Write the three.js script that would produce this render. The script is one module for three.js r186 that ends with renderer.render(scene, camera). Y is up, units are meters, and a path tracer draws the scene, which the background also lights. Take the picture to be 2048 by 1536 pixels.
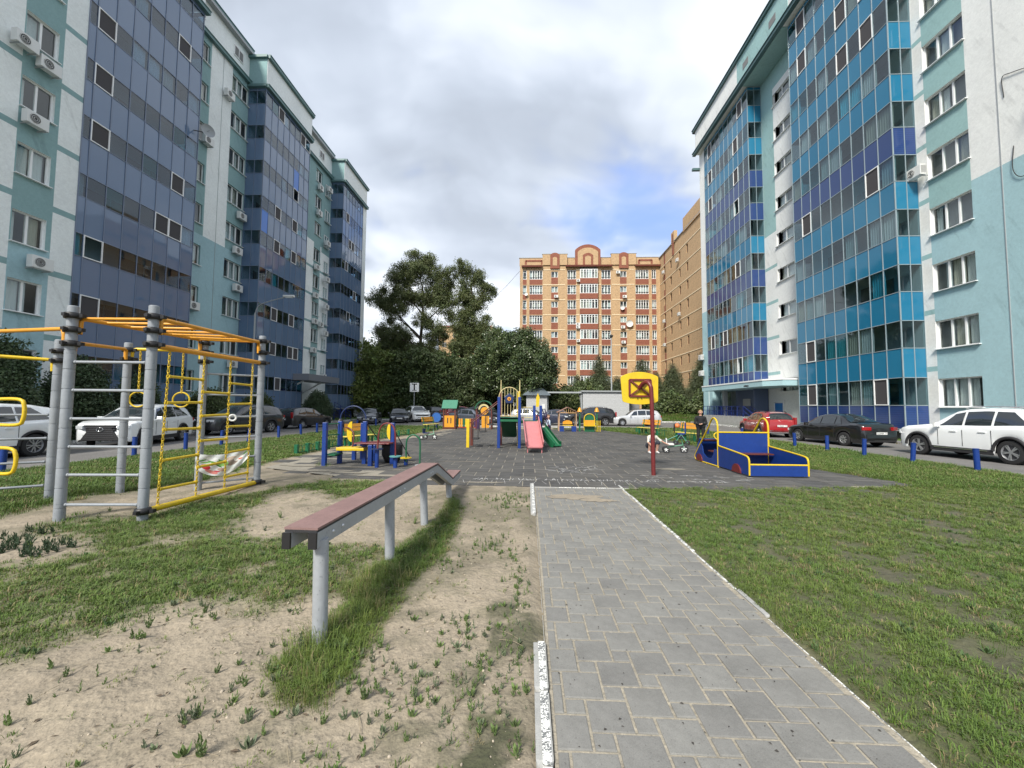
import * as THREE from 'three';
import { mergeGeometries } from 'three/addons/utils/BufferGeometryUtils.js';
import { MarchingCubes } from 'three/addons/objects/MarchingCubes.js';

// ---------- camera, sky, sun, exposure ----------
const scene = new THREE.Scene();
const camera = new THREE.PerspectiveCamera(87.02, 4 / 3, 0.05, 2000);
camera.rotation.order = 'YXZ';
camera.rotation.set(THREE.MathUtils.degToRad(3.15), THREE.MathUtils.degToRad(2.34), THREE.MathUtils.degToRad(0.42));
camera.position.set(0, 1.7, 0);
const renderer = new THREE.WebGLRenderer({ antialias: true });
renderer.toneMapping = THREE.LinearToneMapping;
renderer.toneMappingExposure = 2.65;
renderer.shadowMap.enabled = true;
const sun = new THREE.DirectionalLight(new THREE.Color(1.0, 0.95, 0.86), 2.1);
sun.position.set(-35, 78, 46);
sun.castShadow = true;
sun.shadow.radius = 24;
sun.shadow.mapSize.set(4096, 4096);
Object.assign(sun.shadow.camera, { left: -70, right: 70, top: 70, bottom: -70, near: 1, far: 260 });
sun.target.position.set(0, 0, -30);
scene.add(sun, sun.target);

let seed = 1234567;
const rnd = () => { seed = (seed + 0x6d2b79f5) | 0; let t = Math.imul(seed ^ (seed >>> 15), 1 | seed); t = (t + Math.imul(t ^ (t >>> 7), 61 | t)) ^ t; return ((t ^ (t >>> 14)) >>> 0) / 4294967296; };
const rr = (a, b) => a + (b - a) * rnd();
const clamp = (x, a = 0, b = 1) => Math.min(b, Math.max(a, x));
const mixn = (a, b, t) => a + (b - a) * t;
const sst = (a, b, x) => { const t = clamp((x - a) / (b - a)); return t * t * (3 - 2 * t); };
const hsh = (x, y, s) => { let h = Math.imul(x | 0, 374761393) ^ Math.imul(y | 0, 668265263) ^ Math.imul(s | 0, 2147483647 / 3 | 0); h = Math.imul(h ^ (h >>> 13), 1274126177); h ^= h >>> 16; h = Math.imul(h, 2246822519); h ^= h >>> 15; return (h >>> 0) / 4294967296; };
function vn(x, y, s = 0, per = 0) {            // value noise, optionally periodic
  const xi = Math.floor(x), yi = Math.floor(y); let fx = x - xi, fy = y - yi;
  fx = fx * fx * fx * (fx * (fx * 6 - 15) + 10); fy = fy * fy * fy * (fy * (fy * 6 - 15) + 10);
  const w = per ? (k) => ((k % per) + per) % per : (k) => k;
  const a = hsh(w(xi), w(yi), s), b = hsh(w(xi + 1), w(yi), s), c = hsh(w(xi), w(yi + 1), s), d = hsh(w(xi + 1), w(yi + 1), s);
  return a + (b - a) * fx + (c - a) * fy + (a - b - c + d) * fx * fy;
}
function fbm(x, y, o = 4, s = 0, per = 0) { let v = 0, a = 0.5, n = 0; for (let i = 0; i < o; i++) { v += a * vn(x, y, s + i * 17, per); n += a; a *= 0.5; x *= 2; y *= 2; per *= 2; } return v / n; }

{ // cloudy daytime sky: air and clouds only
  const W = 1536, H = 768, data = new Float32Array(W * H * 4);
  for (let j = 0; j < H; j++) for (let i = 0; i < W; i++) {
    const el = ((j + 0.5) / H - 0.5) * Math.PI, az = ((i + 0.5) / W - 0.5) * 2 * Math.PI;
    const dx = Math.cos(el) * Math.cos(az), dy = Math.sin(el), dz = Math.cos(el) * Math.sin(az);
    const k = 1 / (Math.max(dy, 0) + 0.20), px = dx * k * 1.25 + 3.1, pz = dz * k * 1.25 + 7.7;
    const wx = fbm(px * 0.8 + 9, pz * 0.8, 4, 5) - 0.5, wz = fbm(px * 0.8, pz * 0.8 + 4, 4, 6) - 0.5;
    const big = fbm(px * 0.55 + wx * 1.2, pz * 0.55 + wz * 1.2, 5, 11), fine = fbm(px * 2.4 + wx * 1.8, pz * 1.9 + wz * 1.8, 6, 23), wisp = fbm(px * 1.6 + wx * 1.6 + fine, pz * 3.0 + wz * 1.6, 6, 29);
    const gap = Math.exp(-((dx - 0.235) ** 2 / 0.045 + (dy - 0.40 - (dx - 0.2) * -0.25) ** 2 / 0.008)) * (dz < 0 ? 1 : 0);
    const cover = clamp(sst(0.32, 0.52, big * 0.45 + fine * 0.28 + wisp * 0.27 - gap * 0.27));
    const body = fbm(px * 0.75 - wx * 1.5, pz * 0.7 + wz * 1.5, 5, 41), lum = 0.26 + 0.165 * sst(0.30, 0.68, body * 0.75 + wisp * 0.25) + 0.13 * (fine - 0.5) + 0.14 * (wisp - 0.5);
    const hz = Math.exp(-Math.max(dy, 0) * 5.0);
    let r = mixn(0.125, 0.36, hz * 0.8), g = mixn(0.20, 0.41, hz * 0.8), b = mixn(0.42, 0.50, hz * 0.8);
    const cl = mixn(lum, 0.455, hz * 0.8), cool = sst(0.52, 0.26, cl);
    r = mixn(r, cl * mixn(0.96, 0.865, cool), cover); g = mixn(g, cl * mixn(0.995, 0.965, cool), cover); b = mixn(b, cl * mixn(1.04, 1.13, cool), cover);
    if (dy < 0) { const t = sst(0, -0.06, dy); r = mixn(r, 0.09, t); g = mixn(g, 0.10, t); b = mixn(b, 0.08, t); }
    const o = (j * W + i) * 4; data[o] = r; data[o + 1] = g; data[o + 2] = b; data[o + 3] = 1;
  }
  const t = new THREE.DataTexture(data, W, H, THREE.RGBAFormat, THREE.FloatType);
  t.mapping = THREE.EquirectangularReflectionMapping; t.magFilter = t.minFilter = THREE.LinearFilter; t.needsUpdate = true;
  scene.background = t; scene.environment = t;
}

// ---------- textures and materials ----------
function tex(n, size, fn, srgb = false) {       // square, tiling every `size` metres; fn(u, v) -> grey or [r, g, b] in 0..1
  const d = new Uint8Array(n * n * 4);
  for (let j = 0; j < n; j++) for (let i = 0; i < n; i++) { const c = fn(i / n, j / n), o = (j * n + i) * 4; const a = Array.isArray(c); for (let k = 0; k < 3; k++) d[o + k] = clamp(a ? c[k] : c) * 255; d[o + 3] = 255; }
  const t = new THREE.DataTexture(d, n, n); t.wrapS = t.wrapT = THREE.RepeatWrapping; t.magFilter = t.minFilter = THREE.LinearFilter; t.repeat.set(1 / size, 1 / size);
  if (srgb) t.colorSpace = THREE.SRGBColorSpace; t.needsUpdate = true; return t;
}
const lin = (r, g, b) => new THREE.Color().setRGB(r, g, b);
const M = (c, rough = 0.6, o = {}) => new THREE.MeshStandardMaterial({ color: Array.isArray(c) ? lin(...c) : c, roughness: rough, side: THREE.DoubleSide, ...o });
const MP = (c, rough = 0.3, o = {}) => new THREE.MeshPhysicalMaterial({ color: Array.isArray(c) ? lin(...c) : c, roughness: rough, side: THREE.DoubleSide, ...o });

const T = {};
T.stucco = tex(1024, 9, (u, v) => { const f = vn(u * 512, v * 512, 3, 512), m = fbm(u * 90, v * 90, 3, 13, 90), c = fbm(u * 6, v * 6, 5, 8, 6), st = fbm(u * 46 + v * 20, v * 10, 4, 28, 0), dk = fbm(u * 3, v * 3, 3, 29, 3); return 0.91 + 0.10 * (f - 0.5) + 0.12 * (m - 0.5) + 0.14 * (c - 0.5) - 0.30 * Math.max(0, st - 0.60) * sst(0.4, 0.6, dk) * 2; });
T.stuccoBump = tex(512, 2.4, (u, v) => fbm(u * 128, v * 128, 3, 4, 128));
T.sandMap = tex(1024, 1.9, (u, v) => { const f = vn(u * 512, v * 512, 2, 512), m = fbm(u * 60, v * 60, 4, 7, 60), c = fbm(u * 6, v * 6, 4, 9, 6), k = fbm(u * 150, v * 150, 2, 12, 150); const peb = k > 0.73 ? 0.16 : k < 0.24 ? -0.22 : 0; return 0.76 + 0.14 * (f - 0.5) + 0.22 * (m - 0.5) + 0.24 * (c - 0.5) + peb * 0.8; });
T.sandBump = tex(1024, 1.9, (u, v) => 0.6 * fbm(u * 60, v * 60, 5, 7, 60) + 0.4 * fbm(u * 14, v * 14, 3, 19, 14));
T.asphalt = tex(512, 3, (u, v) => { const f = vn(u * 256, v * 256, 5, 256), c = fbm(u * 5, v * 5, 5, 6, 5); return 0.68 + 0.24 * (f - 0.5) + 0.3 * (c - 0.5); });
T.conc = tex(512, 0.9, (u, v) => { const f = vn(u * 240, v * 240, 15, 240), m = fbm(u * 24, v * 24, 4, 16, 24), c = fbm(u * 4, v * 4, 4, 17, 4); return 0.76 + 0.16 * (f - 0.5) + 0.16 * (m - 0.5) + 0.26 * (c - 0.5) - (vn(u * 120, v * 120, 77, 120) > 0.93 ? 0.2 : 0); });
T.rubber = tex(1024, 4.8, (u, v) => { const f = vn(u * 480, v * 480, 25, 480), c = fbm(u * 9, v * 9, 5, 26, 9), st = fbm(u * 14, v * 64, 4, 27, 0), t2 = fbm(u * 5, v * 36, 3, 33, 0); return 0.56 + 0.16 * (f - 0.5) + 0.35 * (c - 0.5) + 0.55 * Math.max(0, st - 0.52) * 2.2 + 0.3 * (t2 - 0.5); });
T.wear = tex(512, 1.1, (u, v) => { const f = fbm(u * 40, v * 40, 4, 35, 40), c = fbm(u * 6, v * 6, 4, 36, 6); const k = vn(u * 90, v * 90, 37, 90) * 0.5 + vn(u * 28, v * 28, 38, 28) * 0.5; return 0.88 + 0.14 * (f - 0.5) + 0.18 * (c - 0.5) - (k > 0.83 ? 0.22 : 0); });
T.chip = tex(512, 0.7, (u, v) => { const c = fbm(u * 14, v * 14, 4, 45, 14) * 0.45 + fbm(u * 110, v * 110, 2, 46, 110) * 0.55; return c > 0.47 ? [0.86, 0.86, 0.84] : c > 0.45 ? [0.7, 0.7, 0.68] : [0.44, 0.45, 0.45]; });
T.brickW = tex(512, 1.0, (u, v) => { const row = Math.floor(v * 12), uu = u * 4 + (row % 2) * 0.5, fx = uu - Math.floor(uu), fy = v * 12 - row; const j = fx < 0.05 || fx > 0.95 || fy < 0.13; const n = hsh(((Math.floor(uu) % 4) + 4) % 4, row, 3); return j ? 0.42 : 0.80 + 0.14 * (n - 0.5) + 0.1 * (vn(u * 90, v * 90, 8, 90) - 0.5); });
T.brickO = tex(512, 2.0, (u, v) => { const row = Math.floor(v * 24), uu = u * 8 + (row % 2) * 0.5, fx = uu - Math.floor(uu), fy = v * 24 - row; const j = fx < 0.05 || fy < 0.14; const n = hsh(((Math.floor(uu) % 8) + 8) % 8, row, 5); return (j ? 0.86 : 0.80) + 0.30 * (n - 0.5); });
T.louver = tex(128, 0.24, (u, v) => { const f = (v * 2) % 1; return f < 0.12 ? 0.55 : 0.86; });
T.bark = tex(256, 1, (u, v) => 0.6 + 0.6 * (fbm(u * 24, v * 5, 4, 55, 0) - 0.5));

const plaster = (c) => M(c, 0.92, { map: T.stucco, bumpMap: T.stuccoBump, bumpScale: 0.006 });
const paint = (c, rough = 0.42) => M(c, rough, { map: T.wear });
const mats = {
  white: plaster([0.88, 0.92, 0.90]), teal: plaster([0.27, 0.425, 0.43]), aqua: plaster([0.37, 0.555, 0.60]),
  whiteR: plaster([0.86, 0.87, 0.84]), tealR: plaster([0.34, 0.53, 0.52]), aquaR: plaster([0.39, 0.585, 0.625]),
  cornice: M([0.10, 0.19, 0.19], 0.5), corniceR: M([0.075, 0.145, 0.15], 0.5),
  frameW: M([0.80, 0.81, 0.80], 0.35), mullL: M([0.16, 0.20, 0.28], 0.4), mullR: M([0.30, 0.37, 0.40], 0.4, { metalness: 0.2 }),
  glass: MP([0.86, 0.90, 0.90], 0.02, { transmission: 1, thickness: 0, ior: 1.5 }),
  glassL: MP([0.60, 0.70, 0.78], 0.02, { transmission: 1, thickness: 0, ior: 1.52 }),
  glassR: MP([0.66, 0.74, 0.76], 0.02, { transmission: 1, thickness: 0, ior: 1.52 }),
  glassTeal: MP([0.42, 0.72, 0.80], 0.03, { transmission: 1, thickness: 0, ior: 1.52 }),
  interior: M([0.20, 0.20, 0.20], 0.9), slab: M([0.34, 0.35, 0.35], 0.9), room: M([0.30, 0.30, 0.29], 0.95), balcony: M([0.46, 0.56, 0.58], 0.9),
  screen: M([0.055, 0.052, 0.055], 0.8), open: M([0.02, 0.02, 0.022], 0.9),
  spL: [0, 1, 2, 3].map((i) => MP([0.112 + 0.006 * i, 0.172 + 0.007 * i, 0.275 + 0.009 * i], 0.04, { clearcoat: 0.25, clearcoatRoughness: 0.02 })),
  spLblue: MP([0.03, 0.16, 0.55], 0.1), 
  spR: [0, 1, 2, 3].map((i) => MP([0.016 + 0.003 * i, 0.150 + 0.008 * i, 0.270 + 0.010 * i], 0.05, { specularIntensity: 0.8 })),
  spRi: [0, 1].map((i) => MP([0.028 + 0.006 * i, 0.062 + 0.008 * i, 0.20 + 0.015 * i], 0.1, { map: T.louver })),
  curtain: [M([0.74, 0.76, 0.74], 0.95), M([0.62, 0.66, 0.66], 0.95), M([0.55, 0.52, 0.44], 0.95), M([0.40, 0.52, 0.52], 0.95)],
  grey: M([0.33, 0.35, 0.36], 0.55), dark: M([0.025, 0.025, 0.027], 0.6), black: M([0.012, 0.012, 0.013], 0.5), plinth: M([0.20, 0.20, 0.20], 0.9),
  ac: M([0.68, 0.69, 0.67], 0.5), acDark: M([0.06, 0.06, 0.06], 0.6), metal: M([0.5, 0.5, 0.5], 0.35, { metalness: 0.8 }),
  blue: paint([0.008, 0.042, 0.23]), yellow: paint([0.72, 0.50, 0.015]), orange: paint([0.74, 0.33, 0.022]), green: paint([0.012, 0.13, 0.055]), maroon: paint([0.16, 0.022, 0.022]),
  pgrey: paint([0.235, 0.255, 0.275], 0.5), brown: paint([0.13, 0.035, 0.025]), purple: paint([0.06, 0.02, 0.10]), red: paint([0.45, 0.03, 0.03]),
  navy: paint([0.012, 0.028, 0.10]), rail: paint([0.012, 0.03, 0.17]), cream: paint([0.62, 0.52, 0.26]),
  conc: M([0.46, 0.46, 0.44], 0.9, { map: T.conc, bumpMap: T.conc, bumpScale: 0.004 }), kerbW: M([1, 1, 1], 0.85, { map: T.chip, bumpMap: T.chip, bumpScale: 0.002 }),
  brickW: M([0.60, 0.61, 0.62], 0.9, { map: T.brickW, bumpMap: T.brickW, bumpScale: 0.01 }),
};
T.chip.colorSpace = THREE.SRGBColorSpace;

// ---------- geometry helpers ----------
const V = (x, y, z) => new THREE.Vector3(x, y, z);
const mtx = (x, y, z, ry = 0, rx = 0, rz = 0) => new THREE.Matrix4().makeRotationFromEuler(new THREE.Euler(rx, ry, rz, 'YXZ')).setPosition(x, y, z);
const box = (w, h, d, x = 0, y = 0, z = 0, ry = 0, rx = 0, rz = 0) => new THREE.BoxGeometry(w, h, d).applyMatrix4(mtx(x, y, z, ry, rx, rz));
const cyl = (r, h, x = 0, y = 0, z = 0, seg = 12, r2 = r) => new THREE.CylinderGeometry(r2, r, h, seg).translate(x, y, z);
const UPV = V(0, 1, 0);
const A3 = (p) => (Array.isArray(p) ? V(...p) : p);
function between(p, q) { p = A3(p); q = A3(q); const d = q.clone().sub(p), m = new THREE.Matrix4().makeRotationFromQuaternion(new THREE.Quaternion().setFromUnitVectors(UPV, d.clone().normalize())); return [m.setPosition(p.clone().add(q).multiplyScalar(0.5)), d.length()]; }
const bar = (p, q, r = 0.02, seg = 10, r2 = r) => { const [m, l] = between(p, q); return new THREE.CylinderGeometry(r2, r, l, seg).applyMatrix4(m); };
function beam(p, q, w, h) { p = A3(p); q = A3(q); const d = q.clone().sub(p), l = d.length(), z = d.normalize(), x = (Math.abs(z.y) > 0.99 ? V(0, 0, 1) : UPV).clone().cross(z).normalize(), y = z.clone().cross(x); return new THREE.BoxGeometry(w, h, l).applyMatrix4(new THREE.Matrix4().makeBasis(x, y, z).setPosition(p.clone().add(q).multiplyScalar(0.5))); }
const tube = (pts, r = 0.02, n = 24, seg = 8, closed = false) => new THREE.TubeGeometry(new THREE.CatmullRomCurve3(pts.map(A3), closed, 'catmullrom', 0.5), n, r, seg, closed);
const arc = (cx, cy, r, a0, a1, n, f) => Array.from({ length: n + 1 }, (_, i) => { const a = a0 + (a1 - a0) * i / n; return f(cx + r * Math.cos(a), cy + r * Math.sin(a)); });
function path3(pts, r, seg = 8) { const c = new THREE.CurvePath(); pts = pts.map(A3); for (let i = 0; i < pts.length - 1; i++) c.add(new THREE.LineCurve3(pts[i], pts[i + 1])); return new THREE.TubeGeometry(c, Math.max(24, pts.length * 4), r, seg, false); }
const lathe = (pts, seg = 20) => new THREE.LatheGeometry(pts.map(([x, y]) => new THREE.Vector2(x, y)), seg);
const shape = (pts) => new THREE.Shape(pts.map(([x, y]) => new THREE.Vector2(x, y)));
const prism = (pts, depth, bevel = 0) => new THREE.ExtrudeGeometry(Array.isArray(pts) ? shape(pts) : pts, { depth, bevelEnabled: bevel > 0, bevelThickness: bevel, bevelSize: bevel, bevelSegments: 2, curveSegments: 14 }).translate(0, 0, -depth / 2);
function roundBox(w, h, d, r, x = 0, y = 0, z = 0, ry = 0) { const s = new THREE.Shape(), a = w / 2 - r, b = h / 2 - r; s.moveTo(-a, -b); s.lineTo(a, -b); s.lineTo(a, b); s.lineTo(-a, b); s.closePath(); return new THREE.ExtrudeGeometry(s, { depth: d - 2 * r, bevelEnabled: true, bevelThickness: r, bevelSize: r, bevelSegments: 2 }).translate(0, 0, -d / 2 + r).applyMatrix4(mtx(x, y, z, ry)); }
function quad(a, b, c, d) { const g = new THREE.BufferGeometry(); g.setAttribute('position', new THREE.Float32BufferAttribute([...a, ...b, ...c, ...a, ...c, ...d], 3)); g.computeVertexNormals(); return g; }
function norm(g) { let n = g.index ? g.toNonIndexed() : g; if (!n.attributes.normal) n.computeVertexNormals(); for (const k of Object.keys(n.attributes)) if (!['position', 'normal', 'color'].includes(k)) n.deleteAttribute(k); n.morphAttributes = {}; n.groups = []; return n; }
function uvbox(g) { const p = g.attributes.position, n = g.attributes.normal, uv = new Float32Array(p.count * 2);
  for (let i = 0; i < p.count; i += 3) { let nx = 0, ny = 0, nz = 0; for (let k = 0; k < 3; k++) { nx += Math.abs(n.getX(i + k)); ny += Math.abs(n.getY(i + k)); nz += Math.abs(n.getZ(i + k)); }
    for (let k = i; k < i + 3; k++) { const x = p.getX(k), y = p.getY(k), z = p.getZ(k); if (ny >= nx && ny >= nz) { uv[2 * k] = x; uv[2 * k + 1] = z; } else if (nx >= nz) { uv[2 * k] = z; uv[2 * k + 1] = y; } else { uv[2 * k] = x; uv[2 * k + 1] = y; } } }
  g.setAttribute('uv', new THREE.BufferAttribute(uv, 2)); return g; }
const G = (...list) => { list = list.flat().map(norm); const g = list.length > 1 ? mergeGeometries(list) : list[0]; return g.attributes.uv ? g : uvbox(g); };
const names = {};
function numbered(n) { const k = (names[n] = (names[n] ?? -1) + 1); return k ? n + '_' + String(k).padStart(3, '0') : n; }
function thing(name, label, category, pos = [0, 0, 0], ry = 0, group) { const o = new THREE.Group(); o.name = numbered(name); o.position.set(...pos); o.rotation.y = ry; o.userData = { label, category }; if (group) o.userData.group = group; scene.add(o); return o; }
function part(name, geo, mat, parent, pos, label) { const m = new THREE.Mesh(Array.isArray(geo) ? G(geo) : geo.attributes.uv && !geo.index ? geo : G(geo), mat); m.name = name; if (pos) m.position.set(...pos); if (label) m.userData.label = label; parent.add(m); return m; }
function solo(name, geo, mat, label, category, pos, group, ry = 0) { const m = part(name, geo, mat, scene, pos); m.name = numbered(name); m.rotation.y = ry; m.userData = { label, category }; if (group) m.userData.group = group; return m; }
function struct(name, geo, mat, pos) { const m = part(name, geo, mat, scene, pos); m.userData = { kind: 'structure' }; return m; }
function stuffMesh(name, geo, mat, parent, extra = {}) { const m = part(name, geo, mat, parent); m.userData = { kind: 'stuff', ...extra }; return m; }
const ORD = ['ground', 'second', 'third', 'fourth', 'fifth', 'sixth', 'seventh', 'eighth', 'ninth', 'tenth', 'eleventh'];

// ---------- ground ----------
const POLY = {
  tall: [[-1.66,2.68],[-1.42,2.37],[-1.17,2.35],[-1.12,2.81],[-1.13,3.51],[-0.93,4.93],[-1.09,6.84],[-1.42,7.69],[-1.38,6.08],[-1.56,4.80],[-1.73,3.97],[-1.58,3.32],[-1.61,2.90]],
  lawn: [[-5.9,3.7],[-5.07,4.43],[-4.37,4.80],[-4.06,5.37],[-3.13,5.10],[-2.61,5.09],[-1.71,4.71],[-1.63,3.66],[-2.13,3.49],[-2.70,3.55],[-3.07,3.27],[-3.15,3.02],[-3.42,2.80],[-4.6,2.4]],
  frame: [[-6.39,5.26],[-6.73,5.72],[-5.75,5.92],[-5.81,7.05],[-5.27,7.71],[-4.65,8.97],[-3.22,9.09],[-3.03,7.88],[-3.51,7.54],[-4.60,8.10],[-4.85,7.52],[-4.58,6.60],[-4.24,5.52],[-4.56,5.01],[-4.68,4.45],[-5.46,4.82]],
  far: [[-12.9,2],[-12.9,33.4],[-6.6,33.4],[-6.53,27.08],[-7.89,17.74],[-7.84,15.06],[-7.75,12.46],[-7.37,9.19],[-7.53,7.87],[-7.79,7.52],[-8.11,7.28],[-7.96,6.53],[-7.9,5.43],[-7.6,2]],
  rubber: [[-7.1,10.75],[-4.3,9.5],[-1.5,8.87],[0.1,8.72],[1.95,8.62],[3.7,8.85],[6.1,9.05],[8.75,9.35],[7.85,12.1],[7.52,16.7],[7.2,24.4],[5.3,30.2],[-5.7,30],[-5.9,24.2],[-6.8,18.4],[-7.43,14.3]],
};
function inPoly(x, d, P) { let c = false; for (let i = 0, j = P.length - 1; i < P.length; j = i++) { const [a, b] = P[i], [e, f] = P[j]; if ((b > d) !== (f > d) && x < (e - a) * (d - b) / (f - b) + a) c = !c; } return c; }
function sdPoly(x, d, P) { let m = 1e9; for (let i = 0, j = P.length - 1; i < P.length; j = i++) { const [a, b] = P[i], [e, f] = P[j], vx = e - a, vy = f - b, t = clamp(((x - a) * vx + (d - b) * vy) / (vx * vx + vy * vy)); m = Math.min(m, Math.hypot(x - a - vx * t, d - b - vy * t)); } return inPoly(x, d, P) ? -m : m; }
const PL = 0.135, PR = 1.945, PEND = 8.62;                       // the paved path
const isRoad = (x, d) => (x < -12.9 && x > -18.7 && d < 46) || (x > 12.75 && x < 18.05 && d < 46) || (x <= 12.75 && x >= -12.9 && d > 33.5 && d < 46);
const isPath = (x, d) => x > PL - 0.1 && x < PR + 0.06 && d < PEND + 0.03;
// how much grass grows at a place: 0 bare, 1 dense
function grassAt(x, d) {
  if (isRoad(x, d) || isPath(x, d)) return 0;
  const wob = 0.22 * (fbm(x * 2.3, d * 2.3, 3, 60) - 0.5) * 2, n = fbm(x * 1.6, d * 1.6, 4, 61), n2 = fbm(x * 4.5 + 5, d * 4.5, 3, 62);
  if (d > 9 && sdPoly(x, d, POLY.rubber) < -0.02 + wob * 0.3) return 0;
  if (x > 1.9 && x <= 13 && d < 33.5) { const near = sst(7.5, 10.5, x + d * 0.12); const edge = sst(0.55, 0.1, x - PR); return clamp(Math.max(sst(0.26, 0.62, n * 0.5 + n2 * 0.5 + 0.07), edge * 0.75, near * 1.1) * (d > 33 ? 0 : 1)); }
  if (x >= 18.1 || x <= -18.75 || d >= 46) return 0.9;
  let g = 0;
  for (const k of ['lawn', 'frame', 'far']) { const s = sdPoly(x, d, POLY[k]) + wob; g = Math.max(g, sst(0.32, -0.30, s) * (k === 'far' ? 1 : clamp(0.72 + 1.1 * (n2 - 0.35)))); }
  g = Math.max(g, sst(0.08, -0.12, sdPoly(x, d, POLY.tall) + wob * 0.4));
  return g;
}
function groundY(x, d) {
  if (isRoad(x, d)) return -0.05;
  if (isPath(x, d)) return -0.07;
  if (d > 8 && d < 31 && inPoly(x, d, POLY.rubber)) return -0.04;
  let y = 0;
  if (d < 12 && d > 0 && Math.abs(x) < 9) { const k = sst(0.02, 0.25, Math.min(Math.abs(x - PL + 0.1), Math.abs(x - PR - 0.06))); const f = sst(8.8, 8.2, d) ; y += k * f * (0.035 * (fbm(x * 1.7, d * 1.7, 3, 70) - 0.5) + 0.045 * (fbm(x * 6, d * 6, 3, 71) - 0.5) + 0.012 * (fbm(x * 20, d * 20, 2, 72) - 0.5)); }
  if (d > 46 && x > 11) y += 1.3 * sst(46, 54, d) * sst(11, 15, x);
  return y - 0.004;
}
{
  const axis = (segs) => { const a = []; for (const [from, to, step] of segs) for (let v = from; v < to - 1e-6; v += step) a.push(v); return a; };
  const xs = axis([[-600, -60, 60], [-60, -20, 4], [-20, -12.9, 1.1], [-12.9, -7, 0.3], [-7, 0.03, 0.05], [0.03, 2.02, 0.2], [2.02, 7, 0.06], [7, 12.75, 0.3], [12.75, 20, 1], [20, 60, 4], [60, 601, 60]]);
  const ds = axis([[-60, -4, 8], [-4, 1, 0.5], [1, 5, 0.045], [5, 9.4, 0.075], [9.4, 16, 0.3], [16, 34, 0.75], [34, 62, 1.5], [62, 140, 12], [140, 801, 60]]);
  const pos = [], col = [], uv = [], idx = [], nx = xs.length;
  const sand = [0.378, 0.318, 0.236], soil = [0.112, 0.104, 0.066], turf = [0.092, 0.112, 0.034], c = [0, 0, 0];
  for (const d of ds) for (const x of xs) {
    pos.push(x, groundY(x, d), -d); uv.push(x, d);
    const g = d < 70 && Math.abs(x) < 40 ? grassAt(x, d) : 0.9, n = fbm(x * 0.9, d * 0.9, 4, 80), n3 = fbm(x * 5, d * 5, 3, 81);
    const right = x > 1.9 || d > 33 || x < -12.9, base = right ? soil : sand;
    const damp = right ? 0 : sst(0.44, 0.62, n * 0.55 + n3 * 0.45) * 0.6 + 0.25 * sst(3.2, 1.8, d) * n3 + (x > -0.35 && d < 3.6 ? 0.5 * sst(0.5, 0.62, n3) : 0);
    for (let k = 0; k < 3; k++) c[k] = mixn(mixn(base[k], soil[k] * 1.25, damp), turf[k], g * 0.8) * (0.88 + 0.24 * n3);
    col.push(...c);
  }
  for (let j = 0; j < ds.length - 1; j++) for (let i = 0; i < nx - 1; i++) { const a = j * nx + i; idx.push(a, a + 1, a + nx + 1, a, a + nx + 1, a + nx); }
  const g = new THREE.BufferGeometry(); g.setAttribute('position', new THREE.Float32BufferAttribute(pos, 3)); g.setAttribute('color', new THREE.Float32BufferAttribute(col, 3)); g.setAttribute('uv', new THREE.Float32BufferAttribute(uv, 2)); g.setIndex(idx); g.computeVertexNormals();
  const m = new THREE.Mesh(g, M([1, 1, 1], 0.97, { vertexColors: true, map: T.sandMap, bumpMap: T.sandBump, bumpScale: 0.022 })); m.name = 'ground'; m.userData = { kind: 'structure' }; scene.add(m);
}
{ // road round the yard
  const s = shape([[-18.7, -60], [-12.9, -60], [-12.9, 33.5], [12.75, 33.5], [12.75, -60], [18.05, -60], [18.05, 46], [-18.7, 46]]);
  const g = new THREE.ShapeGeometry(s).rotateX(-Math.PI / 2); struct('road', g, M([0.225, 0.215, 0.205], 0.9, { map: T.asphalt, bumpMap: T.asphalt, bumpScale: 0.006 }), [0, 0.004, 0]);
  const pv = struct('pavement', [box(1.6, 0.1, 60, -19.6, 0.05, -20), box(1.2, 0.06, 60, 18.95 + 1.2, 0.01, -20)], mats.conc);
  const kerbs = new THREE.Group(); kerbs.name = 'kerb'; kerbs.userData = { kind: 'structure' }; scene.add(kerbs);
  const kg = roundBox(0.17, 0.24, 0.985, 0.015), kx = roundBox(0.985, 0.24, 0.17, 0.015), kG = G(kg), kX = G(kx);
  for (let d = 4; d < 46; d++) { for (const x of [18.14, -18.8]) part('kerb_stone', kG, rnd() < 0.75 ? mats.kerbW : mats.conc, kerbs, [x, 0.03 + rr(-0.008, 0.008), -d - 0.5]); }
  for (let x = -12.5; x < 12; x++) part('kerb_stone', kX, rnd() < 0.6 ? mats.kerbW : mats.conc, kerbs, [x, -0.05 + rr(-0.006, 0.01), -33.4]);
  for (let x = -18; x < 18; x++) part('kerb_stone', kX, mats.kerbW, kerbs, [x, 0.03, -46.1]);
}
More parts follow.
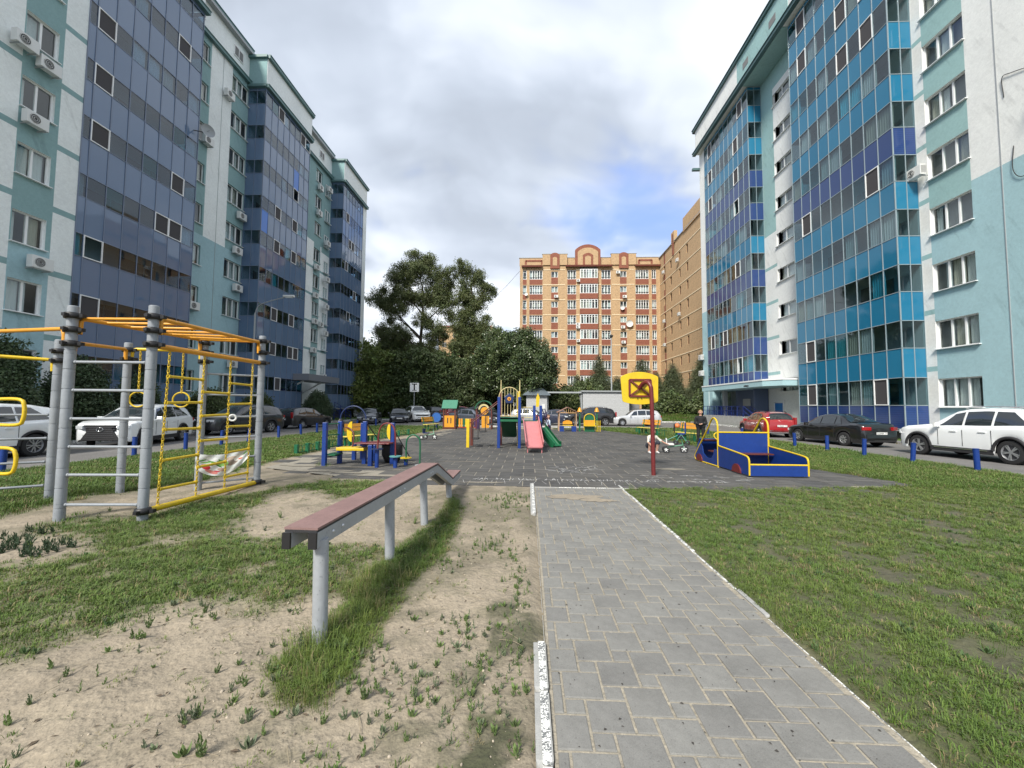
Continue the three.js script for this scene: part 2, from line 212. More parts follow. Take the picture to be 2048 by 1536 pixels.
{ // paved path: large and small square pavers in a pinwheel bond, sandy joints
  const pathS = new THREE.Group(); pathS.name = 'path'; pathS.userData = { kind: 'structure' }; scene.add(pathS);
  part('sand_bed', box(PR - PL, 0.05, PEND + 1.2, (PR + PL) / 2, -0.028, -(PEND - 1.2) / 2), M([0.385, 0.345, 0.27], 0.97, { map: T.sandMap, bumpMap: T.sandBump, bumpScale: 0.02 }), pathS);
  const u = 0.1205, j = 0.0075, pm = [0, 1, 2, 3, 4, 5].map((i) => M([0.236 + 0.006 * i, 0.232 + 0.006 * i, 0.217 + 0.005 * i], 0.9, { map: T.conc, bumpMap: T.conc, bumpScale: 0.004 }));
  const cache = {};
  function paver(x0, x1, d0, d1) {
    x0 = Math.max(x0, PL + 0.012); x1 = Math.min(x1, PR - 0.012); d1 = Math.min(d1, PEND - 0.01); if (x1 - x0 < 0.045 || d1 - d0 < 0.045) return;
    const w = x1 - x0 - 2 * j, h = d1 - d0 - 2 * j, key = w.toFixed(2) + '_' + h.toFixed(2) + '_' + (rnd() * 3 | 0);
    if (!cache[key]) { const g = roundBox(w, h, 0.06, 0.006).rotateX(-Math.PI / 2); cache[key] = G(g); const uv = cache[key].attributes.uv, ox = rnd() * 9, oy = rnd() * 9; for (let i = 0; i < uv.count; i++) uv.setXY(i, uv.getX(i) + ox, uv.getY(i) + oy); }
    const big = w > 0.16 || h > 0.16, m = part(big ? 'large_paver' : 'small_paver', cache[key], pm[rnd() * 6 | 0], pathS, [(x0 + x1) / 2, -0.0255 + rr(-0.0025, 0.0025), -(d0 + d1) / 2]);
    m.rotation.set(rr(-0.008, 0.008), rr(-0.006, 0.006), rr(-0.008, 0.008));
  }
  for (let a = -90; a <= 90; a++) for (let b = -90; b <= 90; b++) { // lattice (2,1), (-1,2)
    const cx = (2 * a - b) * u + PL + 0.2, cd = (a + 2 * b) * u + 1.02;
    if (cx < PL - 0.5 || cx > PR + 0.1 || cd < 1.3 || cd > PEND) continue;
    paver(cx, cx + 2 * u, cd, cd + 2 * u); paver(cx + 2 * u, cx + 3 * u, cd, cd + u);
  }
  const kl = new THREE.Group(); kl.name = 'path_kerb'; kl.userData = { kind: 'structure' }; scene.add(kl);
  for (let d = 1; d < 8.6; d += 0.5) { const low = d > 2.9 && d < 6.4; const ks = part('kerb_stone', roundBox(0.085, 0.2, 0.495, 0.022), mats.conc, kl, [PL - 0.048, low ? -0.135 : -0.078 + rr(-0.006, 0.006), -d - 0.25]); if (!low) part('kerb_paint', roundBox(0.045, 0.016, 0.49, 0.004, 0.012, 0.094, 0), mats.kerbW, ks); }
  for (let d = 1; d < 8.6; d += 0.5) part('kerb_stone', roundBox(0.042, 0.2, 0.495, 0.012), rnd() < 0.75 ? mats.kerbW : mats.conc, kl, [PR + 0.028, -0.097 + (d < 3.2 ? -0.012 : 0) + rr(-0.02, 0.002), -d - 0.25]);
  for (let x = PL; x < PR - 0.3; x += 0.5) part('kerb_stone', roundBox(0.495, 0.2, 0.03, 0.01), x > 0.6 && x < 1.5 ? mats.kerbW : mats.conc, kl, [x + 0.25, -0.09, -PEND - 0.025]);
}
{ // rubber tile surface of the playground
  const rs = new THREE.Group(); rs.name = 'playground_surface'; rs.userData = { kind: 'structure' }; scene.add(rs);
  const S = 0.6, mt = [0, 1, 2, 3, 4].map((i) => M([0.108 + 0.009 * i, 0.106 + 0.008 * i, 0.103 + 0.006 * i], 0.93, { map: T.rubber, bumpMap: T.rubber, bumpScale: 0.006 }));
  const gs = [0, 1, 2, 3].map(() => { const g = G(roundBox(S - 0.02, S - 0.02, 0.04, 0.007).rotateX(-Math.PI / 2)), uv = g.attributes.uv, ox = rnd() * 9, oy = rnd() * 9; for (let i = 0; i < uv.count; i++) uv.setXY(i, uv.getX(i) + ox, uv.getY(i) + oy); return g; });
  part('sub_base', new THREE.ShapeGeometry(shape(POLY.rubber.map(([x, d]) => [x, d]))).rotateX(-Math.PI / 2), M([0.34, 0.31, 0.25], 0.97, { map: T.sandMap }), rs, [0, -0.003, 0]);
  const rest = [[], []]; let count = 0;
  for (let r = 0; r < 37; r++) for (let c = -14; c < 16; c++) {
    const x = c * S + (r % 2) * S / 2 + 0.18, d = 8.72 + r * S + S / 2; if (sdPoly(x, d, POLY.rubber) > 0.12) continue;
    const y = -0.016 + rr(-0.002, 0.0025), cov = sdPoly(x, d, POLY.rubber) > -0.8 && x < -3 && rnd() < 0.35;
    if (cov) continue;
    if (count < 298) { const m = part('rubber_tile', gs[count % 4], mt[rnd() * 5 | 0], rs, [x, y, -d]); m.rotation.y = rnd() < 0.5 ? Math.PI : 0; count++; } else { const g = gs[0].clone(); g.translate(x, y, -d); rest[rnd() * 2 | 0].push(g); }
  }
  rest.forEach((l, i) => { const m = new THREE.Mesh(mergeGeometries(l), mt[i * 3]); m.name = 'far_rubber_tiles'; m.userData = { kind: 'stuff' }; rs.add(m); uvbox(m.geometry); });
  // chalk scribbles and dusty sand smears, thin flat marks
  const chalk = M([0.46, 0.46, 0.45], 0.95), marks = [];
  const stroke = (x0, d0, x1, d1, w) => { const L = Math.hypot(x1 - x0, d1 - d0) || 1, nx = -(d1 - d0) / L * w / 2, nd = (x1 - x0) / L * w / 2, y = 0.0095; marks.push(quad([x0 + nx, y, -d0 - nd], [x1 + nx, y, -d1 - nd], [x1 - nx, y, -d1 + nd], [x0 - nx, y, -d0 + nd])); };
  for (let k = 0; k < 95; k++) { const x = -1.3 + k * 0.062 + rr(-0.02, 0.02), d = 9.42 + rr(-0.03, 0.03); if ((k % 9) > 6) continue; stroke(x, d, x + rr(-0.06, 0.1), d + rr(0.1, 0.22), rr(0.01, 0.022)); if (k % 3 === 0) stroke(x, d + 0.1, x + rr(0.08, 0.16), d + rr(0.06, 0.16), 0.014); }
  for (let k = 0; k < 46; k++) { const a = k * 0.7, x = 1.25 + 0.5 * Math.cos(a) + rr(-0.25, 0.25), d = 11.1 + 0.5 * Math.sin(a * 1.3) + rr(-0.3, 0.3); stroke(x, d, x + rr(-0.28, 0.28), d + rr(-0.2, 0.2), rr(0.012, 0.025)); }
  for (let k = 0; k < 30; k++) { const x = 2.6 + rr(0, 2.7), d = 9.9 + rr(-0.25, 0.5); stroke(x, d, x + rr(0.06, 0.3), d + rr(-0.08, 0.1), rr(0.012, 0.03)); }
  for (let k = 0; k < 22; k++) stroke(rr(-1.2, 2), rr(9, 14), rr(-1.2, 2), rr(9, 14), 0.006);
  marks.length -= 22;
  for (let k = 0; k < 14; k++) { const x = -1.4 + k * 0.3; stroke(x, 8.95, x + rr(-0.1, 0.1), 9.35, 0.008); }
  part('chalk_marks', marks, chalk, rs);
  const patch = (x, d, rx, rd, m) => { const pts = []; for (let k = 0; k < 26; k++) { const a = k / 26 * Math.PI * 2, q = 0.65 + 0.7 * vn(k * 0.9, x * 3 + d, 91); pts.push([x + Math.cos(a) * rx * q, d + Math.sin(a) * rd * q]); } return new THREE.ShapeGeometry(shape(pts)).rotateX(-Math.PI / 2).translate(0, m, 0); };
  const sp = []; for (const [x, d, a, b] of [[-6.2, 11.2, 0.7, 0.22], [-5.3, 10.35, 0.9, 0.18], [-4.4, 10.1, 0.5, 0.1], [-3.6, 9.75, 0.8, 0.12], [-5.9, 12.6, 0.7, 0.14], [-6.4, 14.2, 0.4, 0.3], [-2.2, 9.3, 0.55, 0.1], [-1.0, 9.05, 0.5, 0.08], [-4.6, 11.0, 0.6, 0.07], [-2.9, 10.6, 0.7, 0.06], [3.9, 11.4, 0.5, 0.12], [-3.9, 12.2, 0.5, 0.06], [-2, 12.4, 0.8, 0.05], [0.9, 14.2, 0.3, 0.03]]) sp.push(patch(x, d, a, b, 0.0105));
  part('sand_drift', sp, M([0.31, 0.28, 0.225], 0.97, { map: T.sandMap }), rs);
  part('sand_drift', [patch(0.85, 7.75, 0.5, 0.2, 0.009), patch(1.3, 7.5, 0.3, 0.12, 0.0095)], M([0.34, 0.29, 0.22], 0.97, { map: T.sandMap }), scene.getObjectByName('path'));
}

// ---------- building parts ----------
const WG = {};                                   // shared window geometry
function windowAt(parent, x, y, z, w, h, o = {}) { // x, y: lower left corner of the opening; z: wall face
  const n = o.n ?? 2, key = [w.toFixed(2), h.toFixed(2), n, o.tr ?? 0, o.depth ?? 0.16, o.fw ?? 0].join();
  if (!WG[key]) {
    const f = o.fw ?? 0.055, fr = [box(w, f, 0.07, w / 2, f / 2), box(w, f, 0.07, w / 2, h - f / 2), box(f, h - 2 * f, 0.07, f / 2, h / 2), box(f, h - 2 * f, 0.07, w - f / 2, h / 2)];
    const pw = (w - 2 * f) / n, panes = [];
    for (let i = 0; i < n; i++) { if (i) fr.push(box(o.fw ? o.fw * 1.4 : 0.085, h - 2 * f, 0.075, f + pw * i, h / 2)); }
    if (o.tr) fr.push(box(w - 2 * f, 0.05, 0.068, w / 2, h * o.tr));
    WG[key] = { frame: G(fr), pane: G(box(pw - 0.07, h - 2 * f - 0.004, 0.012)), pw, f, sill: G(box(w + 0.12, 0.035, 0.26, w / 2, -0.02, 0.07)), cur: G(curtainGeo(pw - 0.02, h - 0.1)), curW: G(curtainGeo(pw * 0.45, h - 0.1)) };
  }
  const g = WG[key], d = o.depth ?? 0.16, win = part('window', g.frame, o.frame ?? mats.frameW, parent, [x, y, z - d]);
  for (let i = 0; i < n; i++) { const p = part('pane', g.pane, mats.glass, win, [g.f + g.pw * (i + 0.5), h / 2, 0]); if (o.tilt === i) p.rotation.x = 0.09; }
  if (o.sill !== 0) part('sill', g.sill, o.sillMat ?? mats.frameW, win, [0, 0, d - 0.07]);
  for (let i = 0; i < n; i++) { const k = rnd(); const m = mats.curtain[rnd() * 3 | 0]; if (k < 0.42) part('curtain', g.cur, m, win, [g.f + g.pw * (i + 0.5), h / 2, -0.16]); else if (k < 0.72) part('curtain', g.curW, m, win, [g.f + g.pw * (i + (k < 0.57 ? 0.25 : 0.75)), h / 2, -0.16]); }
  return win;
}
function curtainGeo(w, h) { const n = Math.max(6, Math.round(w / 0.05)), g = new THREE.PlaneGeometry(w, h, n, 1), p = g.attributes.position; for (let i = 0; i < p.count; i++) p.setZ(i, 0.022 * Math.sin(p.getX(i) * 42) + 0.012 * Math.sin(p.getX(i) * 91 + 1)); g.computeVertexNormals(); return g; }
const wallMats = {};
function cells(grp, z, xs, ys, fn, depth = 0.2) {   // a wall of rectangles: fn gives the paint of each, or 'hole' for an opening (with its reveals)
  const nx = xs.length - 1, ny = ys.length - 1, key = [], up = [], own = [];       // touching rectangles of one paint make one part
  const find = (k) => { while (up[k] !== k) k = up[k]; return k; };
  for (let i = 0; i < nx; i++) for (let j = 0; j < ny; j++) {
    const [a, b, c, d] = [xs[i], xs[i + 1], ys[j], ys[j + 1]], k = fn(i, j, (a + b) / 2, (c + d) / 2), n = i * ny + j; up[n] = n; if (!k) continue;
    if (k.startsWith('hole')) { const q = z - depth; key[n] = k.slice(5); own[n] = [quad([a, c, z], [a, d, z], [a, d, q], [a, c, q]), quad([b, c, q], [b, d, q], [b, d, z], [b, c, z]), quad([a, c, q], [b, c, q], [b, c, z], [a, c, z]), quad([a, d, z], [b, d, z], [b, d, q], [a, d, q])]; }
    else { key[n] = k; own[n] = [quad([a, c, z], [b, c, z], [b, d, z], [a, d, z])]; }
    if (i && key[n - ny] === key[n]) up[find(n)] = find(n - ny); if (j && key[n - 1] === key[n]) up[find(n)] = find(n - 1);
  }
  const sets = {}; own.forEach((g, n) => g && (sets[find(n)] ??= []).push(...g));
  for (const r in sets) part('wall', sets[r], mats[key[r]], grp, null, { white: 'white plaster', teal: 'teal plaster', aqua: 'pale aqua plaster', whiteR: 'white plaster', tealR: 'teal plaster', aquaR: 'pale aqua plaster', redb: 'red brick', tan: 'tan brick' }[key[r]]);
}
// a glazed bay of balconies: front from x0 to x1 at z = zf, side walls back to z = zb; bands: [window bottom, window top] per floor
function bay(grp, o) {
  const { xs, y0, y1, zf, zb, bands, mull, glass, sp } = o, x0 = xs[0], x1 = xs[xs.length - 1], mg = [], mt = o.mt ?? 0.035;
  const ys = [y0]; for (const [a, b] of bands) ys.push(a, b); ys.push(y1);
  const sideN = o.sideN ?? 2, sides = o.sides ?? [0];
  for (const x of xs) mg.push(box(mt, y1 - y0, 0.06, x, (y0 + y1) / 2, zf + 0.006));
  for (const y of ys) mg.push(box(x1 - x0 + mt, mt, 0.055, (x0 + x1) / 2, y, zf + 0.003));
  for (const s of sides) { const x = s ? x1 : x0; for (let k = 1; k <= sideN; k++) mg.push(box(0.06, y1 - y0, mt, x, (y0 + y1) / 2, zf + (zb - zf) * k / sideN)); for (const y of ys) mg.push(box(0.055, mt, zf - zb, x, y, (zf + zb) / 2)); }
  part('mullion_grid', mg, mull, grp);
  const gc = {}, pg = (w, h) => gc[w.toFixed(2) + h.toFixed(2)] ??= G(box(w - mt - 0.002, h - mt - 0.002, 0.014));
  const fg = (w, h) => gc['f' + w.toFixed(2) + h.toFixed(2)] ??= G(box(w, 0.05, 0.05, 0, h / 2 - 0.03, 0), box(w, 0.05, 0.05, 0, -h / 2 + 0.03, 0), box(0.05, h - 0.11, 0.05, -w / 2 + 0.025, 0, 0), box(0.05, h - 0.11, 0.05, w / 2 - 0.025, 0, 0));
  for (let j = 0; j < ys.length - 1; j++) {
    const win = j % 2 === 1, f = (j - 1) / 2, h = ys[j + 1] - ys[j], cy = (ys[j] + ys[j + 1]) / 2; if (h < 0.06) continue;
    for (let i = 0; i < xs.length - 1; i++) {
      const w = xs[i + 1] - xs[i], cx = (xs[i] + xs[i + 1]) / 2, sc = win && o.screens && o.screens(i, f);
      const m = win ? (sc === 'open' ? null : sc ? mats.screen : (o.glassAt ? o.glassAt(i, f) : glass)) : sp(i, j / 2, cy);
      if (m) { const p = part(win ? (sc ? 'insect_screen' : 'glass_pane') : 'spandrel_panel', pg(w, h), m, grp, [cx, cy, zf]); if (!win || !sc) { p.rotation.y = rr(-0.011, 0.011); p.rotation.x = rr(-0.011, 0.011); } }
      if (sc) part('window_frame', fg(w, h), mats.frameW, grp, [cx, cy, zf + 0.03]);
      if (win && !sc && rnd() < (o.curt ?? 0.25)) part('curtain', gc['c' + w.toFixed(2) + h.toFixed(2)] ??= G(curtainGeo(w * 0.9, h)), mats.curtain[rnd() * 4 | 0], grp, [cx, cy, zf - 0.14]);
    }
    for (const s of sides) for (let k = 0; k < sideN; k++) { const w = (zf - zb) / sideN, p = part(win ? 'glass_pane' : 'spandrel_panel', pg(w, h), win ? glass : sp(-1, j / 2, cy), grp, [s ? x1 : x0, cy, zf - w * (k + 0.5)]); p.rotation.y = Math.PI / 2; }
  }
  for (let k = 0; k < bands.length * 2; k++) { const [a] = bands[k >> 1], sw = rr(0.3, 0.7), sh = rr(0.5, 1.3); part('stored_box', gc['b' + (k % 3)] ??= G(roundBox(sw, sh, 0.35, 0.03, 0, sh / 2, 0)), [mats.ac, mats.curtain[2], mats.slab, mats.blue, mats.brown][rnd() * 5 | 0], grp, [rr(x0 + 0.6, x1 - 0.6), a - 0.95, zf - 0.45]); }
  const slabs = []; for (const [a] of bands) slabs.push(box(x1 - x0 - 0.1, 0.18, zf - zb - 0.06, (x0 + x1) / 2, a - 1.05, (zf + zb) / 2 - 0.02));
  part('balcony_slab', [...slabs, box(x1 - x0 + 0.05, 0.12, zf - zb + 0.02, (x0 + x1) / 2, y0 - 0.07, (zf + zb) / 2)], mats.slab, grp);
  const inner = [box(x1 - x0 - 0.05, y1 - y0, 0.05, (x0 + x1) / 2, (y0 + y1) / 2, zb + 0.03)]; if (!sides.includes(0)) inner.push(box(0.05, y1 - y0, zf - zb - 0.08, x0 + 0.06, (y0 + y1) / 2, (zf + zb) / 2)); if (!sides.includes(1)) inner.push(box(0.05, y1 - y0, zf - zb - 0.08, x1 - 0.06, (y0 + y1) / 2, (zf + zb) / 2));
  part('balcony_wall', inner, o.back ?? mats.balcony, grp);
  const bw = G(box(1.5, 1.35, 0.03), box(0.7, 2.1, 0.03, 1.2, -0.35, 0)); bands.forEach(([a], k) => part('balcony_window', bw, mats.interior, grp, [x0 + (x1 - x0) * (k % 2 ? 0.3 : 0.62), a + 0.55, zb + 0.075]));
}
const BAND = (y, w, x, z, d = 0.12) => box(w, 0.22, d, x, y, z);

// ---------- left block ----------
const rot90 = Math.PI / 2;
const left = thing('apartment_block', 'tall white and teal apartment block with slate blue glazed bays beside the climbing frame', 'building', [-22.4, 0, -35], rot90);
{
  const X = (D) => D - 35, tops = Array.from({ length: 9 }, (_, k) => 4.1 + 3.03 * k), b = left;
  const colsOf = (a, z, n) => Array.from({ length: n + 1 }, (_, i) => X(a + (z - a) * i / n));
  const bands = tops.map((t) => [t - 1.15, t]);
  const spL = (i, f, y) => mats.spL[(Math.abs(i * 7 + f * 5 + ((i * f) % 3)) | 0) % 4];
  const sc1 = { '1,6': 1, '1,5': 1, '1,4': 1, '6,4': 1, '5,3': 1, '6,3': 1, '1,2': 'open', '1,1': 1, '6,7': 1, '3,8': 1, '1,7': 1 };
  const scr = (map) => (i, f) => map[i + ',' + f];
  const base = { y0: 1.35, y1: 28.55, zf: 0, zb: -1.5, bands, mull: mats.mullL, glass: mats.glassL, mt: 0.035, curt: 0.16 };
  const gl = (i, f) => ((i * 13 + f * 29) % 11 === 3 ? mats.glassTeal : mats.glassL);
  bay(b, { ...base, xs: [X(18.62), X(19.0), ...colsOf(19.0, 25.5, 7).slice(1)], sp: spL, screens: scr(sc1), sides: [1], sideN: 2, glassAt: gl });
  bay(b, { ...base, xs: colsOf(32.1, 39.0, 8), sp: (i, f, y) => (i === 5 && f === 7) || (i === 0 && f === 5) ? mats.spLblue : spL(i, f, y), screens: scr({ '2,8': 1, '6,8': 1, '7,8': 'open', '5,6': 'open', '2,5': 1, '5,5': 1, '2,4': 1, '5,4': 1, '2,2': 1, '5,2': 1, '2,1': 1, '6,1': 1, '5,1': 1, '3,0': 1 }), sides: [0, 1], glassAt: gl });
  bay(b, { ...base, xs: colsOf(46.6, 52.3, 7), sp: spL, screens: scr({ '1,7': 1, '3,6': 1, '2,3': 'open', '4,4': 1, '2,6': 1, '1,5': 1 }), sides: [0, 1], glassAt: gl });
  // section flush with the first bay
  { const xs = [X(4), X(7.2), X(9.2), X(12.2), X(14.2), X(16.15), X(16.2), X(17.45), X(17.66), X(18.62)], ys = [0.2, 1.3]; for (const t of tops) ys.push(t - 1.45, t - 0.02, t + 0.5, t + 0.78); ys[1] = 1.0; ys.push(31.6);
    const F = [...new Set(ys)].sort((p, q) => p - q);
    cells(b, 0, xs, F, (i, j, cx, cy) => { const k = Math.round((cy - 3.4) / 3.03), t = 4.1 + 3.03 * k, inW = tops.some((q) => cy > q - 1.45 && cy < q - 0.02), str = tops.some((q) => cy > q + 0.5 && cy < q + 0.78);
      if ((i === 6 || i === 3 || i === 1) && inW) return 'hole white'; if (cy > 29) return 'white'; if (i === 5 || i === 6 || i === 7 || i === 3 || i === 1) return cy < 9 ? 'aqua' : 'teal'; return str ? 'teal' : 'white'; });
    tops.forEach((t, k) => { windowAt(b, X(16.2), t - 1.45, 0, 1.25, 1.43, { n: 2, tilt: k === 3 ? 0 : -1 }); windowAt(b, X(12.2), t - 1.45, 0, 2, 1.43, { n: 3 }); windowAt(b, X(7.2), t - 1.45, 0, 2, 1.43, { n: 3 }); });
  }
  // recessed wall between bays one and two
  { const z = -1.5, xs = [X(25.5), X(26.9), X(27.0), X(27.9), X(28.05), X(29.2), X(29.26), X(30.2), X(32.1), X(32.3), X(32.6)], ys = [0.2, 1.0]; for (const t of tops) ys.push(t - 1.48, t, t + 0.55, t + 0.8); ys.push(28.9); const F = [...new Set(ys)].sort((p, q) => p - q).filter((y) => y <= 28.9);
    cells(b, z, xs, F, (i, j, cx, cy) => { const inW = tops.some((q) => cy > q - 1.48 && cy < q); if ((i === 2 || i === 7) && inW) return 'hole teal'; const low = cy < 13.9; if (i <= 3) return low ? 'aqua' : 'teal'; if (i >= 8) return tops.some((q) => cy > q + 0.55 && cy < q + 0.8) && !low ? 'teal' : 'white'; if (i === 7) return low ? 'aqua' : 'teal'; return low ? 'aqua' : 'white'; });
    tops.forEach((t) => { windowAt(b, X(27.0), t - 1.48, z, 0.9, 1.48, { n: 1 }); windowAt(b, X(30.2), t - 1.48, z, 1.9, 1.48, { n: 3, tr: 0 }); });
    part('expansion_joint', box(0.025, 27.6, 0.02, X(29.23), 15, z + 0.008), mats.grey, b);
  }
  // recessed wall between bays two and three
  { const z = -1.5, xs = [X(39.0), X(40.2), X(42.9), X(43.1), X(44.5), X(44.7), X(46.4), X(46.6)], ys = [0.2, 1.0]; for (const t of tops) ys.push(t - 1.48, t, t + 0.55, t + 0.8); ys.push(28.9); const F = [...new Set(ys)].sort((p, q) => p - q).filter((y) => y <= 28.9);
    cells(b, z, xs, F, (i, j, cx, cy) => { const inW = tops.some((q) => cy > q - 1.48 && cy < q); if (i === 3 && inW && cy > 5) return 'hole teal'; if (i === 3) return cy > 20 ? 'teal' : cy < 4.2 ? 'white' : 'teal'; if (tops.some((q) => cy > q + 0.55 && cy < q + 0.8)) return 'teal'; return cy > 20.4 + (i >= 5 ? -1 : 0) ? 'teal' : 'white'; });
    tops.forEach((t, k) => { if (k) windowAt(b, X(43.1), t - 1.48, z, 1.4, 1.48, { n: 2 }); });
    // second column of windows, half hidden by the third bay
    tops.forEach((t, k) => { if (k > 0) { windowAt(b, X(45.15), t - 2.2, z + 0.19, 1.05, 1.4, { n: 2, depth: 0.14, sill: 1 }); } });
  }
  // end strip, attic storeys, cornices, roof, body
  part('wall', [box(1.2, 31, 0.5, X(52.95), 15.7, -0.28)], mats.white, b, null, 'white plaster end strip');
  const at = [box(14.6, 2.9, 1.2, X(11.3), 30.2, -0.65), box(6.9, 2.55, 1.2, X(22.1), 29.98, -0.6), box(7.5, 2.9, 1.2, X(29.0), 30.3, -2.1), box(7.1, 2.55, 1.7, X(35.6), 29.98, -0.78), box(7.3, 2.9, 1.2, X(42.9), 30.3, -2.1), box(6.7, 2.55, 1.7, X(49.9), 29.98, -0.78)];
  at.forEach((g) => part('attic_wall', g, mats.white, b)); for (const D of [32.03, 46.53]) part('attic_side', box(0.03, 2.4, 1.62, X(D), 29.98, -0.78), mats.teal, b, null, 'teal side of the attic');
  const co = []; for (const [a, c, z, y] of [[4, 18.6, 0.1, 31.55], [18.6, 25.7, 0.1, 31.2], [25.6, 32.1, -1.35, 31.75], [31.95, 39.2, 0.16, 31.25], [39.2, 46.6, -1.35, 31.75], [46.45, 53.4, 0.16, 31.25], [25.5, 32.1, -1.38, 28.95], [31.95, 39.2, 0.14, 28.66], [39.1, 46.6, -1.38, 28.95], [46.45, 53.4, 0.14, 28.66], [18.6, 25.7, 0.14, 28.66]]) co.push(box(c - a, 0.24, 0.34, X((a + c) / 2), y, z), box(c - a + 0.02, 0.05, 0.44, X((a + c) / 2), y + 0.145, z));
  for (const D of [31.95, 39.2, 46.45]) for (const y of [31.25, 28.66]) co.push(box(0.3, 0.22, 1.7, X(D), y, -0.72));
  part('cornice', co, mats.cornice, b);
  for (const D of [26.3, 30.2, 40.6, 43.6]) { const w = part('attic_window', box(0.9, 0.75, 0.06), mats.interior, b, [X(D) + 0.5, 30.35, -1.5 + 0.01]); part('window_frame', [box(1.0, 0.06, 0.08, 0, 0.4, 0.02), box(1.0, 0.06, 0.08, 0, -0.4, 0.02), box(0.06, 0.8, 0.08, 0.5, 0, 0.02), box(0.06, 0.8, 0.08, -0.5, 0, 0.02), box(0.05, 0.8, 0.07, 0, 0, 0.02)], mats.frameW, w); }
  part('core', [box(49.2, 31.2, 12, X(28.7), 15.7, -8.2)], mats.room, b); part('roof', box(49.4, 0.2, 13, X(28.6), 31.5, -7.6), mats.grey, b);
  part('roof_hut', box(2.2, 1.6, 2.5, X(40.5), 32.3, -4), mats.white, b);
  part('roof_railing', [...[20, 22, 24, 26, 28, 30, 32].map((D) => box(0.03, 0.7, 0.03, X(D), 32.0, -2.2)), box(13, 0.03, 0.03, X(26), 32.3, -2.2)], mats.grey, b);
  part('plinth', [box(14.7, 1.0, 0.3, X(11.3), 0.5, -0.2), box(6.9, 1.3, 0.4, X(22), 0.6, -1.3), box(34.5, 1.0, 0.3, X(36), 0.5, -1.7)], mats.plinth, b, null, 'grey basement wall');
  // entrance with canopy and steps
  const can = part('entrance_canopy', [box(6.2, 0.62, 2.4, X(40.6), 4.35, 0.35)], M([0.19, 0.20, 0.22], 0.5), b);
  part('canopy_strut', [beam([X(38.3), 3.0, -1.4], [X(38.3), 4.0, 0.6], 0.12, 0.14), beam([X(41.6), 2.9, -1.4], [X(41.6), 4.0, 0.6], 0.12, 0.14)], mats.frameW, can);
  part('entrance_door', box(2.4, 2.2, 0.1, X(40.4), 2.1, -1.44), mats.dark, b);
  part('entrance_steps', Array.from({ length: 5 }, (_, k) => box(2.6, 0.18, 0.32 * (5 - k) + 1.2, X(40.4), 0.09 + 0.18 * k, -0.9 + 0.16 * (5 - k) - 0.2)), mats.conc, b);
}
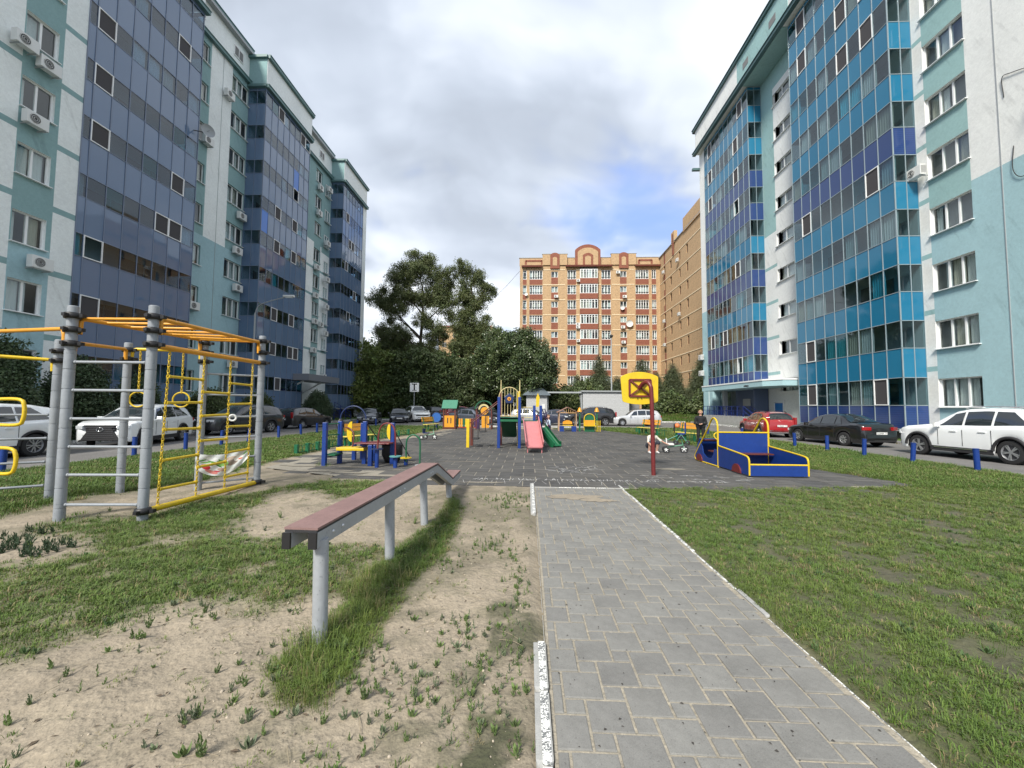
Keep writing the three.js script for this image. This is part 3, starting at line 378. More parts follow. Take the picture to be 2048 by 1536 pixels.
// ---------- right block ----------
const right = thing('apartment_block', 'tall white and aqua apartment block with sky blue glazed bays behind the toy truck', 'building', [19.9, 0, -32], -rot90);
{
  const X = (D) => 32 - D, b = right, bands = Array.from({ length: 10 }, (_, k) => [1.9 + 3.05 * k, 3.38 + 3.05 * k]);
  const cols = (a, z, n) => Array.from({ length: n + 1 }, (_, i) => X(a + (z - a) * i / n));
  const gl = (i, f) => ((i * 17 + f * 31) % 9 < 2 ? mats.glassTeal : mats.glassR);
  const pick = (i, f) => mats.spR[Math.abs(i * 5 + f * 3 + ((i * f) % 2)) % 4 | 0];
  bay(b, { xs: cols(30.55, 22.25, 9), y0: 0.65, y1: 31.1, zf: 0, zb: -1.2, bands, mull: mats.mullR, glass: mats.glassR, glassAt: gl, mt: 0.038, sides: [0, 1], curt: 0.4, sp: (i, f) => (f === 0 || f === 5 ? mats.spRi[Math.abs(i) % 2] : pick(i, f)), screens: (i, f) => ({ '1,9': 1, '1,8': 1, '5,8': 1, '5,7': 1, '7,8': 1, '7,7': 1, '8,9': 1, '1,4': 1, '7,4': 1, '1,0': 1, '7,0': 1, '6,9': 1, '1,1': 1, '1,6': 0 })[i + ',' + f] });
  bay(b, { xs: cols(45.5, 36.45, 10), y0: 4.02, y1: 31.1, zf: 0, zb: -1.2, bands: bands.slice(1), mull: mats.mullR, glass: mats.glassR, glassAt: gl, mt: 0.038, sides: [0, 1], curt: 0.3, sp: (i, f) => (f === 0 || f === 1 || f === 3 || f === 5 || f === 6 ? mats.spRi[Math.abs(i) % 2] : pick(i, f)), screens: (i, f) => ({ '8,8': 1, '7,7': 1, '1,8': 1, '1,7': 1, '7,6': 1, '7,5': 'open', '1,6': 1, '1,1': 1, '4,0': 0, '7,3': 1, '4,1': 1, '7,0': 'open' })[i + ',' + f] });
  // stair wall in the recess
  { const z = -1.2, wt = Array.from({ length: 9 }, (_, k) => 4.2 + 3.08 * k), xs = [X(36.45), X(35.5), X(35.2), X(34.7), X(34.35), X(34.3), X(32.45), X(30.55)], ys = [0, 0.9, 2.1]; for (const t of wt) ys.push(t - 1.1, t, t + 0.35, t + 0.62); ys.push(31.15);
    const F = [...new Set(ys)].sort((p, q) => p - q).filter((y) => y <= 31.15);
    cells(b, z, xs.sort((p, q) => p - q), F, (i, j, cx, cy) => { const D = 32 - cx, inW = wt.some((q) => cy > q - 1.1 && cy < q); if (D > 32.45 && D < 34.7 && inW) return 'hole whiteR'; if (cy > 17.5 && D > 34.7) return 'tealR'; if (cy > 29.4) return 'tealR'; return D > 34.7 && wt.some((q) => cy > q + 0.35 && cy < q + 0.62) ? 'tealR' : 'whiteR'; });
    wt.forEach((t) => windowAt(b, X(34.7), t - 1.1, z, 2.25, 1.1, { n: 2 }));
    const door = part('service_door', box(1.1, 2.05, 0.1, X(34.9), 1.1, z + 0.02), M([0.02, 0.19, 0.52], 0.5), b); part('door_frame', [box(0.14, 2.2, 0.14, X(34.9) - 0.62, 1.14, z + 0.03), box(0.14, 2.2, 0.14, X(34.9) + 0.62, 1.14, z + 0.03), box(1.38, 0.13, 0.14, X(34.9), 2.28, z + 0.03)], mats.frameW, door);
    part('wall_vent', Array.from({ length: 5 }, (_, k) => box(0.75, 0.05, 0.05, X(35.6), 3.2 + 0.12 * k, z + 0.02)), mats.frameW, b);
  }
  // window wall nearer the camera
  { const z = -1.2, wt = Array.from({ length: 10 }, (_, k) => 3.27 + 2.985 * k), xs = [X(22.25), X(21.68), X(19.65), X(19.45), X(18.42), X(18.38), X(15), X(13), X(10), X(8), X(5)].sort((p, q) => p - q), ys = [0, 0.75]; for (const t of wt) ys.push(t - 1.45, t, t + 0.4, t + 0.66); ys.push(31.2);
    const F = [...new Set(ys)].sort((p, q) => p - q).filter((y) => y <= 31.2);
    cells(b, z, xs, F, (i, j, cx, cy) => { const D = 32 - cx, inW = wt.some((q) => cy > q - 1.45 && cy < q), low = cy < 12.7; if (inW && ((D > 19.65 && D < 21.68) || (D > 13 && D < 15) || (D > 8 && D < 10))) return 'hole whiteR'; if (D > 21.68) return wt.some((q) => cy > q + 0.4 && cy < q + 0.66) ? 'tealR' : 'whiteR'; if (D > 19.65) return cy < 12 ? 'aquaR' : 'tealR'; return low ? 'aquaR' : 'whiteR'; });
    wt.forEach((t, k) => { windowAt(b, X(21.68), t - 1.45, z, 2.03, 1.45, { n: 3, tilt: k === 0 || k === 4 ? 1 : -1 }); windowAt(b, X(15), t - 1.45, z, 2, 1.45, { n: 3 }); windowAt(b, X(10), t - 1.45, z, 2, 1.45, { n: 3 }); });
    part('expansion_joint', box(0.03, 30, 0.03, X(18.4), 15.5, z + 0.01), mats.grey, b);
    const loop = (pts) => tube(pts, 0.016, 30, 6); part('cable', [loop([[X(17.9), 13.2, z + 0.03], [X(17.95), 12.2, z + 0.06], [X(17.7), 11.7, z + 0.05], [X(17.2), 11.75, z + 0.05], [X(16.9), 12.0, z + 0.03]]), loop([[X(18.15), 15.6, z + 0.02], [X(18.15), 16.5, z + 0.05], [X(17.8), 16.45, z + 0.05], [X(17.2), 16.2, z + 0.04]])], mats.black, b);
  }
  part('wall', [box(1.4, 34, 0.5, X(46.2), 17, -0.28)], mats.whiteR, b, null, 'white plaster end strip'); part('wall', [box(1.3, 12, 0.02, X(46.2), 6.5, -0.015)], mats.aquaR, b, null, 'aqua lower end strip');
  part('attic_wall', [box(24.6, 2.85, 2, X(34.4), 32.65, -0.5)], mats.whiteR, b); part('attic_wall', [box(16.9, 2.9, 1.2, X(13.6), 32.65, -1.82)], mats.whiteR, b); part('attic_wall', [box(7.4, 2.8, 0.03, X(33.4), 32.65, 0.515)], mats.tealR, b, null, 'teal panel of the attic');
  part('soffit', box(5.8, 0.06, 1.6, X(33.5), 31.19, -0.4), mats.tealR, b);
  const co = []; for (const [a, c, z, y] of [[22.1, 47, 0.55, 34.15], [22.1, 47, 0.55, 31.35], [5, 22.1, -1.15, 34.15], [5, 22.1, -1.15, 31.35]]) co.push(box(c - a, 0.26, 0.34, X((a + c) / 2), y, z), box(c - a, 0.05, 0.5, X((a + c) / 2), y + 0.155, z)); co.push(box(0.32, 0.26, 2, X(46.9), 34.15, -0.4), box(0.32, 0.26, 2, X(46.9), 29.6, -0.2));
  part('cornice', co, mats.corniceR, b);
  for (const D of [31.6, 35.6]) part('attic_window', [box(0.9, 0.6, 0.04, X(D), 32.7, 0.53)], mats.interior, b);
  part('core', box(41, 34, 12, X(25.7), 17, -7.65), mats.room, b); part('roof', box(42, 0.2, 13, X(26), 34.1, -7), mats.grey, b);
  part('plinth', [box(17, 0.8, 0.3, X(13.6), 0.35, -1.28), box(8.3, 0.6, 0.4, X(26.4), 0.26, -0.9)], mats.plinth, b, null, 'grey basement wall');
  // entrance under the far bay
  const can = part('entrance_canopy', [prism([[X(31.0), -1.2], [X(31.0), 0.9], [X(32.4), 1.6], [X(43.4), 1.6], [X(43.4), -1.2]], 0.42).rotateX(rot90).translate(0, 3.62, 0)], mats.aquaR, b, null, 'pale aqua entrance canopy'); part('canopy_edge', prism([[X(30.96), -1.2], [X(30.96), 0.94], [X(32.38), 1.64], [X(43.44), 1.64], [X(43.44), -1.2]], 0.12).rotateX(rot90).translate(0, 3.9, 0), mats.frameW, can);
  part('entrance_wall', [box(5, 3.4, 0.2, X(39.2), 1.7, -1.1), box(0.2, 3.4, 1.2, X(36.5), 1.7, -0.55)], M([0.10, 0.13, 0.21], 0.6), b, null, 'blue painted entrance recess wall'); part('entrance_column', box(0.35, 3.4, 0.35, X(41.4), 1.7, 0.2), mats.grey, b); part('wall', box(1.2, 4, 0.9, X(45.3), 2, -0.5), mats.aquaR, b, null, 'aqua entrance pier');
  part('entrance_glazing', [box(2.2, 1.5, 0.06, X(43.2), 2.6, -0.7)], mats.glassR, b); part('entrance_panel', [box(2.6, 1.5, 0.1, X(43.2), 1.1, -0.65)], mats.rail, b);
  part('notice_board', box(1.3, 0.75, 0.05, X(39.6), 2.2, -0.97), M([0.42, 0.42, 0.40], 0.6), b); part('notice_board', box(0.5, 0.6, 0.05, X(37.4), 2.3, -0.97), M([0.5, 0.5, 0.5], 0.6), b);
  part('landing', [box(8, 0.95, 2.2, X(40.2), 0.47, 0.1), ...[0, 1, 2, 3, 4].map((k) => box(0.36, 0.9 - 0.18 * k, 1.6, X(36.0 - 0.36 * k), 0.45 - 0.09 * k, 0.3))], mats.conc, b);
  const rail = []; for (const z of [0.5, 1.15]) for (const [y] of [[0.5], [0.9]]) rail.push(beam([X(44.2), 0.95 + y, z], [X(36.2), 0.95 + y, z], 0.05, 0.05), beam([X(36.2), 0.95 + y, z], [X(34.2), 0.1 + y, z], 0.05, 0.05)); for (let D = 36.2; D < 44.5; D += 1.0) for (const z of [0.5, 1.15]) rail.push(box(0.05, 0.95, 0.05, X(D), 1.4, z)); rail.push(box(0.05, 0.95, 0.05, X(34.2), 0.5, 0.5), box(0.05, 0.95, 0.05, X(34.2), 0.5, 1.15)); for (let k = 0; k < 30; k++) rail.push(box(0.02, 0.45, 0.02, X(36.4 + k * 0.25), 1.15, 1.15));
  part('entrance_railing', rail, mats.rail, b);
  const cam = part('security_camera', [bar([X(34.4), 3.55, 1.62], [X(34.4), 3.55, 1.9], 0.05), box(0.1, 0.1, 0.3, X(34.4), 3.5, 1.85, 0.4)], mats.dark, b);
}
// red notice plaques on the walls
function plaque(pos, ry, w, h, rows, label) { const cv = document.createElement('canvas'); cv.width = 256; cv.height = Math.round(256 * h / w); const c = cv.getContext('2d'); c.fillStyle = '#d2654f'; c.fillRect(0, 0, 256, cv.height); c.fillStyle = '#f0d8cf'; for (let i = 0; i < rows; i++) { const y = (i + 0.8) * cv.height / (rows + 0.6); let x = 18; while (x < 225) { const l = 12 + ((i * 37 + x * 13) % 40); c.fillRect(x, y - 6, Math.min(l, 238 - x), 9); x += l + 9; } } const t = new THREE.CanvasTexture(cv); t.colorSpace = THREE.SRGBColorSpace; const m = new THREE.Mesh(new THREE.BoxGeometry(w, h, 0.02), M([1, 1, 1], 0.6, { map: t })); m.name = numbered('wall_plaque'); m.position.set(...pos); m.rotation.y = ry; m.userData = { label, category: 'plaque' }; scene.add(m); }
plaque([21.07, 1.62, -18.62], -rot90, 0.55, 0.36, 4, 'small red notice plaque on aqua wall above the white car');
plaque([21.07, 1.6, -31.6], -rot90, 0.62, 0.6, 3, 'small red notice plaque on white wall beside the glazed bay');

// ---------- brick block behind the yard ----------
Object.assign(mats, { tan: M([0.55, 0.375, 0.21], 0.9, { map: T.brickO, bumpMap: T.brickO, bumpScale: 0.004 }), redb: M([0.29, 0.105, 0.065], 0.9, { map: T.brickO, bumpMap: T.brickO, bumpScale: 0.004 }), cream2: M([0.78, 0.66, 0.46], 0.85), roofRed: M([0.16, 0.045, 0.03], 0.6) });
const dish = (parent, x, y, z, r, m = mats.ac) => { const g = G(lathe([[0, 0], [r * 0.5, 0.05 * r], [r * 0.85, 0.2 * r], [r, 0.34 * r]], 18).rotateX(rot90), bar([0, 0, 0], [0, -0.1, r * 0.9], 0.02, 6), bar([0, 0, 0], [0, -0.25 * r, -r * 0.7], 0.03, 6)); return part('satellite_dish', g, m, parent, [x, y, z]); };
{
  const b = thing('brick_block', 'tan and red brick apartment block with an arched gable facing the playground', 'building', [12.4, 0, -83]);
  const X = (x) => x - 12.4, tops = Array.from({ length: 9 }, (_, k) => 30.0 - 3.15 * k);
  const xs = [-1.9, -1.3, -0.5, 0.1, 2.8, 4.6, 6.0, 7.95, 9.75, 10.5, 14.1, 14.95, 16.85, 18.75, 20.1, 21.9, 24.6, 25.2, 26.1, 27.2].map(X), logg = [1, 3, 7, 11, 15, 17], wins = [5, 13];
  const ys = [0]; for (const t of [...tops].reverse()) ys.push(t - 3.02, t - 1.9, t - 1.5, t - 0.25, t); ys.push(31.2);
  cells(b, 0, xs, [...new Set(ys.map((y) => +y.toFixed(3)))].filter((y) => y >= 0).sort((p, q) => p - q), (i, j, cx, cy) => {
    const t = tops.find((q) => cy < q && cy > q - 3.15);
    if (i === 9) return null; if (logg.includes(i)) { if (t && cy > t - 1.9) return 'hole redb'; if (t && cy > t - 3.02 && cy < t - 1.9) return 'redb'; }
    if (wins.includes(i) && t) { if (cy < t - 0.25 && cy > t - 1.5 + 0) return 'hole tan'; if (cy < t - 1.5) return 'redb'; }
    return 'tan';
  }, 0.3);
  const spec = { 1: [0.8, 1], 3: [2.7, 5], 7: [1.8, 3], 11: [1.9, 3], 15: [2.7, 5], 17: [0.9, 2] };
  for (const t of tops) { for (const i of logg) windowAt(b, xs[i], t - 1.9, -0.02, xs[i + 1] - xs[i], 1.9, { n: spec[i][1], tr: rnd() < 0.6 ? 0.78 : 0, sill: 0, depth: 0.1, fw: 0.1 }); for (const i of wins) windowAt(b, xs[i], t - 1.5, 0, xs[i + 1] - xs[i], 1.25, { n: 2, sill: 0, fw: 0.08 }); }
  // projecting central bay
  const bw = G(box(3.6, 1.15, 0.8)); for (const t of tops) { part('bay_spandrel', bw, mats.redb, b, [X(12.3), t - 2.47, 0.35]); windowAt(b, X(10.52), t - 1.9, 0.78, 3.56, 1.9, { n: 6, tr: 0.76, sill: 0, depth: 0.1, fw: 0.1 }); part('bay_cheek', [box(0.07, 1.9, 0.66, X(10.53), t - 0.95, 0.33), box(0.07, 1.9, 0.66, X(14.07), t - 0.95, 0.33)], mats.frameW, b); }
  part('belt_course', tops.flatMap((t) => [box(4.6, 0.13, 0.06, X(5.2), t + 0.1, 0.03), box(4.6, 0.13, 0.06, X(19.4), t + 0.1, 0.03), box(0.75, 0.13, 0.06, X(10.1), t + 0.1, 0.03), box(0.8, 0.13, 0.06, X(14.5), t + 0.1, 0.03)]), mats.cream2, b);
  part('core', box(28.6, 31, 12, X(12.6), 15.5, -6.6), mats.room, b);
  part('roof', [box(9.5, 0.35, 0.9, X(12.3), 30.85, 0.3, 0, 0.3), box(4.3, 0.35, 0.8, X(0.6), 30.85, 0.25, 0, 0.3), box(5.2, 0.35, 0.8, X(24.4), 30.85, 0.25, 0, 0.3)], mats.roofRed, b);
  part('parapet', [box(29, 1.6, 0.4, X(12.5), 31.9, -0.4), box(5.1, 2.3, 0.5, X(5.35), 32.2, -0.02), box(5.1, 2.3, 0.5, X(19.5), 32.2, -0.02)], mats.tan, b); part('coping', [box(29.2, 0.12, 0.55, X(12.5), 32.75, -0.4), box(5.3, 0.12, 0.6, X(5.35), 33.4, -0.02), box(5.3, 0.12, 0.6, X(19.5), 33.4, -0.02)], mats.grey, b);
  const arch = (cx, w, y0, y1, m, z, d) => { const s = new THREE.Shape(); s.moveTo(cx - w / 2, y0); s.lineTo(cx + w / 2, y0); s.lineTo(cx + w / 2, y1); s.absarc(cx, y1 - 0.0 - (w * w / 4 - (w * 0.22) ** 2) / (2 * w * 0.22) + w * 0.22 - w * 0.22, Math.hypot(w / 2, (w * w / 4 - (w * 0.22) ** 2) / (2 * w * 0.22)), Math.atan2((w * w / 4 - (w * 0.22) ** 2) / (2 * w * 0.22), w / 2), Math.PI - Math.atan2((w * w / 4 - (w * 0.22) ** 2) / (2 * w * 0.22), w / 2), false); s.lineTo(cx - w / 2, y0); return prism(s, d).translate(0, 0, z); };
  part('gable', arch(X(12.15), 5.2, 31, 34.2, 0, 0.0, 0.6), mats.redb, b, null, 'red brick arched gable'); part('gable_panel', arch(X(12.15), 4.2, 31, 33.7, 0, 0.1, 0.6), mats.tan, b); part('gable_inset', [arch(X(12.15), 2.1, 31, 33.0, 0, 0.16, 0.6)], mats.redb, b); part('gable_inset', [arch(X(12.15), 1.2, 31, 32.6, 0, 0.2, 0.6)], mats.tan, b);
  for (const x of [5.35, 19.5]) { part('gable_inset', arch(X(x), 1.9, 30.3, 33.2, 0, 0.06, 0.5), mats.redb, b); part('gable_inset', arch(X(x), 0.9, 30.9, 32.5, 0, 0.1, 0.5), mats.tan, b); }
  for (const [x, w] of [[1, 3.4], [24, 2.6]]) { part('parapet_band', [box(w, 0.35, 0.1, X(x), 32.1, -0.17), box(0.4, 1.1, 0.1, X(x) - w / 2, 31.6, -0.17), box(0.4, 1.1, 0.1, X(x) + w / 2, 31.6, -0.17)], mats.redb, b); }
  for (const [x, y, r] of [[-0.6, 24.9, 0.35], [19.1, 22.0, 0.45], [20.5, 18.7, 0.7]]) dish(b, X(x), y, 0.35, r);
}
{
  const b = thing('brick_wing', 'tan brick apartment wing with narrow windows stepping forward beside the blue block', 'building', [26.9, 0, -73], -rot90);
  const X = (D) => 73 - D, tops = Array.from({ length: 9 }, (_, k) => 29.6 - 3.15 * k), xs = [84, 80.6, 79.7, 77.2, 76.2, 72.6, 71.8, 69.2, 68.4, 65.5, 62].map(X);
  const ys = [0]; for (const t of [...tops].reverse()) ys.push(t - 1.5, t); ys.push(32.4);
  cells(b, 0, xs, ys, (i, j, cx, cy) => { const t = tops.some((q) => cy < q && cy > q - 1.5); if ([1, 3, 5, 7].includes(i)) return t ? 'hole tan' : i === 1 ? 'redb' : 'tan'; return 'tan'; }, 0.22);
  for (const t of tops) for (const [D, w] of [[80.6, 0.9], [77.2, 1.0], [72.6, 0.8], [69.2, 0.8]]) windowAt(b, X(D), t - 1.5, 0, w, 1.5, { n: 1, sill: 0, frame: mats.brown });
  part('belt_course', tops.map((t) => box(22, 0.13, 0.06, X(73), t + 0.3, 0.03)), mats.cream2, b); part('core', box(22, 32, 10, X(73), 16, -5.5), mats.room, b); part('coping', box(22.2, 0.14, 0.6, X(73), 32.45, -0.1), mats.grey, b);
  part('parapet', [box(1.6, 2.2, 0.6, X(75), 33.3, -0.1), box(8, 2.4, 0.6, X(66), 33.4, -0.1)], mats.tan, b); part('gable_inset', box(0.7, 4, 0.1, X(75), 32, 0.16), mats.redb, b);
  part('wall', [box(0.3, 32.4, 6, X(84.0) - 0.16, 16.2, -3)], mats.tan, b);
}
{
  const b = thing('distant_block', 'distant plain tan block showing between the poplars', 'building', [-20.5, 0, -130]);
  part('wall', box(17.5, 27.4, 12, 0, 13.7, -6), mats.tan, b); part('coping', box(17.9, 0.5, 12.4, 0, 27.6, -6), mats.roofRed, b);
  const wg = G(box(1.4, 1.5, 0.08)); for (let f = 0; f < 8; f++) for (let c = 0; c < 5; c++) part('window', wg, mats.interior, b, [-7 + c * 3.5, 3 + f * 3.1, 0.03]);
}
// ---------- white brick gatehouses ----------
{
  const h = thing('brick_hut', 'long low white brick hut with flat roof behind the silver car', 'hut', [9.3, 0, -49]);
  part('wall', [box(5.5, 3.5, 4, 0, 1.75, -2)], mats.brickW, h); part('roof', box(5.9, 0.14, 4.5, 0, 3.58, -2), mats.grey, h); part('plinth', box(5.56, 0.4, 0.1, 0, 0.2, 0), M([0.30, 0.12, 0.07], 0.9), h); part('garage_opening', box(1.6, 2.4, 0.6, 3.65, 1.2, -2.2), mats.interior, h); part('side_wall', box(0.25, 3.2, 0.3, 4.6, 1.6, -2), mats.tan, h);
  const k = thing('gate_kiosk', 'small white brick kiosk with hipped grey roof behind the slide', 'hut', [1.0, 0, -49]);
  part('wall', [box(2.5, 3.1, 2.5, 0, 1.55, -1.3)], mats.brickW, k); part('roof', [new THREE.CylinderGeometry(1.0, 2.35, 0.85, 4).rotateY(Math.PI / 4).translate(0, 3.55, -1.3), box(3.3, 0.1, 3.3, 0, 3.1, -1.3)], M([0.19, 0.23, 0.26], 0.45, { metalness: 0.3 }), k); part('notice', box(0.4, 0.55, 0.03, 0.8, 1.7, 0), mats.ac, k);
  const bm = thing('gate_beam', 'grey steel gate beam spanning between the two white brick huts', 'gate', [4.4, 0, -49.4]); part('crossbar', box(4.3, 0.18, 0.5, 0, 3.42, 0), mats.grey, bm); part('post', box(0.12, 3.35, 0.12, -2.05, 1.67, 0), mats.grey, bm); part('post', box(0.12, 3.35, 0.12, 2.0, 1.67, 0), mats.grey, bm);
}
// ---------- lamps, sign, overhead wire ----------
{
  const l = thing('street_lamp', 'tall grey street lamp with curved arm beside the left block', 'street lamp', [-19.2, 0, -27.3]); part('pole', [bar([0, 0, 0], [0.02, 8.1, 0], 0.09, 12, 0.055)], mats.grey, l); part('arm', tube([[0.02, 8.0, 0], [0.25, 8.6, 0], [1.1, 8.95, 0], [2.1, 9.2, 0]], 0.035, 20), mats.grey, l); const hd = part('lamp_head', roundBox(0.75, 0.14, 0.28, 0.05, 2.4, 9.28, 0), mats.ac, l); part('diffuser', box(0.5, 0.04, 0.2, 2.42, 9.19, 0), mats.frameW, hd);
  const l2 = thing('street_lamp', 'thin grey street lamp rising above the white brick hut', 'street lamp', [11.2, 0, -55]); part('pole', bar([0, 0, 0], [0, 11.2, 0], 0.11, 12, 0.07), mats.grey, l2); part('lamp_head', [lathe([[0, 0], [0.16, 0.02], [0.26, 0.3], [0.1, 0.42], [0, 0.42]], 14).translate(0, 11.1, 0)], mats.dark, l2);
  const s = thing('road_sign', 'white square sign with a dark letter on a thin pole', 'sign', [-12.55, 0, -44]); part('pole', bar([0, 0, 0], [0, 3.3, 0], 0.035), mats.grey, s); const p = part('plate', box(1.0, 0.98, 0.03, 0.02, 3.7, 0.03), mats.frameW, s);
  part('symbol', [box(0.15, 0.62, 0.012, 0.02, 3.72, 0.052), box(0.56, 0.09, 0.012, 0.02, 4.06, 0.052), box(0.5, 0.06, 0.012, 0.02, 3.37, 0.052), box(0.05, 0.14, 0.012, -0.24, 4.05, 0.054), box(0.05, 0.14, 0.012, 0.28, 4.05, 0.054)], mats.dark, p);
  solo('overhead_wire', tube([[-8.2, 16.8, -60], [-5.4, 21.8, -71], [-1.95, 29.9, -83.2]], 0.03, 30, 5), mats.dark, 'thin dark overhead wire running from poplar to brick block', 'wire');
}
// ---------- air conditioners and dishes on the blocks ----------
{
  const body = G(roundBox(0.82, 0.56, 0.3, 0.02)), fan = G(cyl(0.2, 0.02, -0.12, 0, 0, 20).rotateX(rot90).translate(0, 0, 0.152)), ring = G(...[0.07, 0.13, 0.19].map((r) => new THREE.TorusGeometry(r, 0.008, 5, 20).translate(-0.12, 0, 0.168))), brk = [G(box(0.04, 0.04, 0.5, -0.3, -0.3, -0.1)), G(box(0.04, 0.04, 0.5, 0.3, -0.3, -0.1))], gr = G(...Array.from({ length: 7 }, (_, k) => box(0.012, 0.012, 0.26, 0.416, -0.18 + k * 0.06, 0)));
  const unit = (pos, ry, label, group, s = 1) => { const a = thing('air_conditioner', label, 'air conditioner', pos, ry, group); part('housing', body, mats.ac, a); part('fan', fan, mats.acDark, a); part('fan_guard', ring, mats.ac, a); part('bracket', brk[0], mats.grey, a); part('bracket', brk[1], mats.grey, a); part('side_grille', gr, mats.acDark, a); a.scale.setScalar(s); };
  const L = (D, y, z, where) => unit([-22.4 + z + 0.3, y, -D], rot90, 'white air conditioner ' + where, 'air conditioners on the left block');
  L(16.0, 17.5, 0, 'at the highest visible window of the nearest column on left block'); L(16.9, 17.15, 0, 'hanging right of the highest visible window on left block');
  L(16.55, 14.3, 0, 'below the nearest left block window with dark left pane'); L(17.1, 8.0, 0, 'standing alone on teal wall lowest of nearest left column');
  const z = -1.5; L(27.75, 21.0, z, 'under a narrow window just right of the first glazed bay'); L(27.2, 8.6, z, 'under the shuttered narrow window right of first glazed bay'); L(29.6, 26.0, z, 'high on the bare white strip of left block, without window'); L(31.5, 17.1, z, 'highest below the three pane windows left of second bay'); L(31.2, 14.1, z, 'second highest below three pane windows left of second bay'); L(31.4, 11.1, z, 'third from top below three pane windows left of second bay'); L(31.2, 4.9, z, 'lowest below the three pane windows left of second bay');
  [[43.6, 26.2, 'topmost left unit'], [45.3, 26.9, 'topmost right unit'], [43.5, 23.2, 'second left unit from top'], [45.2, 20.4, 'second right unit from top'], [43.4, 17.0, 'third left unit from top'], [45.3, 16.2, 'third right unit from top'], [43.3, 13.8, 'fourth left unit from top'], [43.3, 10.9, 'fifth left unit from top'], [44.6, 10.8, 'unit close beside the fifth left one'], [45.3, 13.0, 'fourth right unit from top'], [43.2, 7.7, 'lowest left unit'], [45.3, 9.9, 'fifth right unit from top'], [45.2, 4.9, 'lowest right unit']].forEach(([D, y, w]) => L(D, y, z + (D > 45 ? 0.2 : 0), 'between second and third glazed bays, ' + w));
  unit([20.7, 14.35, -21.9], -rot90, 'white air conditioner beside the third visible window on right block', 'air conditioners on the right block'); unit([19.6, 5.6, -46.6], -rot90, 'upper white air conditioner at far corner of right block', 'air conditioners on the right block'); unit([19.6, 7.4, -46.6], -rot90, 'topmost white air conditioner at far corner of right block', 'air conditioners on the right block');
  unit([20.65, 15.3, -15.9], -rot90, 'white air conditioner at the right picture edge with trailing cable', 'air conditioners on the right block');
  [[10.2, 27.7, 'left of the top bay window'], [12.0, 24.6, 'below the second bay window from the top'], [18.3, 29.4, 'beside the topmost plain window on the right'], [19.6, 24.3, 'under the second plain window on the right'], [5.6, 24.4, 'under the second plain window on the left'], [10.1, 18.6, 'in the stacked pair left of the bay'], [10.1, 18.0, 'lower of the stacked pair left of bay'], [19.2, 18.0, 'beside the large satellite dish'], [10.2, 15.2, 'left of the fifth bay window'], [19.3, 14.9, 'under the fifth plain window on the right']].forEach(([x, y, w]) => unit([x, y, -82.6], 0, 'white air conditioner on brick block ' + w, 'air conditioners on the brick block'));
  [[79.9, 28.4, 'highest near the inner corner'], [72.4, 28.1, 'highest on the outer part'], [79.8, 18.6, 'middle near the inner corner'], [71.9, 18.2, 'middle on the outer part'], [79.7, 13.9, 'lowest near the inner corner']].forEach(([D, y, w]) => unit([26.5, y, -D], -rot90, 'white air conditioner on brick wing ' + w, 'air conditioners on the brick wing'));
  const sd = thing('satellite_dish', 'grey satellite dish on an arm at the edge of first glazed bay', 'satellite dish', [-22.0, 20.1, -25.6], 1.1); dish(sd, 0, 0, 0.25, 0.42, mats.grey); part('arm', bar([0, -0.1, 0.2], [-0.9, -0.2, -0.3], 0.03, 6), mats.dark, sd);
}

// ---------- cars ----------
const CAR = {
  suv: { L: 4.6, W: 1.88, top: [[0, .60], [.012, .80], [.04, .95], [.10, 1.03], [.27, 1.12], [.42, 1.57], [.50, 1.65], [.62, 1.68], [.78, 1.65], [.90, 1.56], [.93, 1.48], [.975, 1.12], [.99, .95], [1, .62]], belt: [[0, .58], [.012, .78], [.04, .92], [.10, .97], [.27, 1.04], [.6, 1.06], [.85, 1.12], [.96, 1.08], [.99, .9], [1, .6]], wb: [.185, .77], r: .355, y0: .24, cowl: .275, roofF: .43, roofR: .90, tail: .972, sideEnd: .89 },
  sedan: { L: 4.45, W: 1.76, top: [[0, .48], [.012, .62], [.04, .74], [.12, .83], [.28, .95], [.43, 1.36], [.50, 1.43], [.60, 1.45], [.70, 1.40], [.84, 1.08], [.93, 1.06], [.975, 1.0], [.99, .82], [1, .5]], belt: [[0, .46], [.012, .6], [.04, .70], [.12, .79], [.28, .88], [.6, .93], [.84, .98], [.95, .98], [.99, .8], [1, .48]], wb: [.19, .78], r: .315, y0: .18, cowl: .285, roofF: .44, roofR: .69, tail: .835, sideEnd: .76 },
  wagon: { L: 4.2, W: 1.70, top: [[0, .48], [.012, .64], [.04, .78], [.12, .86], [.27, .97], [.42, 1.40], [.50, 1.47], [.62, 1.50], [.80, 1.47], [.90, 1.40], [.925, 1.32], [.98, .98], [.99, .82], [1, .5]], belt: [[0, .46], [.012, .62], [.04, .74], [.12, .82], [.27, .90], [.6, .94], [.9, .98], [.97, .94], [.99, .8], [1, .48]], wb: [.18, .77], r: .31, y0: .2, cowl: .275, roofF: .43, roofR: .89, tail: .975, sideEnd: .88 },
};
const interp = (t, x) => { for (let i = 1; i < t.length; i++) if (x <= t[i][0]) { const k = (x - t[i - 1][0]) / (t[i][0] - t[i - 1][0]), e = k * k * (3 - 2 * k) * 0.35 + k * 0.65; return mixn(t[i - 1][1], t[i][1], e); } return t[t.length - 1][1]; };
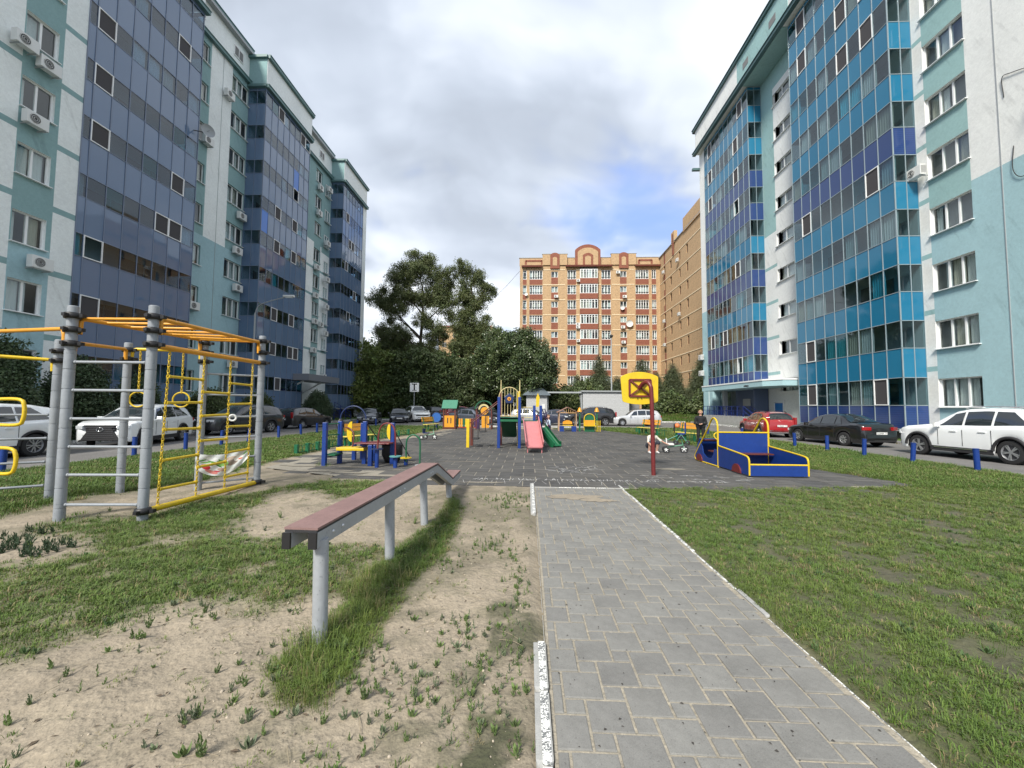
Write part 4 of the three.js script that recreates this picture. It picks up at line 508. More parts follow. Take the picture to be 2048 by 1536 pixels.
const carMats = { glass: MP([0.022, 0.027, 0.03], 0.04, { clearcoat: 1 }), tyre: M([0.018, 0.018, 0.019], 0.85), clad: M([0.022, 0.022, 0.024], 0.7), chrome: M([0.62, 0.63, 0.64], 0.15, { metalness: 0.9 }), lamp: MP([0.62, 0.65, 0.67], 0.08, { clearcoat: 1 }), tail: MP([0.30, 0.012, 0.015], 0.12, { clearcoat: 1 }), rim: M([0.50, 0.51, 0.53], 0.3, { metalness: 0.7 }), rimDark: M([0.05, 0.05, 0.055], 0.5), seat: M([0.06, 0.06, 0.065], 0.8) };
function plateMat(text) { const c = document.createElement('canvas'); c.width = 260; c.height = 56; const x = c.getContext('2d'); x.fillStyle = '#e8e8e6'; x.fillRect(0, 0, 260, 56); x.strokeStyle = '#222'; x.lineWidth = 3; x.strokeRect(3, 3, 254, 50); x.fillStyle = '#151515'; x.font = 'bold 42px sans-serif'; x.textBaseline = 'middle'; x.fillText(text.slice(0, 6), 14, 30, 176); x.font = 'bold 30px sans-serif'; x.fillText(text.slice(6), 204, 24, 46); x.fillRect(197, 4, 3, 48); const t = new THREE.CanvasTexture(c); t.colorSpace = THREE.SRGBColorSpace; return M([1, 1, 1], 0.5, { map: t }); }
const wheelCache = {};
function wheelParts(r, style) { const k = r + style; if (wheelCache[k]) return wheelCache[k]; const w = 0.21, ri = r * (style === 2 ? 0.60 : 0.66);
  const tyre = G(lathe([[ri, -w / 2], [r * 0.93, -w / 2], [r, -w / 2 + 0.03], [r, w / 2 - 0.03], [r * 0.93, w / 2], [ri, w / 2], [ri, -w / 2]], 28).rotateZ(rot90)); const n = style === 1 ? 10 : style === 2 ? 7 : 5, sp = [];
  for (let i = 0; i < n; i++) { const a = i / n * Math.PI * 2; if (style === 0) for (const o of [-0.13, 0.13]) sp.push(box(0.03, ri * 0.86, 0.03, 0, ri * 0.5, 0).rotateX(o).applyMatrix4(new THREE.Matrix4().makeRotationX(a))); else sp.push(box(0.03, ri * 0.9, style === 1 ? 0.022 : 0.055, 0, ri * 0.5, 0).rotateX(a + (style === 1 ? (i % 2) * 0.18 : 0))); }
  const rim = G(...sp, lathe([[ri * 0.9, 0.0], [ri, 0.0], [ri, 0.05], [ri * 0.96, 0.05], [ri * 0.9, 0]], 28).rotateZ(-rot90).translate(-0.03, 0, 0), cyl(ri * 0.2, 0.03, 0, 0.0, 0, 14).rotateZ(rot90)).translate(w / 2 - 0.025, 0, 0);
  const disc = G(cyl(ri * 0.97, 0.02, 0, 0, 0, 24).rotateZ(rot90).translate(w / 2 - 0.07, 0, 0)); return (wheelCache[k] = { tyre, rim, disc }); }
function car(kind, color, pos, ry, label, o = {}) {
  const K = CAR[kind], { L, W } = K, ax = K.wb, y0 = K.y0, R = K.r + 0.055, t = thing(o.name ?? 'parked_car', label, 'car', [pos[0], 0.004, pos[1]], ry, 'cars parked round the yard');
  const paintM = MP(color, o.rough ?? 0.28, { clearcoat: 1, clearcoatRoughness: 0.04, metalness: o.metal ?? 0 });
  const st = []; for (let i = 0; i <= 26; i++) st.push(i / 26); for (const a of ax) for (let i = -12; i <= 12; i++) st.push(a + (i / 12) * R / L * 1.02); st.push(...K.top.map((p) => p[0])); const S = [...new Set(st.map((x) => +clamp(x).toFixed(4)))].sort((p, q) => p - q);
  const half = (s) => W / 2 * (1 - 0.26 * Math.pow(clamp(1 - s / 0.09), 2.2) - 0.16 * Math.pow(clamp((s - 0.93) / 0.07), 2.2));
  const bot = (s) => { let y = y0 + 0.10 * Math.pow(clamp(1 - s / 0.05), 2) + 0.12 * Math.pow(clamp((s - 0.95) / 0.05), 2); for (const a of ax) { const d = (s - a) * L; if (Math.abs(d) < R) y = Math.max(y, K.r + Math.sqrt(R * R - d * d)); } return y; };
  const sec = (s) => { const w = half(s), tp = interp(K.top, s), bl = Math.min(interp(K.belt, s), tp - 0.015), b = Math.min(bot(s), bl - 0.12), gh = clamp((tp - bl) / 0.5), rw = w * mixn(0.93, 0.70, Math.pow(gh, 0.8)); const mid = mixn(b, bl, 0.45);
    return [[w * 0.93, b], [w * 0.985, b + 0.05 * (bl - b) + 0.02], [w, mid], [w * 0.995, mixn(mid, bl, 0.55)], [w * 0.975, bl - 0.03], [w * 0.94, bl], [mixn(w * 0.94, rw, 0.55), mixn(bl, tp - 0.07 * gh - 0.01, 0.55)], [rw, tp - 0.06 * gh - 0.006], [rw * 0.86, tp - 0.018], [rw * 0.5, tp], [0, tp + 0.008]]; };
  const zs = (s) => L / 2 - s * L, P = 11, pos_ = [], idx = [];
  for (const s of S) { const c = sec(s), z = zs(s); for (const [x, y] of c) pos_.push(x, y, z); for (let k = P - 2; k >= 0; k--) pos_.push(-c[k][0], c[k][1], z); }
  const N = 2 * P - 1; for (let i = 0; i < S.length - 1; i++) for (let k = 0; k < N - 1; k++) { const a = i * N + k; idx.push(a, a + N, a + 1, a + 1, a + N, a + N + 1); }
  const e = (S.length - 1) * N; for (let k = 1; k < N - 1; k++) { idx.push(0, k, k + 1); idx.push(e, e + k + 1, e + k); }
  const bg = new THREE.BufferGeometry(); bg.setAttribute('position', new THREE.Float32BufferAttribute(pos_, 3)); bg.setIndex(idx); bg.computeVertexNormals(); const body = part('body', G(bg), paintM, t);
  part('underbody', [box(W * 0.8, 0.25, L * 0.9, 0, y0 + 0.16, 0), box(W * 0.62, 0.5, L * 0.86, 0, y0 + 0.35, 0)], carMats.clad, t);
  const side = (s, v, q, off = 0.006) => { const c = sec(s), [a, b] = [c[5], c[7]], x = mixn(a[0], b[0], v) + 0.02 * Math.sin(v * Math.PI) * 0.6 + off, y = mixn(a[1], b[1], v); return [q * x, y, zs(s)]; };
  const sheet = (f, nu, nv) => { const p = [], ix = []; for (let i = 0; i <= nu; i++) for (let j = 0; j <= nv; j++) p.push(...f(i / nu, j / nv)); for (let i = 0; i < nu; i++) for (let j = 0; j < nv; j++) { const a = i * (nv + 1) + j; ix.push(a, a + 1, a + nv + 2, a, a + nv + 2, a + nv + 1); } const g = new THREE.BufferGeometry(); g.setAttribute('position', new THREE.Float32BufferAttribute(p, 3)); g.setIndex(ix); g.computeVertexNormals(); return G(g); };
  const A0 = K.cowl + 0.045, split = [[A0, 0.49, 0.115, 0], [0.505, 0.665, 0, 0], [0.68, K.sideEnd, 0, -(K.sideEnd - 0.68) * 0.62]];
  for (const q of [-1, 1]) for (const [a, b, sa, sb] of split) part('side_window', sheet((u, v) => { const vv = 0.10 + 0.82 * v; return side(mixn(a + sa * vv, b + sb * vv, u), vv, q); }, 8, 5), carMats.glass, t);
  const across = (s0, s1, k) => sheet((u, v) => { const s = mixn(s0, s1, u), c = sec(s), x7 = c[7][0] * k, q = (v * 2 - 1), x = q * x7, tp = interp(K.top, s), y = tp + 0.008 - (tp + 0.008 - c[7][1]) * Math.pow(Math.abs(q) * k, 2.2), n = s < 0.5 ? [0, 0.008, 0.008] : [0, 0.008, -0.008]; return [x, y + n[1], zs(s) + n[2]]; }, 7, 10);
  part('windscreen', across(K.cowl + 0.008, K.roofF - 0.012, 0.93), carMats.glass, t); part('rear_window', across(K.roofR + 0.012, K.tail - 0.006, 0.9), carMats.glass, t);
  const hy = interp(K.belt, 0.03), fy = interp(K.belt, 0.97), hw = half(0.02), rw = half(0.985);
  for (const q of [-1, 1]) {
    part('headlight', roundBox(0.36, 0.13, 0.16, 0.02, q * (hw - 0.14), hy - 0.08, L / 2 - 0.085, q * 0.5), carMats.lamp, t); part('tail_light', roundBox(o.tallTail ? 0.16 : 0.34, o.tallTail ? 0.42 : 0.15, 0.12, 0.02, q * (rw - (o.tallTail ? 0.06 : 0.13)), fy - (o.tallTail ? -0.02 : 0.06), -L / 2 + 0.06, -q * 0.35), carMats.tail, t);
    const mir = part('mirror', roundBox(0.2, 0.14, 0.11, 0.03, q * (W / 2 + 0.09), interp(K.belt, 0.36) + 0.05, zs(0.345)), paintM, t);
    for (const s of [0.44, 0.62]) part('door_handle', box(0.03, 0.03, 0.2, q * (W / 2 + 0.006), interp(K.belt, s) - 0.15, zs(s)), o.handle ?? paintM, t);
    part('door_seam', [0.335, 0.498, 0.672].map((s) => box(0.008, 0.52, 0.012, q * (half(s) + 0.0005), interp(K.belt, s) - 0.36, zs(s))), carMats.clad, t);
    if (o.clad) { for (const a of ax) part('arch_trim', new THREE.TorusGeometry(R + 0.02, 0.045, 6, 26, Math.PI).rotateY(rot90).translate(q * (half(a) - 0.012), K.r, zs(a)), carMats.clad, t); part('sill_trim', [box(0.05, 0.16, L * 0.4, q * (W / 2 - 0.02), y0 + 0.06, zs(0.478))], carMats.clad, t); if (o.clad === 2) part('sill_strip', box(0.02, 0.03, L * 0.34, q * (W / 2 + 0.012), y0 + 0.1, zs(0.478)), carMats.chrome, t); }
    if (o.rails) part('roof_rail', tube([[q * 0.56, 1.0 * interp(K.top, 0.5) - 0.01, zs(0.47)], [q * 0.56, interp(K.top, 0.55) + 0.045, zs(0.53)], [q * 0.56, interp(K.top, 0.75) + 0.045, zs(0.75)], [q * 0.55, interp(K.top, 0.84) - 0.01, zs(0.84)]], 0.018, 20, 6), o.rails === 2 ? carMats.chrome : carMats.clad, t);
    for (const a of ax) { const g = wheelParts(K.r, o.wheel ?? 0), x = q * (W / 2 - 0.115), w = part('wheel', g.tyre, carMats.tyre, t, [x, K.r, zs(a)], ); part('rim', g.rim, carMats.rim, w).rotation.y = q < 0 ? Math.PI : 0; part('hub_disc', g.disc, carMats.rimDark, w).rotation.y = q < 0 ? Math.PI : 0; w.rotation.x = rr(0, 6); if (a === ax[0] && o.steer) w.rotation.order = 'YXZ', w.rotation.y = o.steer; }
  }
  part('grille', [roundBox(W * (o.grille ?? 0.5), 0.15, 0.05, 0.02, 0, hy - 0.16, L / 2 - 0.015), roundBox(W * 0.62, 0.16, 0.06, 0.03, 0, y0 + 0.22, L / 2 - 0.03)], carMats.clad, t); part('rear_bumper', [roundBox(W * 0.8, 0.2, 0.1, 0.03, 0, y0 + 0.16, -L / 2 + 0.05)], o.bumper ?? carMats.clad, t);
  if (o.face) o.face(t, L, W, hy, paintM);
  const pl = new THREE.BoxGeometry(0.52, 0.112, 0.012), pf = o.plate ? plateMat(o.plate) : mats.ac; for (const [z, r] of [[L / 2 + 0.022, 0], [-L / 2 - 0.012, Math.PI]]) { const m = new THREE.Mesh(pl, pf); m.name = 'number_plate'; m.position.set(0, z > 0 ? y0 + 0.29 : fy - 0.26, z); m.rotation.y = r; t.add(m); }
  return t;
}
{
  const white = [0.80, 0.82, 0.82], R = Math.PI;
  car('suv', white, [-16.55, -11.05], 0.02, 'white crossover half outside the left picture edge with silver spoked wheels', { clad: 1, wheel: 1, tallTail: false });
  const lx = (t, L, W, hy) => { const sp = [[-0.5, 0.24], [-0.34, 0.12], [-0.6, -0.32], [0.6, -0.32], [0.34, 0.12], [0.5, 0.24]]; part('grille_mask', prism(sp, 0.06, 0.012).translate(0, hy - 0.24, L / 2 + 0.0), carMats.clad, t); part('grille_bar', Array.from({ length: 7 }, (_, k) => box(0.78 + Math.abs(k - 2) * 0.06, 0.012, 0.02, 0, hy - 0.46 + k * 0.075, L / 2 + 0.045)), M([0.16, 0.16, 0.17], 0.3, { metalness: 0.6 }), t); part('emblem', [new THREE.TorusGeometry(0.085, 0.011, 6, 22).scale(1.25, 0.85, 1).translate(0, hy - 0.16, L / 2 + 0.06), beam([0.02, hy - 0.1, L / 2 + 0.06], [-0.05, hy - 0.19, L / 2 + 0.06], 0.014, 0.014), beam([-0.05, hy - 0.19, L / 2 + 0.06], [0.07, hy - 0.19, L / 2 + 0.06], 0.014, 0.014)], carMats.chrome, t); };
  car('suv', white, [-16.55, -16.75], 0.27, 'white crossover with black spindle grille seen through the climbing frame ladder', { clad: 1, wheel: 1, plate: 'У804КО716', face: lx, steer: 0.5 });
  car('suv', [0.055, 0.057, 0.062], [-16.95, -23.3], -0.28, 'dark grey crossover parked behind the chain climbing net', { clad: 1, wheel: 0, metal: 0.5, rails: 1, plate: 'О316АМ716', grille: 0.75 });
  car('wagon', [0.022, 0.022, 0.024], [-16.7, -29.7], R - 0.2, 'black hatchback seen from behind near the left block entrance', { wheel: 2, tallTail: true, plate: 'К512РТ116', bumper: undefined });
  car('sedan', [0.02, 0.022, 0.03], [-14.9, -37.6], 0.25, 'dark sedan facing the camera behind the blue arch', { wheel: 2, plate: 'Т204ЕУ116' });
  car('sedan', [0.045, 0.05, 0.06], [-13.0, -40.2], 0.35, 'dark polished sedan next to the white hatchback', { wheel: 0, metal: 0.5 });
  car('suv', white, [-11.9, -43.0], 0.5, 'white hatchback with black grille left of the sign pole', { wheel: 0, clad: 1, grille: 0.7 });
  car('suv', [0.018, 0.018, 0.02], [-10.2, -44.2], 0.6, 'black off-road car right behind the sign pole', { wheel: 0, clad: 1 });
  car('suv', [0.11, 0.02, 0.025], [-7.3, -44.3], R - 0.9, 'maroon car with red tail lights behind the green roofed playhouse', { wheel: 0, tallTail: true });
  car('sedan', [0.14, 0.16, 0.20], [-5.2, -37.6], 1.2, 'blue grey sedan parked behind the green roofed playhouse', { wheel: 0, metal: 0.6, rough: 0.3 });
  car('suv', [0.05, 0.055, 0.07], [-4.3, -42.0], 1.1, 'dark car half hidden behind the blue grey sedan', { wheel: 0, metal: 0.4 });
  car('wagon', [0.45, 0.46, 0.47], [0.3, -41.5], 1.3, 'silver hatchback glimpsed below the slide tower railing', { wheel: 2, metal: 0.4 });
  car('sedan', [0.02, 0.025, 0.05], [3.0, -38.5], 1.45, 'dark blue car behind the small sandpit house', { wheel: 0 });
  car('suv', [0.02, 0.02, 0.023], [5.6, -37.5], -1.5, 'black off-road car with tall red tail lights behind the sandpit', { wheel: 0, tallTail: true, rails: 2, metal: 0.2 });
  car('wagon', [0.56, 0.57, 0.58], [9.75, -37.2], -1.62, 'silver station wagon parked before the white brick hut', { wheel: 2, metal: 0.35, rails: 1 });
  car('wagon', [0.6, 0.62, 0.62], [21.5, -53.5], -1.4, 'white car half hidden by bushes on the grass bank', { wheel: 2 }).position.y = 1.3;
  car('wagon', [0.30, 0.012, 0.016], [14.75, -25.9], R - 0.12, 'red hatchback seen from behind near the right entrance', { wheel: 2, tallTail: true, rails: 1, bumper: carMats.rim, clad: 1, plate: 'С725ХН116' });
  car('sedan', [0.010, 0.010, 0.011], [15.05, -20.5], R + 0.13, 'black sedan with silver wheels parked before the blue glazing', { wheel: 2, plate: 'Х220МР716' });
  car('suv', white, [15.75, -14.6], R + 0.1, 'white crossover at the right picture edge with star spoked wheels', { wheel: 0, clad: 2, rails: 2 }).scale.y = 1.05;
}

// ---------- climbing frame ----------
function wp(root, name, geos, mat, parent = root, label) { const m = part(name, G(geos).translate(-root.position.x, -root.position.y, -root.position.z), mat, parent); if (label) m.userData.label = label; return m; }
const P3 = (x, y, d) => V(x, y, -d);
{
  const f = thing('climbing_frame', 'grey and yellow outdoor climbing frame with ladders, monkey bars and chain net', 'climbing frame', [-6.8, 0, -7]);
  const po = { A: [-6.81, 5.71, 3.15], B: [-5.63, 5.79, 3.17], C: [-8.39, 6.86, 2.83], D: [-7.79, 7.52, 2.88], E: [-6.53, 7.85, 2.97], F: [-5.8, 8.53, 3.19], G: [-9.4, 6.1, 2.83] };
  const at = (k, y) => P3(po[k][0], y, po[k][1]), lerp = (p, q, t) => p.clone().lerp(q, t), R = 0.066;
  const postMat = M([0.29, 0.315, 0.34], 0.5, { map: T.wear });
  for (const k in po) { const h = po[k][2], pr = [[0, -0.2]]; let y = -0.2; pr.push([R, -0.2]); for (let s = 0.17; s < h - 0.1; s += 0.29) pr.push([R, s - 0.007], [R - 0.009, s - 0.003], [R - 0.009, s + 0.003], [R, s + 0.007]); pr.push([R, h - 0.012], [R - 0.012, h], [0, h]); wp(f, 'post', lathe(pr, 20).translate(po[k][0], 0, -po[k][1]), postMat); }
  const clamps = { A: [3.0, 2.79, 2.58], B: [3.0, 2.79, 2.58, 0.13], C: [2.45, 2.62], D: [2.74, 2.56], E: [2.92, 2.74, 2.55], F: [3.07, 2.82, 2.6, 0.05], G: [2.8, 2.45] };
  for (const k in clamps) for (const y of clamps[k]) { const c = wp(f, 'clamp', [lathe([[R, -0.04], [R + 0.03, -0.042], [R + 0.04, 0], [R + 0.03, 0.042], [R, 0.05]], 18).translate(po[k][0], y, -po[k][1]), box(0.09, 0.05, 0.06, po[k][0] + R + 0.05, y, -po[k][1] - 0.02), box(0.05, 0.045, 0.09, po[k][0] + 0.02, y, -po[k][1] + R + 0.04)], mats.black); }
  const rungs = (a, b, ys) => ys.forEach((y) => wp(f, 'rung', [bar(lerp(at(a, y), at(b, y), 0.06), lerp(at(a, y), at(b, y), 0.94), 0.021), ...[0.065, 0.935].map((t) => { const c = lerp(at(a, y), at(b, y), t); return bar(c, lerp(at(a, y), at(b, y), t + (t < 0.5 ? 0.02 : -0.02)), 0.026); })], postMat));
  rungs('A', 'B', [0.22, 0.65, 1.06, 1.47, 1.89, 2.31]); rungs('E', 'F', [0.13, 0.6, 1.02, 1.44, 1.89, 2.31]); rungs('C', 'G', [0.26, 0.67, 1.08, 1.49]);
  const railA = [at('A', 2.98), at('E', 2.98)], railB = [at('B', 2.99), at('F', 3.04)]; const fr = (r) => path3([lerp(r[0], r[1], 0.045).add(V(0, -0.24, 0)), lerp(r[0], r[1], 0.05), lerp(r[0], r[1], 0.95), lerp(r[0], r[1], 0.955).add(V(0, -0.24, 0))], 0.032, 10);
  wp(f, 'overhead_rail', fr(railA), mats.orange); wp(f, 'overhead_rail', fr(railB), mats.orange);
  for (const t of [0.05, 0.2, 0.36, 0.52, 0.68, 0.84, 0.95]) wp(f, 'overhead_rung', bar(lerp(railA[0], railA[1], t), lerp(railB[0], railB[1], t), 0.023), mats.orange);
  wp(f, 'net_top_bar', bar(at('B', 2.57), at('F', 2.6), 0.043, 14), mats.orange); wp(f, 'net_bottom_bar', bar(at('B', 0.12), at('F', 0.04), 0.045, 14), mats.yellow);
  const sb = (a, ya, b, yb, m) => { const p = at(a, ya), q = at(b, yb); wp(f, 'cross_bar', path3([lerp(p, q, 0.05).add(V(0, -0.2, 0)), lerp(p, q, 0.055), lerp(p, q, 0.945), lerp(p, q, 0.95).add(V(0, -0.2, 0))], 0.03, 10), m); };
  sb('A', 2.6, 'D', 2.75, mats.orange); sb('D', 2.76, 'E', 2.76, mats.yellow); sb('G', 2.81, 'A', 2.81, mats.orange); sb('G', 2.5, 'C', 2.46, mats.yellow);
  const T0 = at('B', 2.56), T1 = at('F', 2.59), B0 = at('B', 0.14), B1 = at('F', 0.06), link = new THREE.TorusGeometry(0.023, 0.0075, 5, 9).scale(0.72, 1.25, 1);
  const chain = (p, q) => { const n = Math.round(p.distanceTo(q) / 0.044), l = [], [m] = between(q, p); const rot = new THREE.Matrix4().extractRotation(m); for (let i = 0; i <= n; i++) { const c = p.clone().lerp(q, i / n); l.push(link.clone().applyMatrix4(new THREE.Matrix4().makeRotationY((i % 2) * rot90 + 0.3)).applyMatrix4(rot).translate(c.x, c.y, c.z)); } return l; };
  const cy = M([0.62, 0.44, 0.03], 0.45, { metalness: 0.2 }), ct = [0.12, 0.39, 0.64, 0.89], cb = [0.09, 0.37, 0.63, 0.88]; ct.forEach((t, i) => wp(f, 'chain', chain(lerp(T0, T1, t), lerp(B0, B1, cb[i])), cy));
  const cp = (i, y) => { const k = (2.56 - y) / 2.46; return lerp(lerp(T0, T1, ct[i]), lerp(B0, B1, cb[i]), k); };
  [[0, 1, [2.12, 1.7, 1.28, 0.8, 0.36]], [1, 2, [1.9, 1.48, 1.05, 0.6]], [2, 3, [2.09, 1.69, 1.27, 0.78, 0.33]]].forEach(([a, b, ys]) => ys.forEach((y, j) => { const p = cp(a, y), q = cp(b, y + (j % 2 ? 0.015 : -0.01)); wp(f, 'net_rung', [bar(p, q, 0.022), bar(p, lerp(p, q, 0.06), 0.03), bar(q, lerp(p, q, 0.94), 0.03)], mats.yellow); }));
  for (const t of [0.16, 0.72]) { const p = lerp(at('D', 2.75), at('E', 2.75), t), q = p.clone().setY(1.93); wp(f, 'ring_chain', chain(p, q), cy); wp(f, 'gym_ring', new THREE.TorusGeometry(0.145, 0.015, 8, 30).rotateY(0.25).translate(q.x, q.y - 0.15, q.z), mats.yellow); }
  for (const [y0, y1, x1] of [[1.36, 1.75, -7.72], [0.62, 1.0, -7.8]]) wp(f, 'dip_handle', tube([[-9.3, y1, -6.0], [-8.4, y1, -5.95], [x1 - 0.1, y1, -5.9], [x1, y1 - 0.09, -5.9], [x1, y0 + 0.09, -5.9], [x1 - 0.1, y0, -5.9], [-8.4, y0, -5.95], [-9.3, y0, -6.0]], 0.026, 60, 8), mats.yellow);
}
{ // crumpled printed banner hung on the low rungs
  const cv = document.createElement('canvas'); cv.width = 512; cv.height = 256; const c = cv.getContext('2d'); c.fillStyle = '#c9cdca'; c.fillRect(0, 0, 512, 256); const el = (x, y, a, b, r, col) => { c.fillStyle = col; c.beginPath(); c.ellipse(x, y, a, b, r, 0, 7); c.fill(); };
  el(170, 60, 70, 26, 0.2, '#dfe3df'); el(390, 95, 60, 42, 0.4, '#d8d2c6'); el(350, 120, 60, 50, 0, '#8d8074'); el(400, 105, 44, 36, 0.3, '#e2ded4'); for (let i = 0; i < 7; i++) el(60 + i * 30, 90 + (i % 3) * 22, 46, 9, -0.6 + i * 0.25, ['#4e8a3a', '#6ba24c', '#3d7230'][i % 3]); el(95, 165, 44, 32, 0, '#b3202c'); el(250, 110, 60, 36, 0.4, '#7fae5a'); el(330, 70, 50, 24, 0, '#b9a795'); el(150, 215, 60, 20, 0.2, '#c77b72'); el(420, 130, 24, 12, 0.5, '#c9624a'); el(250, 190, 50, 20, 0.3, '#a88d80'); el(470, 60, 40, 14, -0.8, '#5f9a45'); el(200, 205, 30, 9, 0.2, '#b03a44'); el(330, 190, 44, 16, -0.2, '#cfd6cf');
  const t = new THREE.CanvasTexture(cv); t.colorSpace = THREE.SRGBColorSpace; const g = new THREE.PlaneGeometry(1, 1, 28, 14), p = g.attributes.position;
  for (let i = 0; i < p.count; i++) { const u = p.getX(i) + 0.5, v = p.getY(i) + 0.5, top = 0.72 + 0.05 * u - 0.10 * Math.sin(u * Math.PI) * 0.6, bot = 0.26 + 0.35 * Math.pow(Math.abs(u - 0.42) * 1.75, 2); const y = mixn(Math.min(bot, top - 0.03), top, v), n = 0.022 * Math.sin(u * 9 + v * 5) + 0.012 * Math.sin(u * 21 - v * 9); p.setXYZ(i, mixn(-6.50, -5.86, u) + n * 0.5, y, -mixn(7.78, 8.42, u) + 0.06 + n * 0.8); }
  g.computeVertexNormals(); g.translate(6.2, 0, 8.1); const m = new THREE.Mesh(g, M([1, 1, 1], 0.5, { map: t })); m.name = 'banner'; m.position.set(-6.2, 0, -8.1); m.userData = { label: 'crumpled plastic banner with printed flowers hung on the low rungs', category: 'banner' }; scene.add(m);
  solo('tape_roll', new THREE.TorusGeometry(0.06, 0.018, 8, 20), mats.frameW, 'small white ring hanging on a rung of the rear ladder', 'ring', [-6.12, 1.42, -8.16], null, 0.6);
}
// ---------- balance beam in the foreground ----------
{
  const b = thing('balance_beam', 'long low beam with maroon plank top on grey posts beside the path', 'balance beam', [-1.5, 0, -5]);
  const gm = M([0.335, 0.355, 0.375], 0.45, { map: T.wear }), top = M([0.30, 0.185, 0.17], 0.75, { map: T.conc, bumpMap: T.conc, bumpScale: 0.003 });
  const line = [[-1.62, 0.815, 2.88], [-1.5, 0.82, 6.18], [-1.51, 0.37, 7.52], [-1.52, 0.37, 8.4]], w = 0.125;
  for (let i = 0; i < 3; i++) { const p = P3(...line[i]), q = P3(...line[i + 1]), dn = V(0, -0.018, 0); wp(b, 'plank', beam(p, q, w * 2, 0.016), top); const pl = wp(b, 'plank_core', beam(p.clone().add(dn), q.clone().add(dn), w * 2 - 0.012, 0.018), mats.dark); for (const s of [-1, 1]) { const o = V(s * (w - 0.03), -0.082, 0); wp(b, 'side_rail', beam(p.clone().add(o), q.clone().add(o), 0.055, 0.11), gm); } }
  for (const s of [-1, 1]) wp(b, 'end_cap', box(0.058, 0.112, 0.02, -1.62 + s * (w - 0.03), 0.733, -2.868), mats.black);
  for (const [x, d, h, lean] of [[-1.5, 2.97, 0.70, 0.015], [-1.515, 4.5, 0.70, 0.01], [-1.48, 5.87, 0.70, -0.01], [-1.45, 7.56, 0.27, 0]]) wp(b, 'post', [bar([x, -0.15, -d], [x + lean - 0.03, h + 0.02, -d], 0.053, 20)], gm);
  for (const d of [3.1, 3.25, 4.55, 4.7, 5.8, 5.9]) wp(b, 'bolt', [lathe([[0, 0.012], [0.01, 0.01], [0.015, 0]], 12).rotateZ(-rot90).translate(mixn(-1.62, -1.5, (d - 2.88) / 3.3) + w - 0.002, 0.735, -d)], M([0.5, 0.52, 0.54], 0.3, { metalness: 0.6 }));
}
// ---------- basketball stand ----------
{
  const h = thing('basketball_hoop', 'yellow basketball backboard on a dark red pole, seen from behind', 'basketball hoop', [3.12, 0, -10.34]);
  wp(h, 'pole', tube([[3.13, -0.1, -10.34], [3.12, 1, -10.34], [3.1, 2.05, -10.34], [3.08, 2.25, -10.36], [3.02, 2.34, -10.44], [2.95, 2.30, -10.58], [2.9, 2.2, -10.68]], 0.052, 60, 14), mats.maroon);
  const s = new THREE.Shape(); s.moveTo(2.47, 1.9); s.quadraticCurveTo(2.47, 1.85, 2.53, 1.83); s.quadraticCurveTo(2.91, 1.72, 3.33, 1.83); s.quadraticCurveTo(3.39, 1.85, 3.39, 1.9); s.lineTo(3.4, 2.46); s.quadraticCurveTo(3.4, 2.51, 3.34, 2.53); s.quadraticCurveTo(2.91, 2.72, 2.49, 2.53); s.quadraticCurveTo(2.43, 2.51, 2.43, 2.46); s.closePath();
  wp(h, 'backboard', prism(s, 0.02, 0.004).translate(0, 0, -10.76), mats.yellow); const F = [[2.65, 1.99], [3.2, 1.99], [3.2, 2.42], [2.65, 2.42]].map(([x, y]) => V(x, y, -10.725));
  wp(h, 'brace_frame', [0, 1, 2, 3].map((i) => beam(F[i], F[(i + 1) % 4], 0.045, 0.045)), mats.maroon); const c = V(2.92, 2.2, -10.68); wp(h, 'brace_arm', F.map((p) => beam(p, c, 0.035, 0.035)), mats.maroon);
  wp(h, 'rim', [new THREE.TorusGeometry(0.22, 0.012, 8, 26).rotateX(rot90).translate(2.92, 2.0, -11.02), bar([2.85, 1.95, -10.78], [2.85, 2.0, -10.82], 0.012), bar([2.99, 1.95, -10.78], [2.99, 2.0, -10.82], 0.012)], mats.maroon); wp(h, 'bolt', [bar([2.86, 1.93, -10.74], [2.86, 1.93, -10.71], 0.012), bar([2.96, 1.935, -10.74], [2.96, 1.935, -10.71], 0.012)], mats.dark);
}
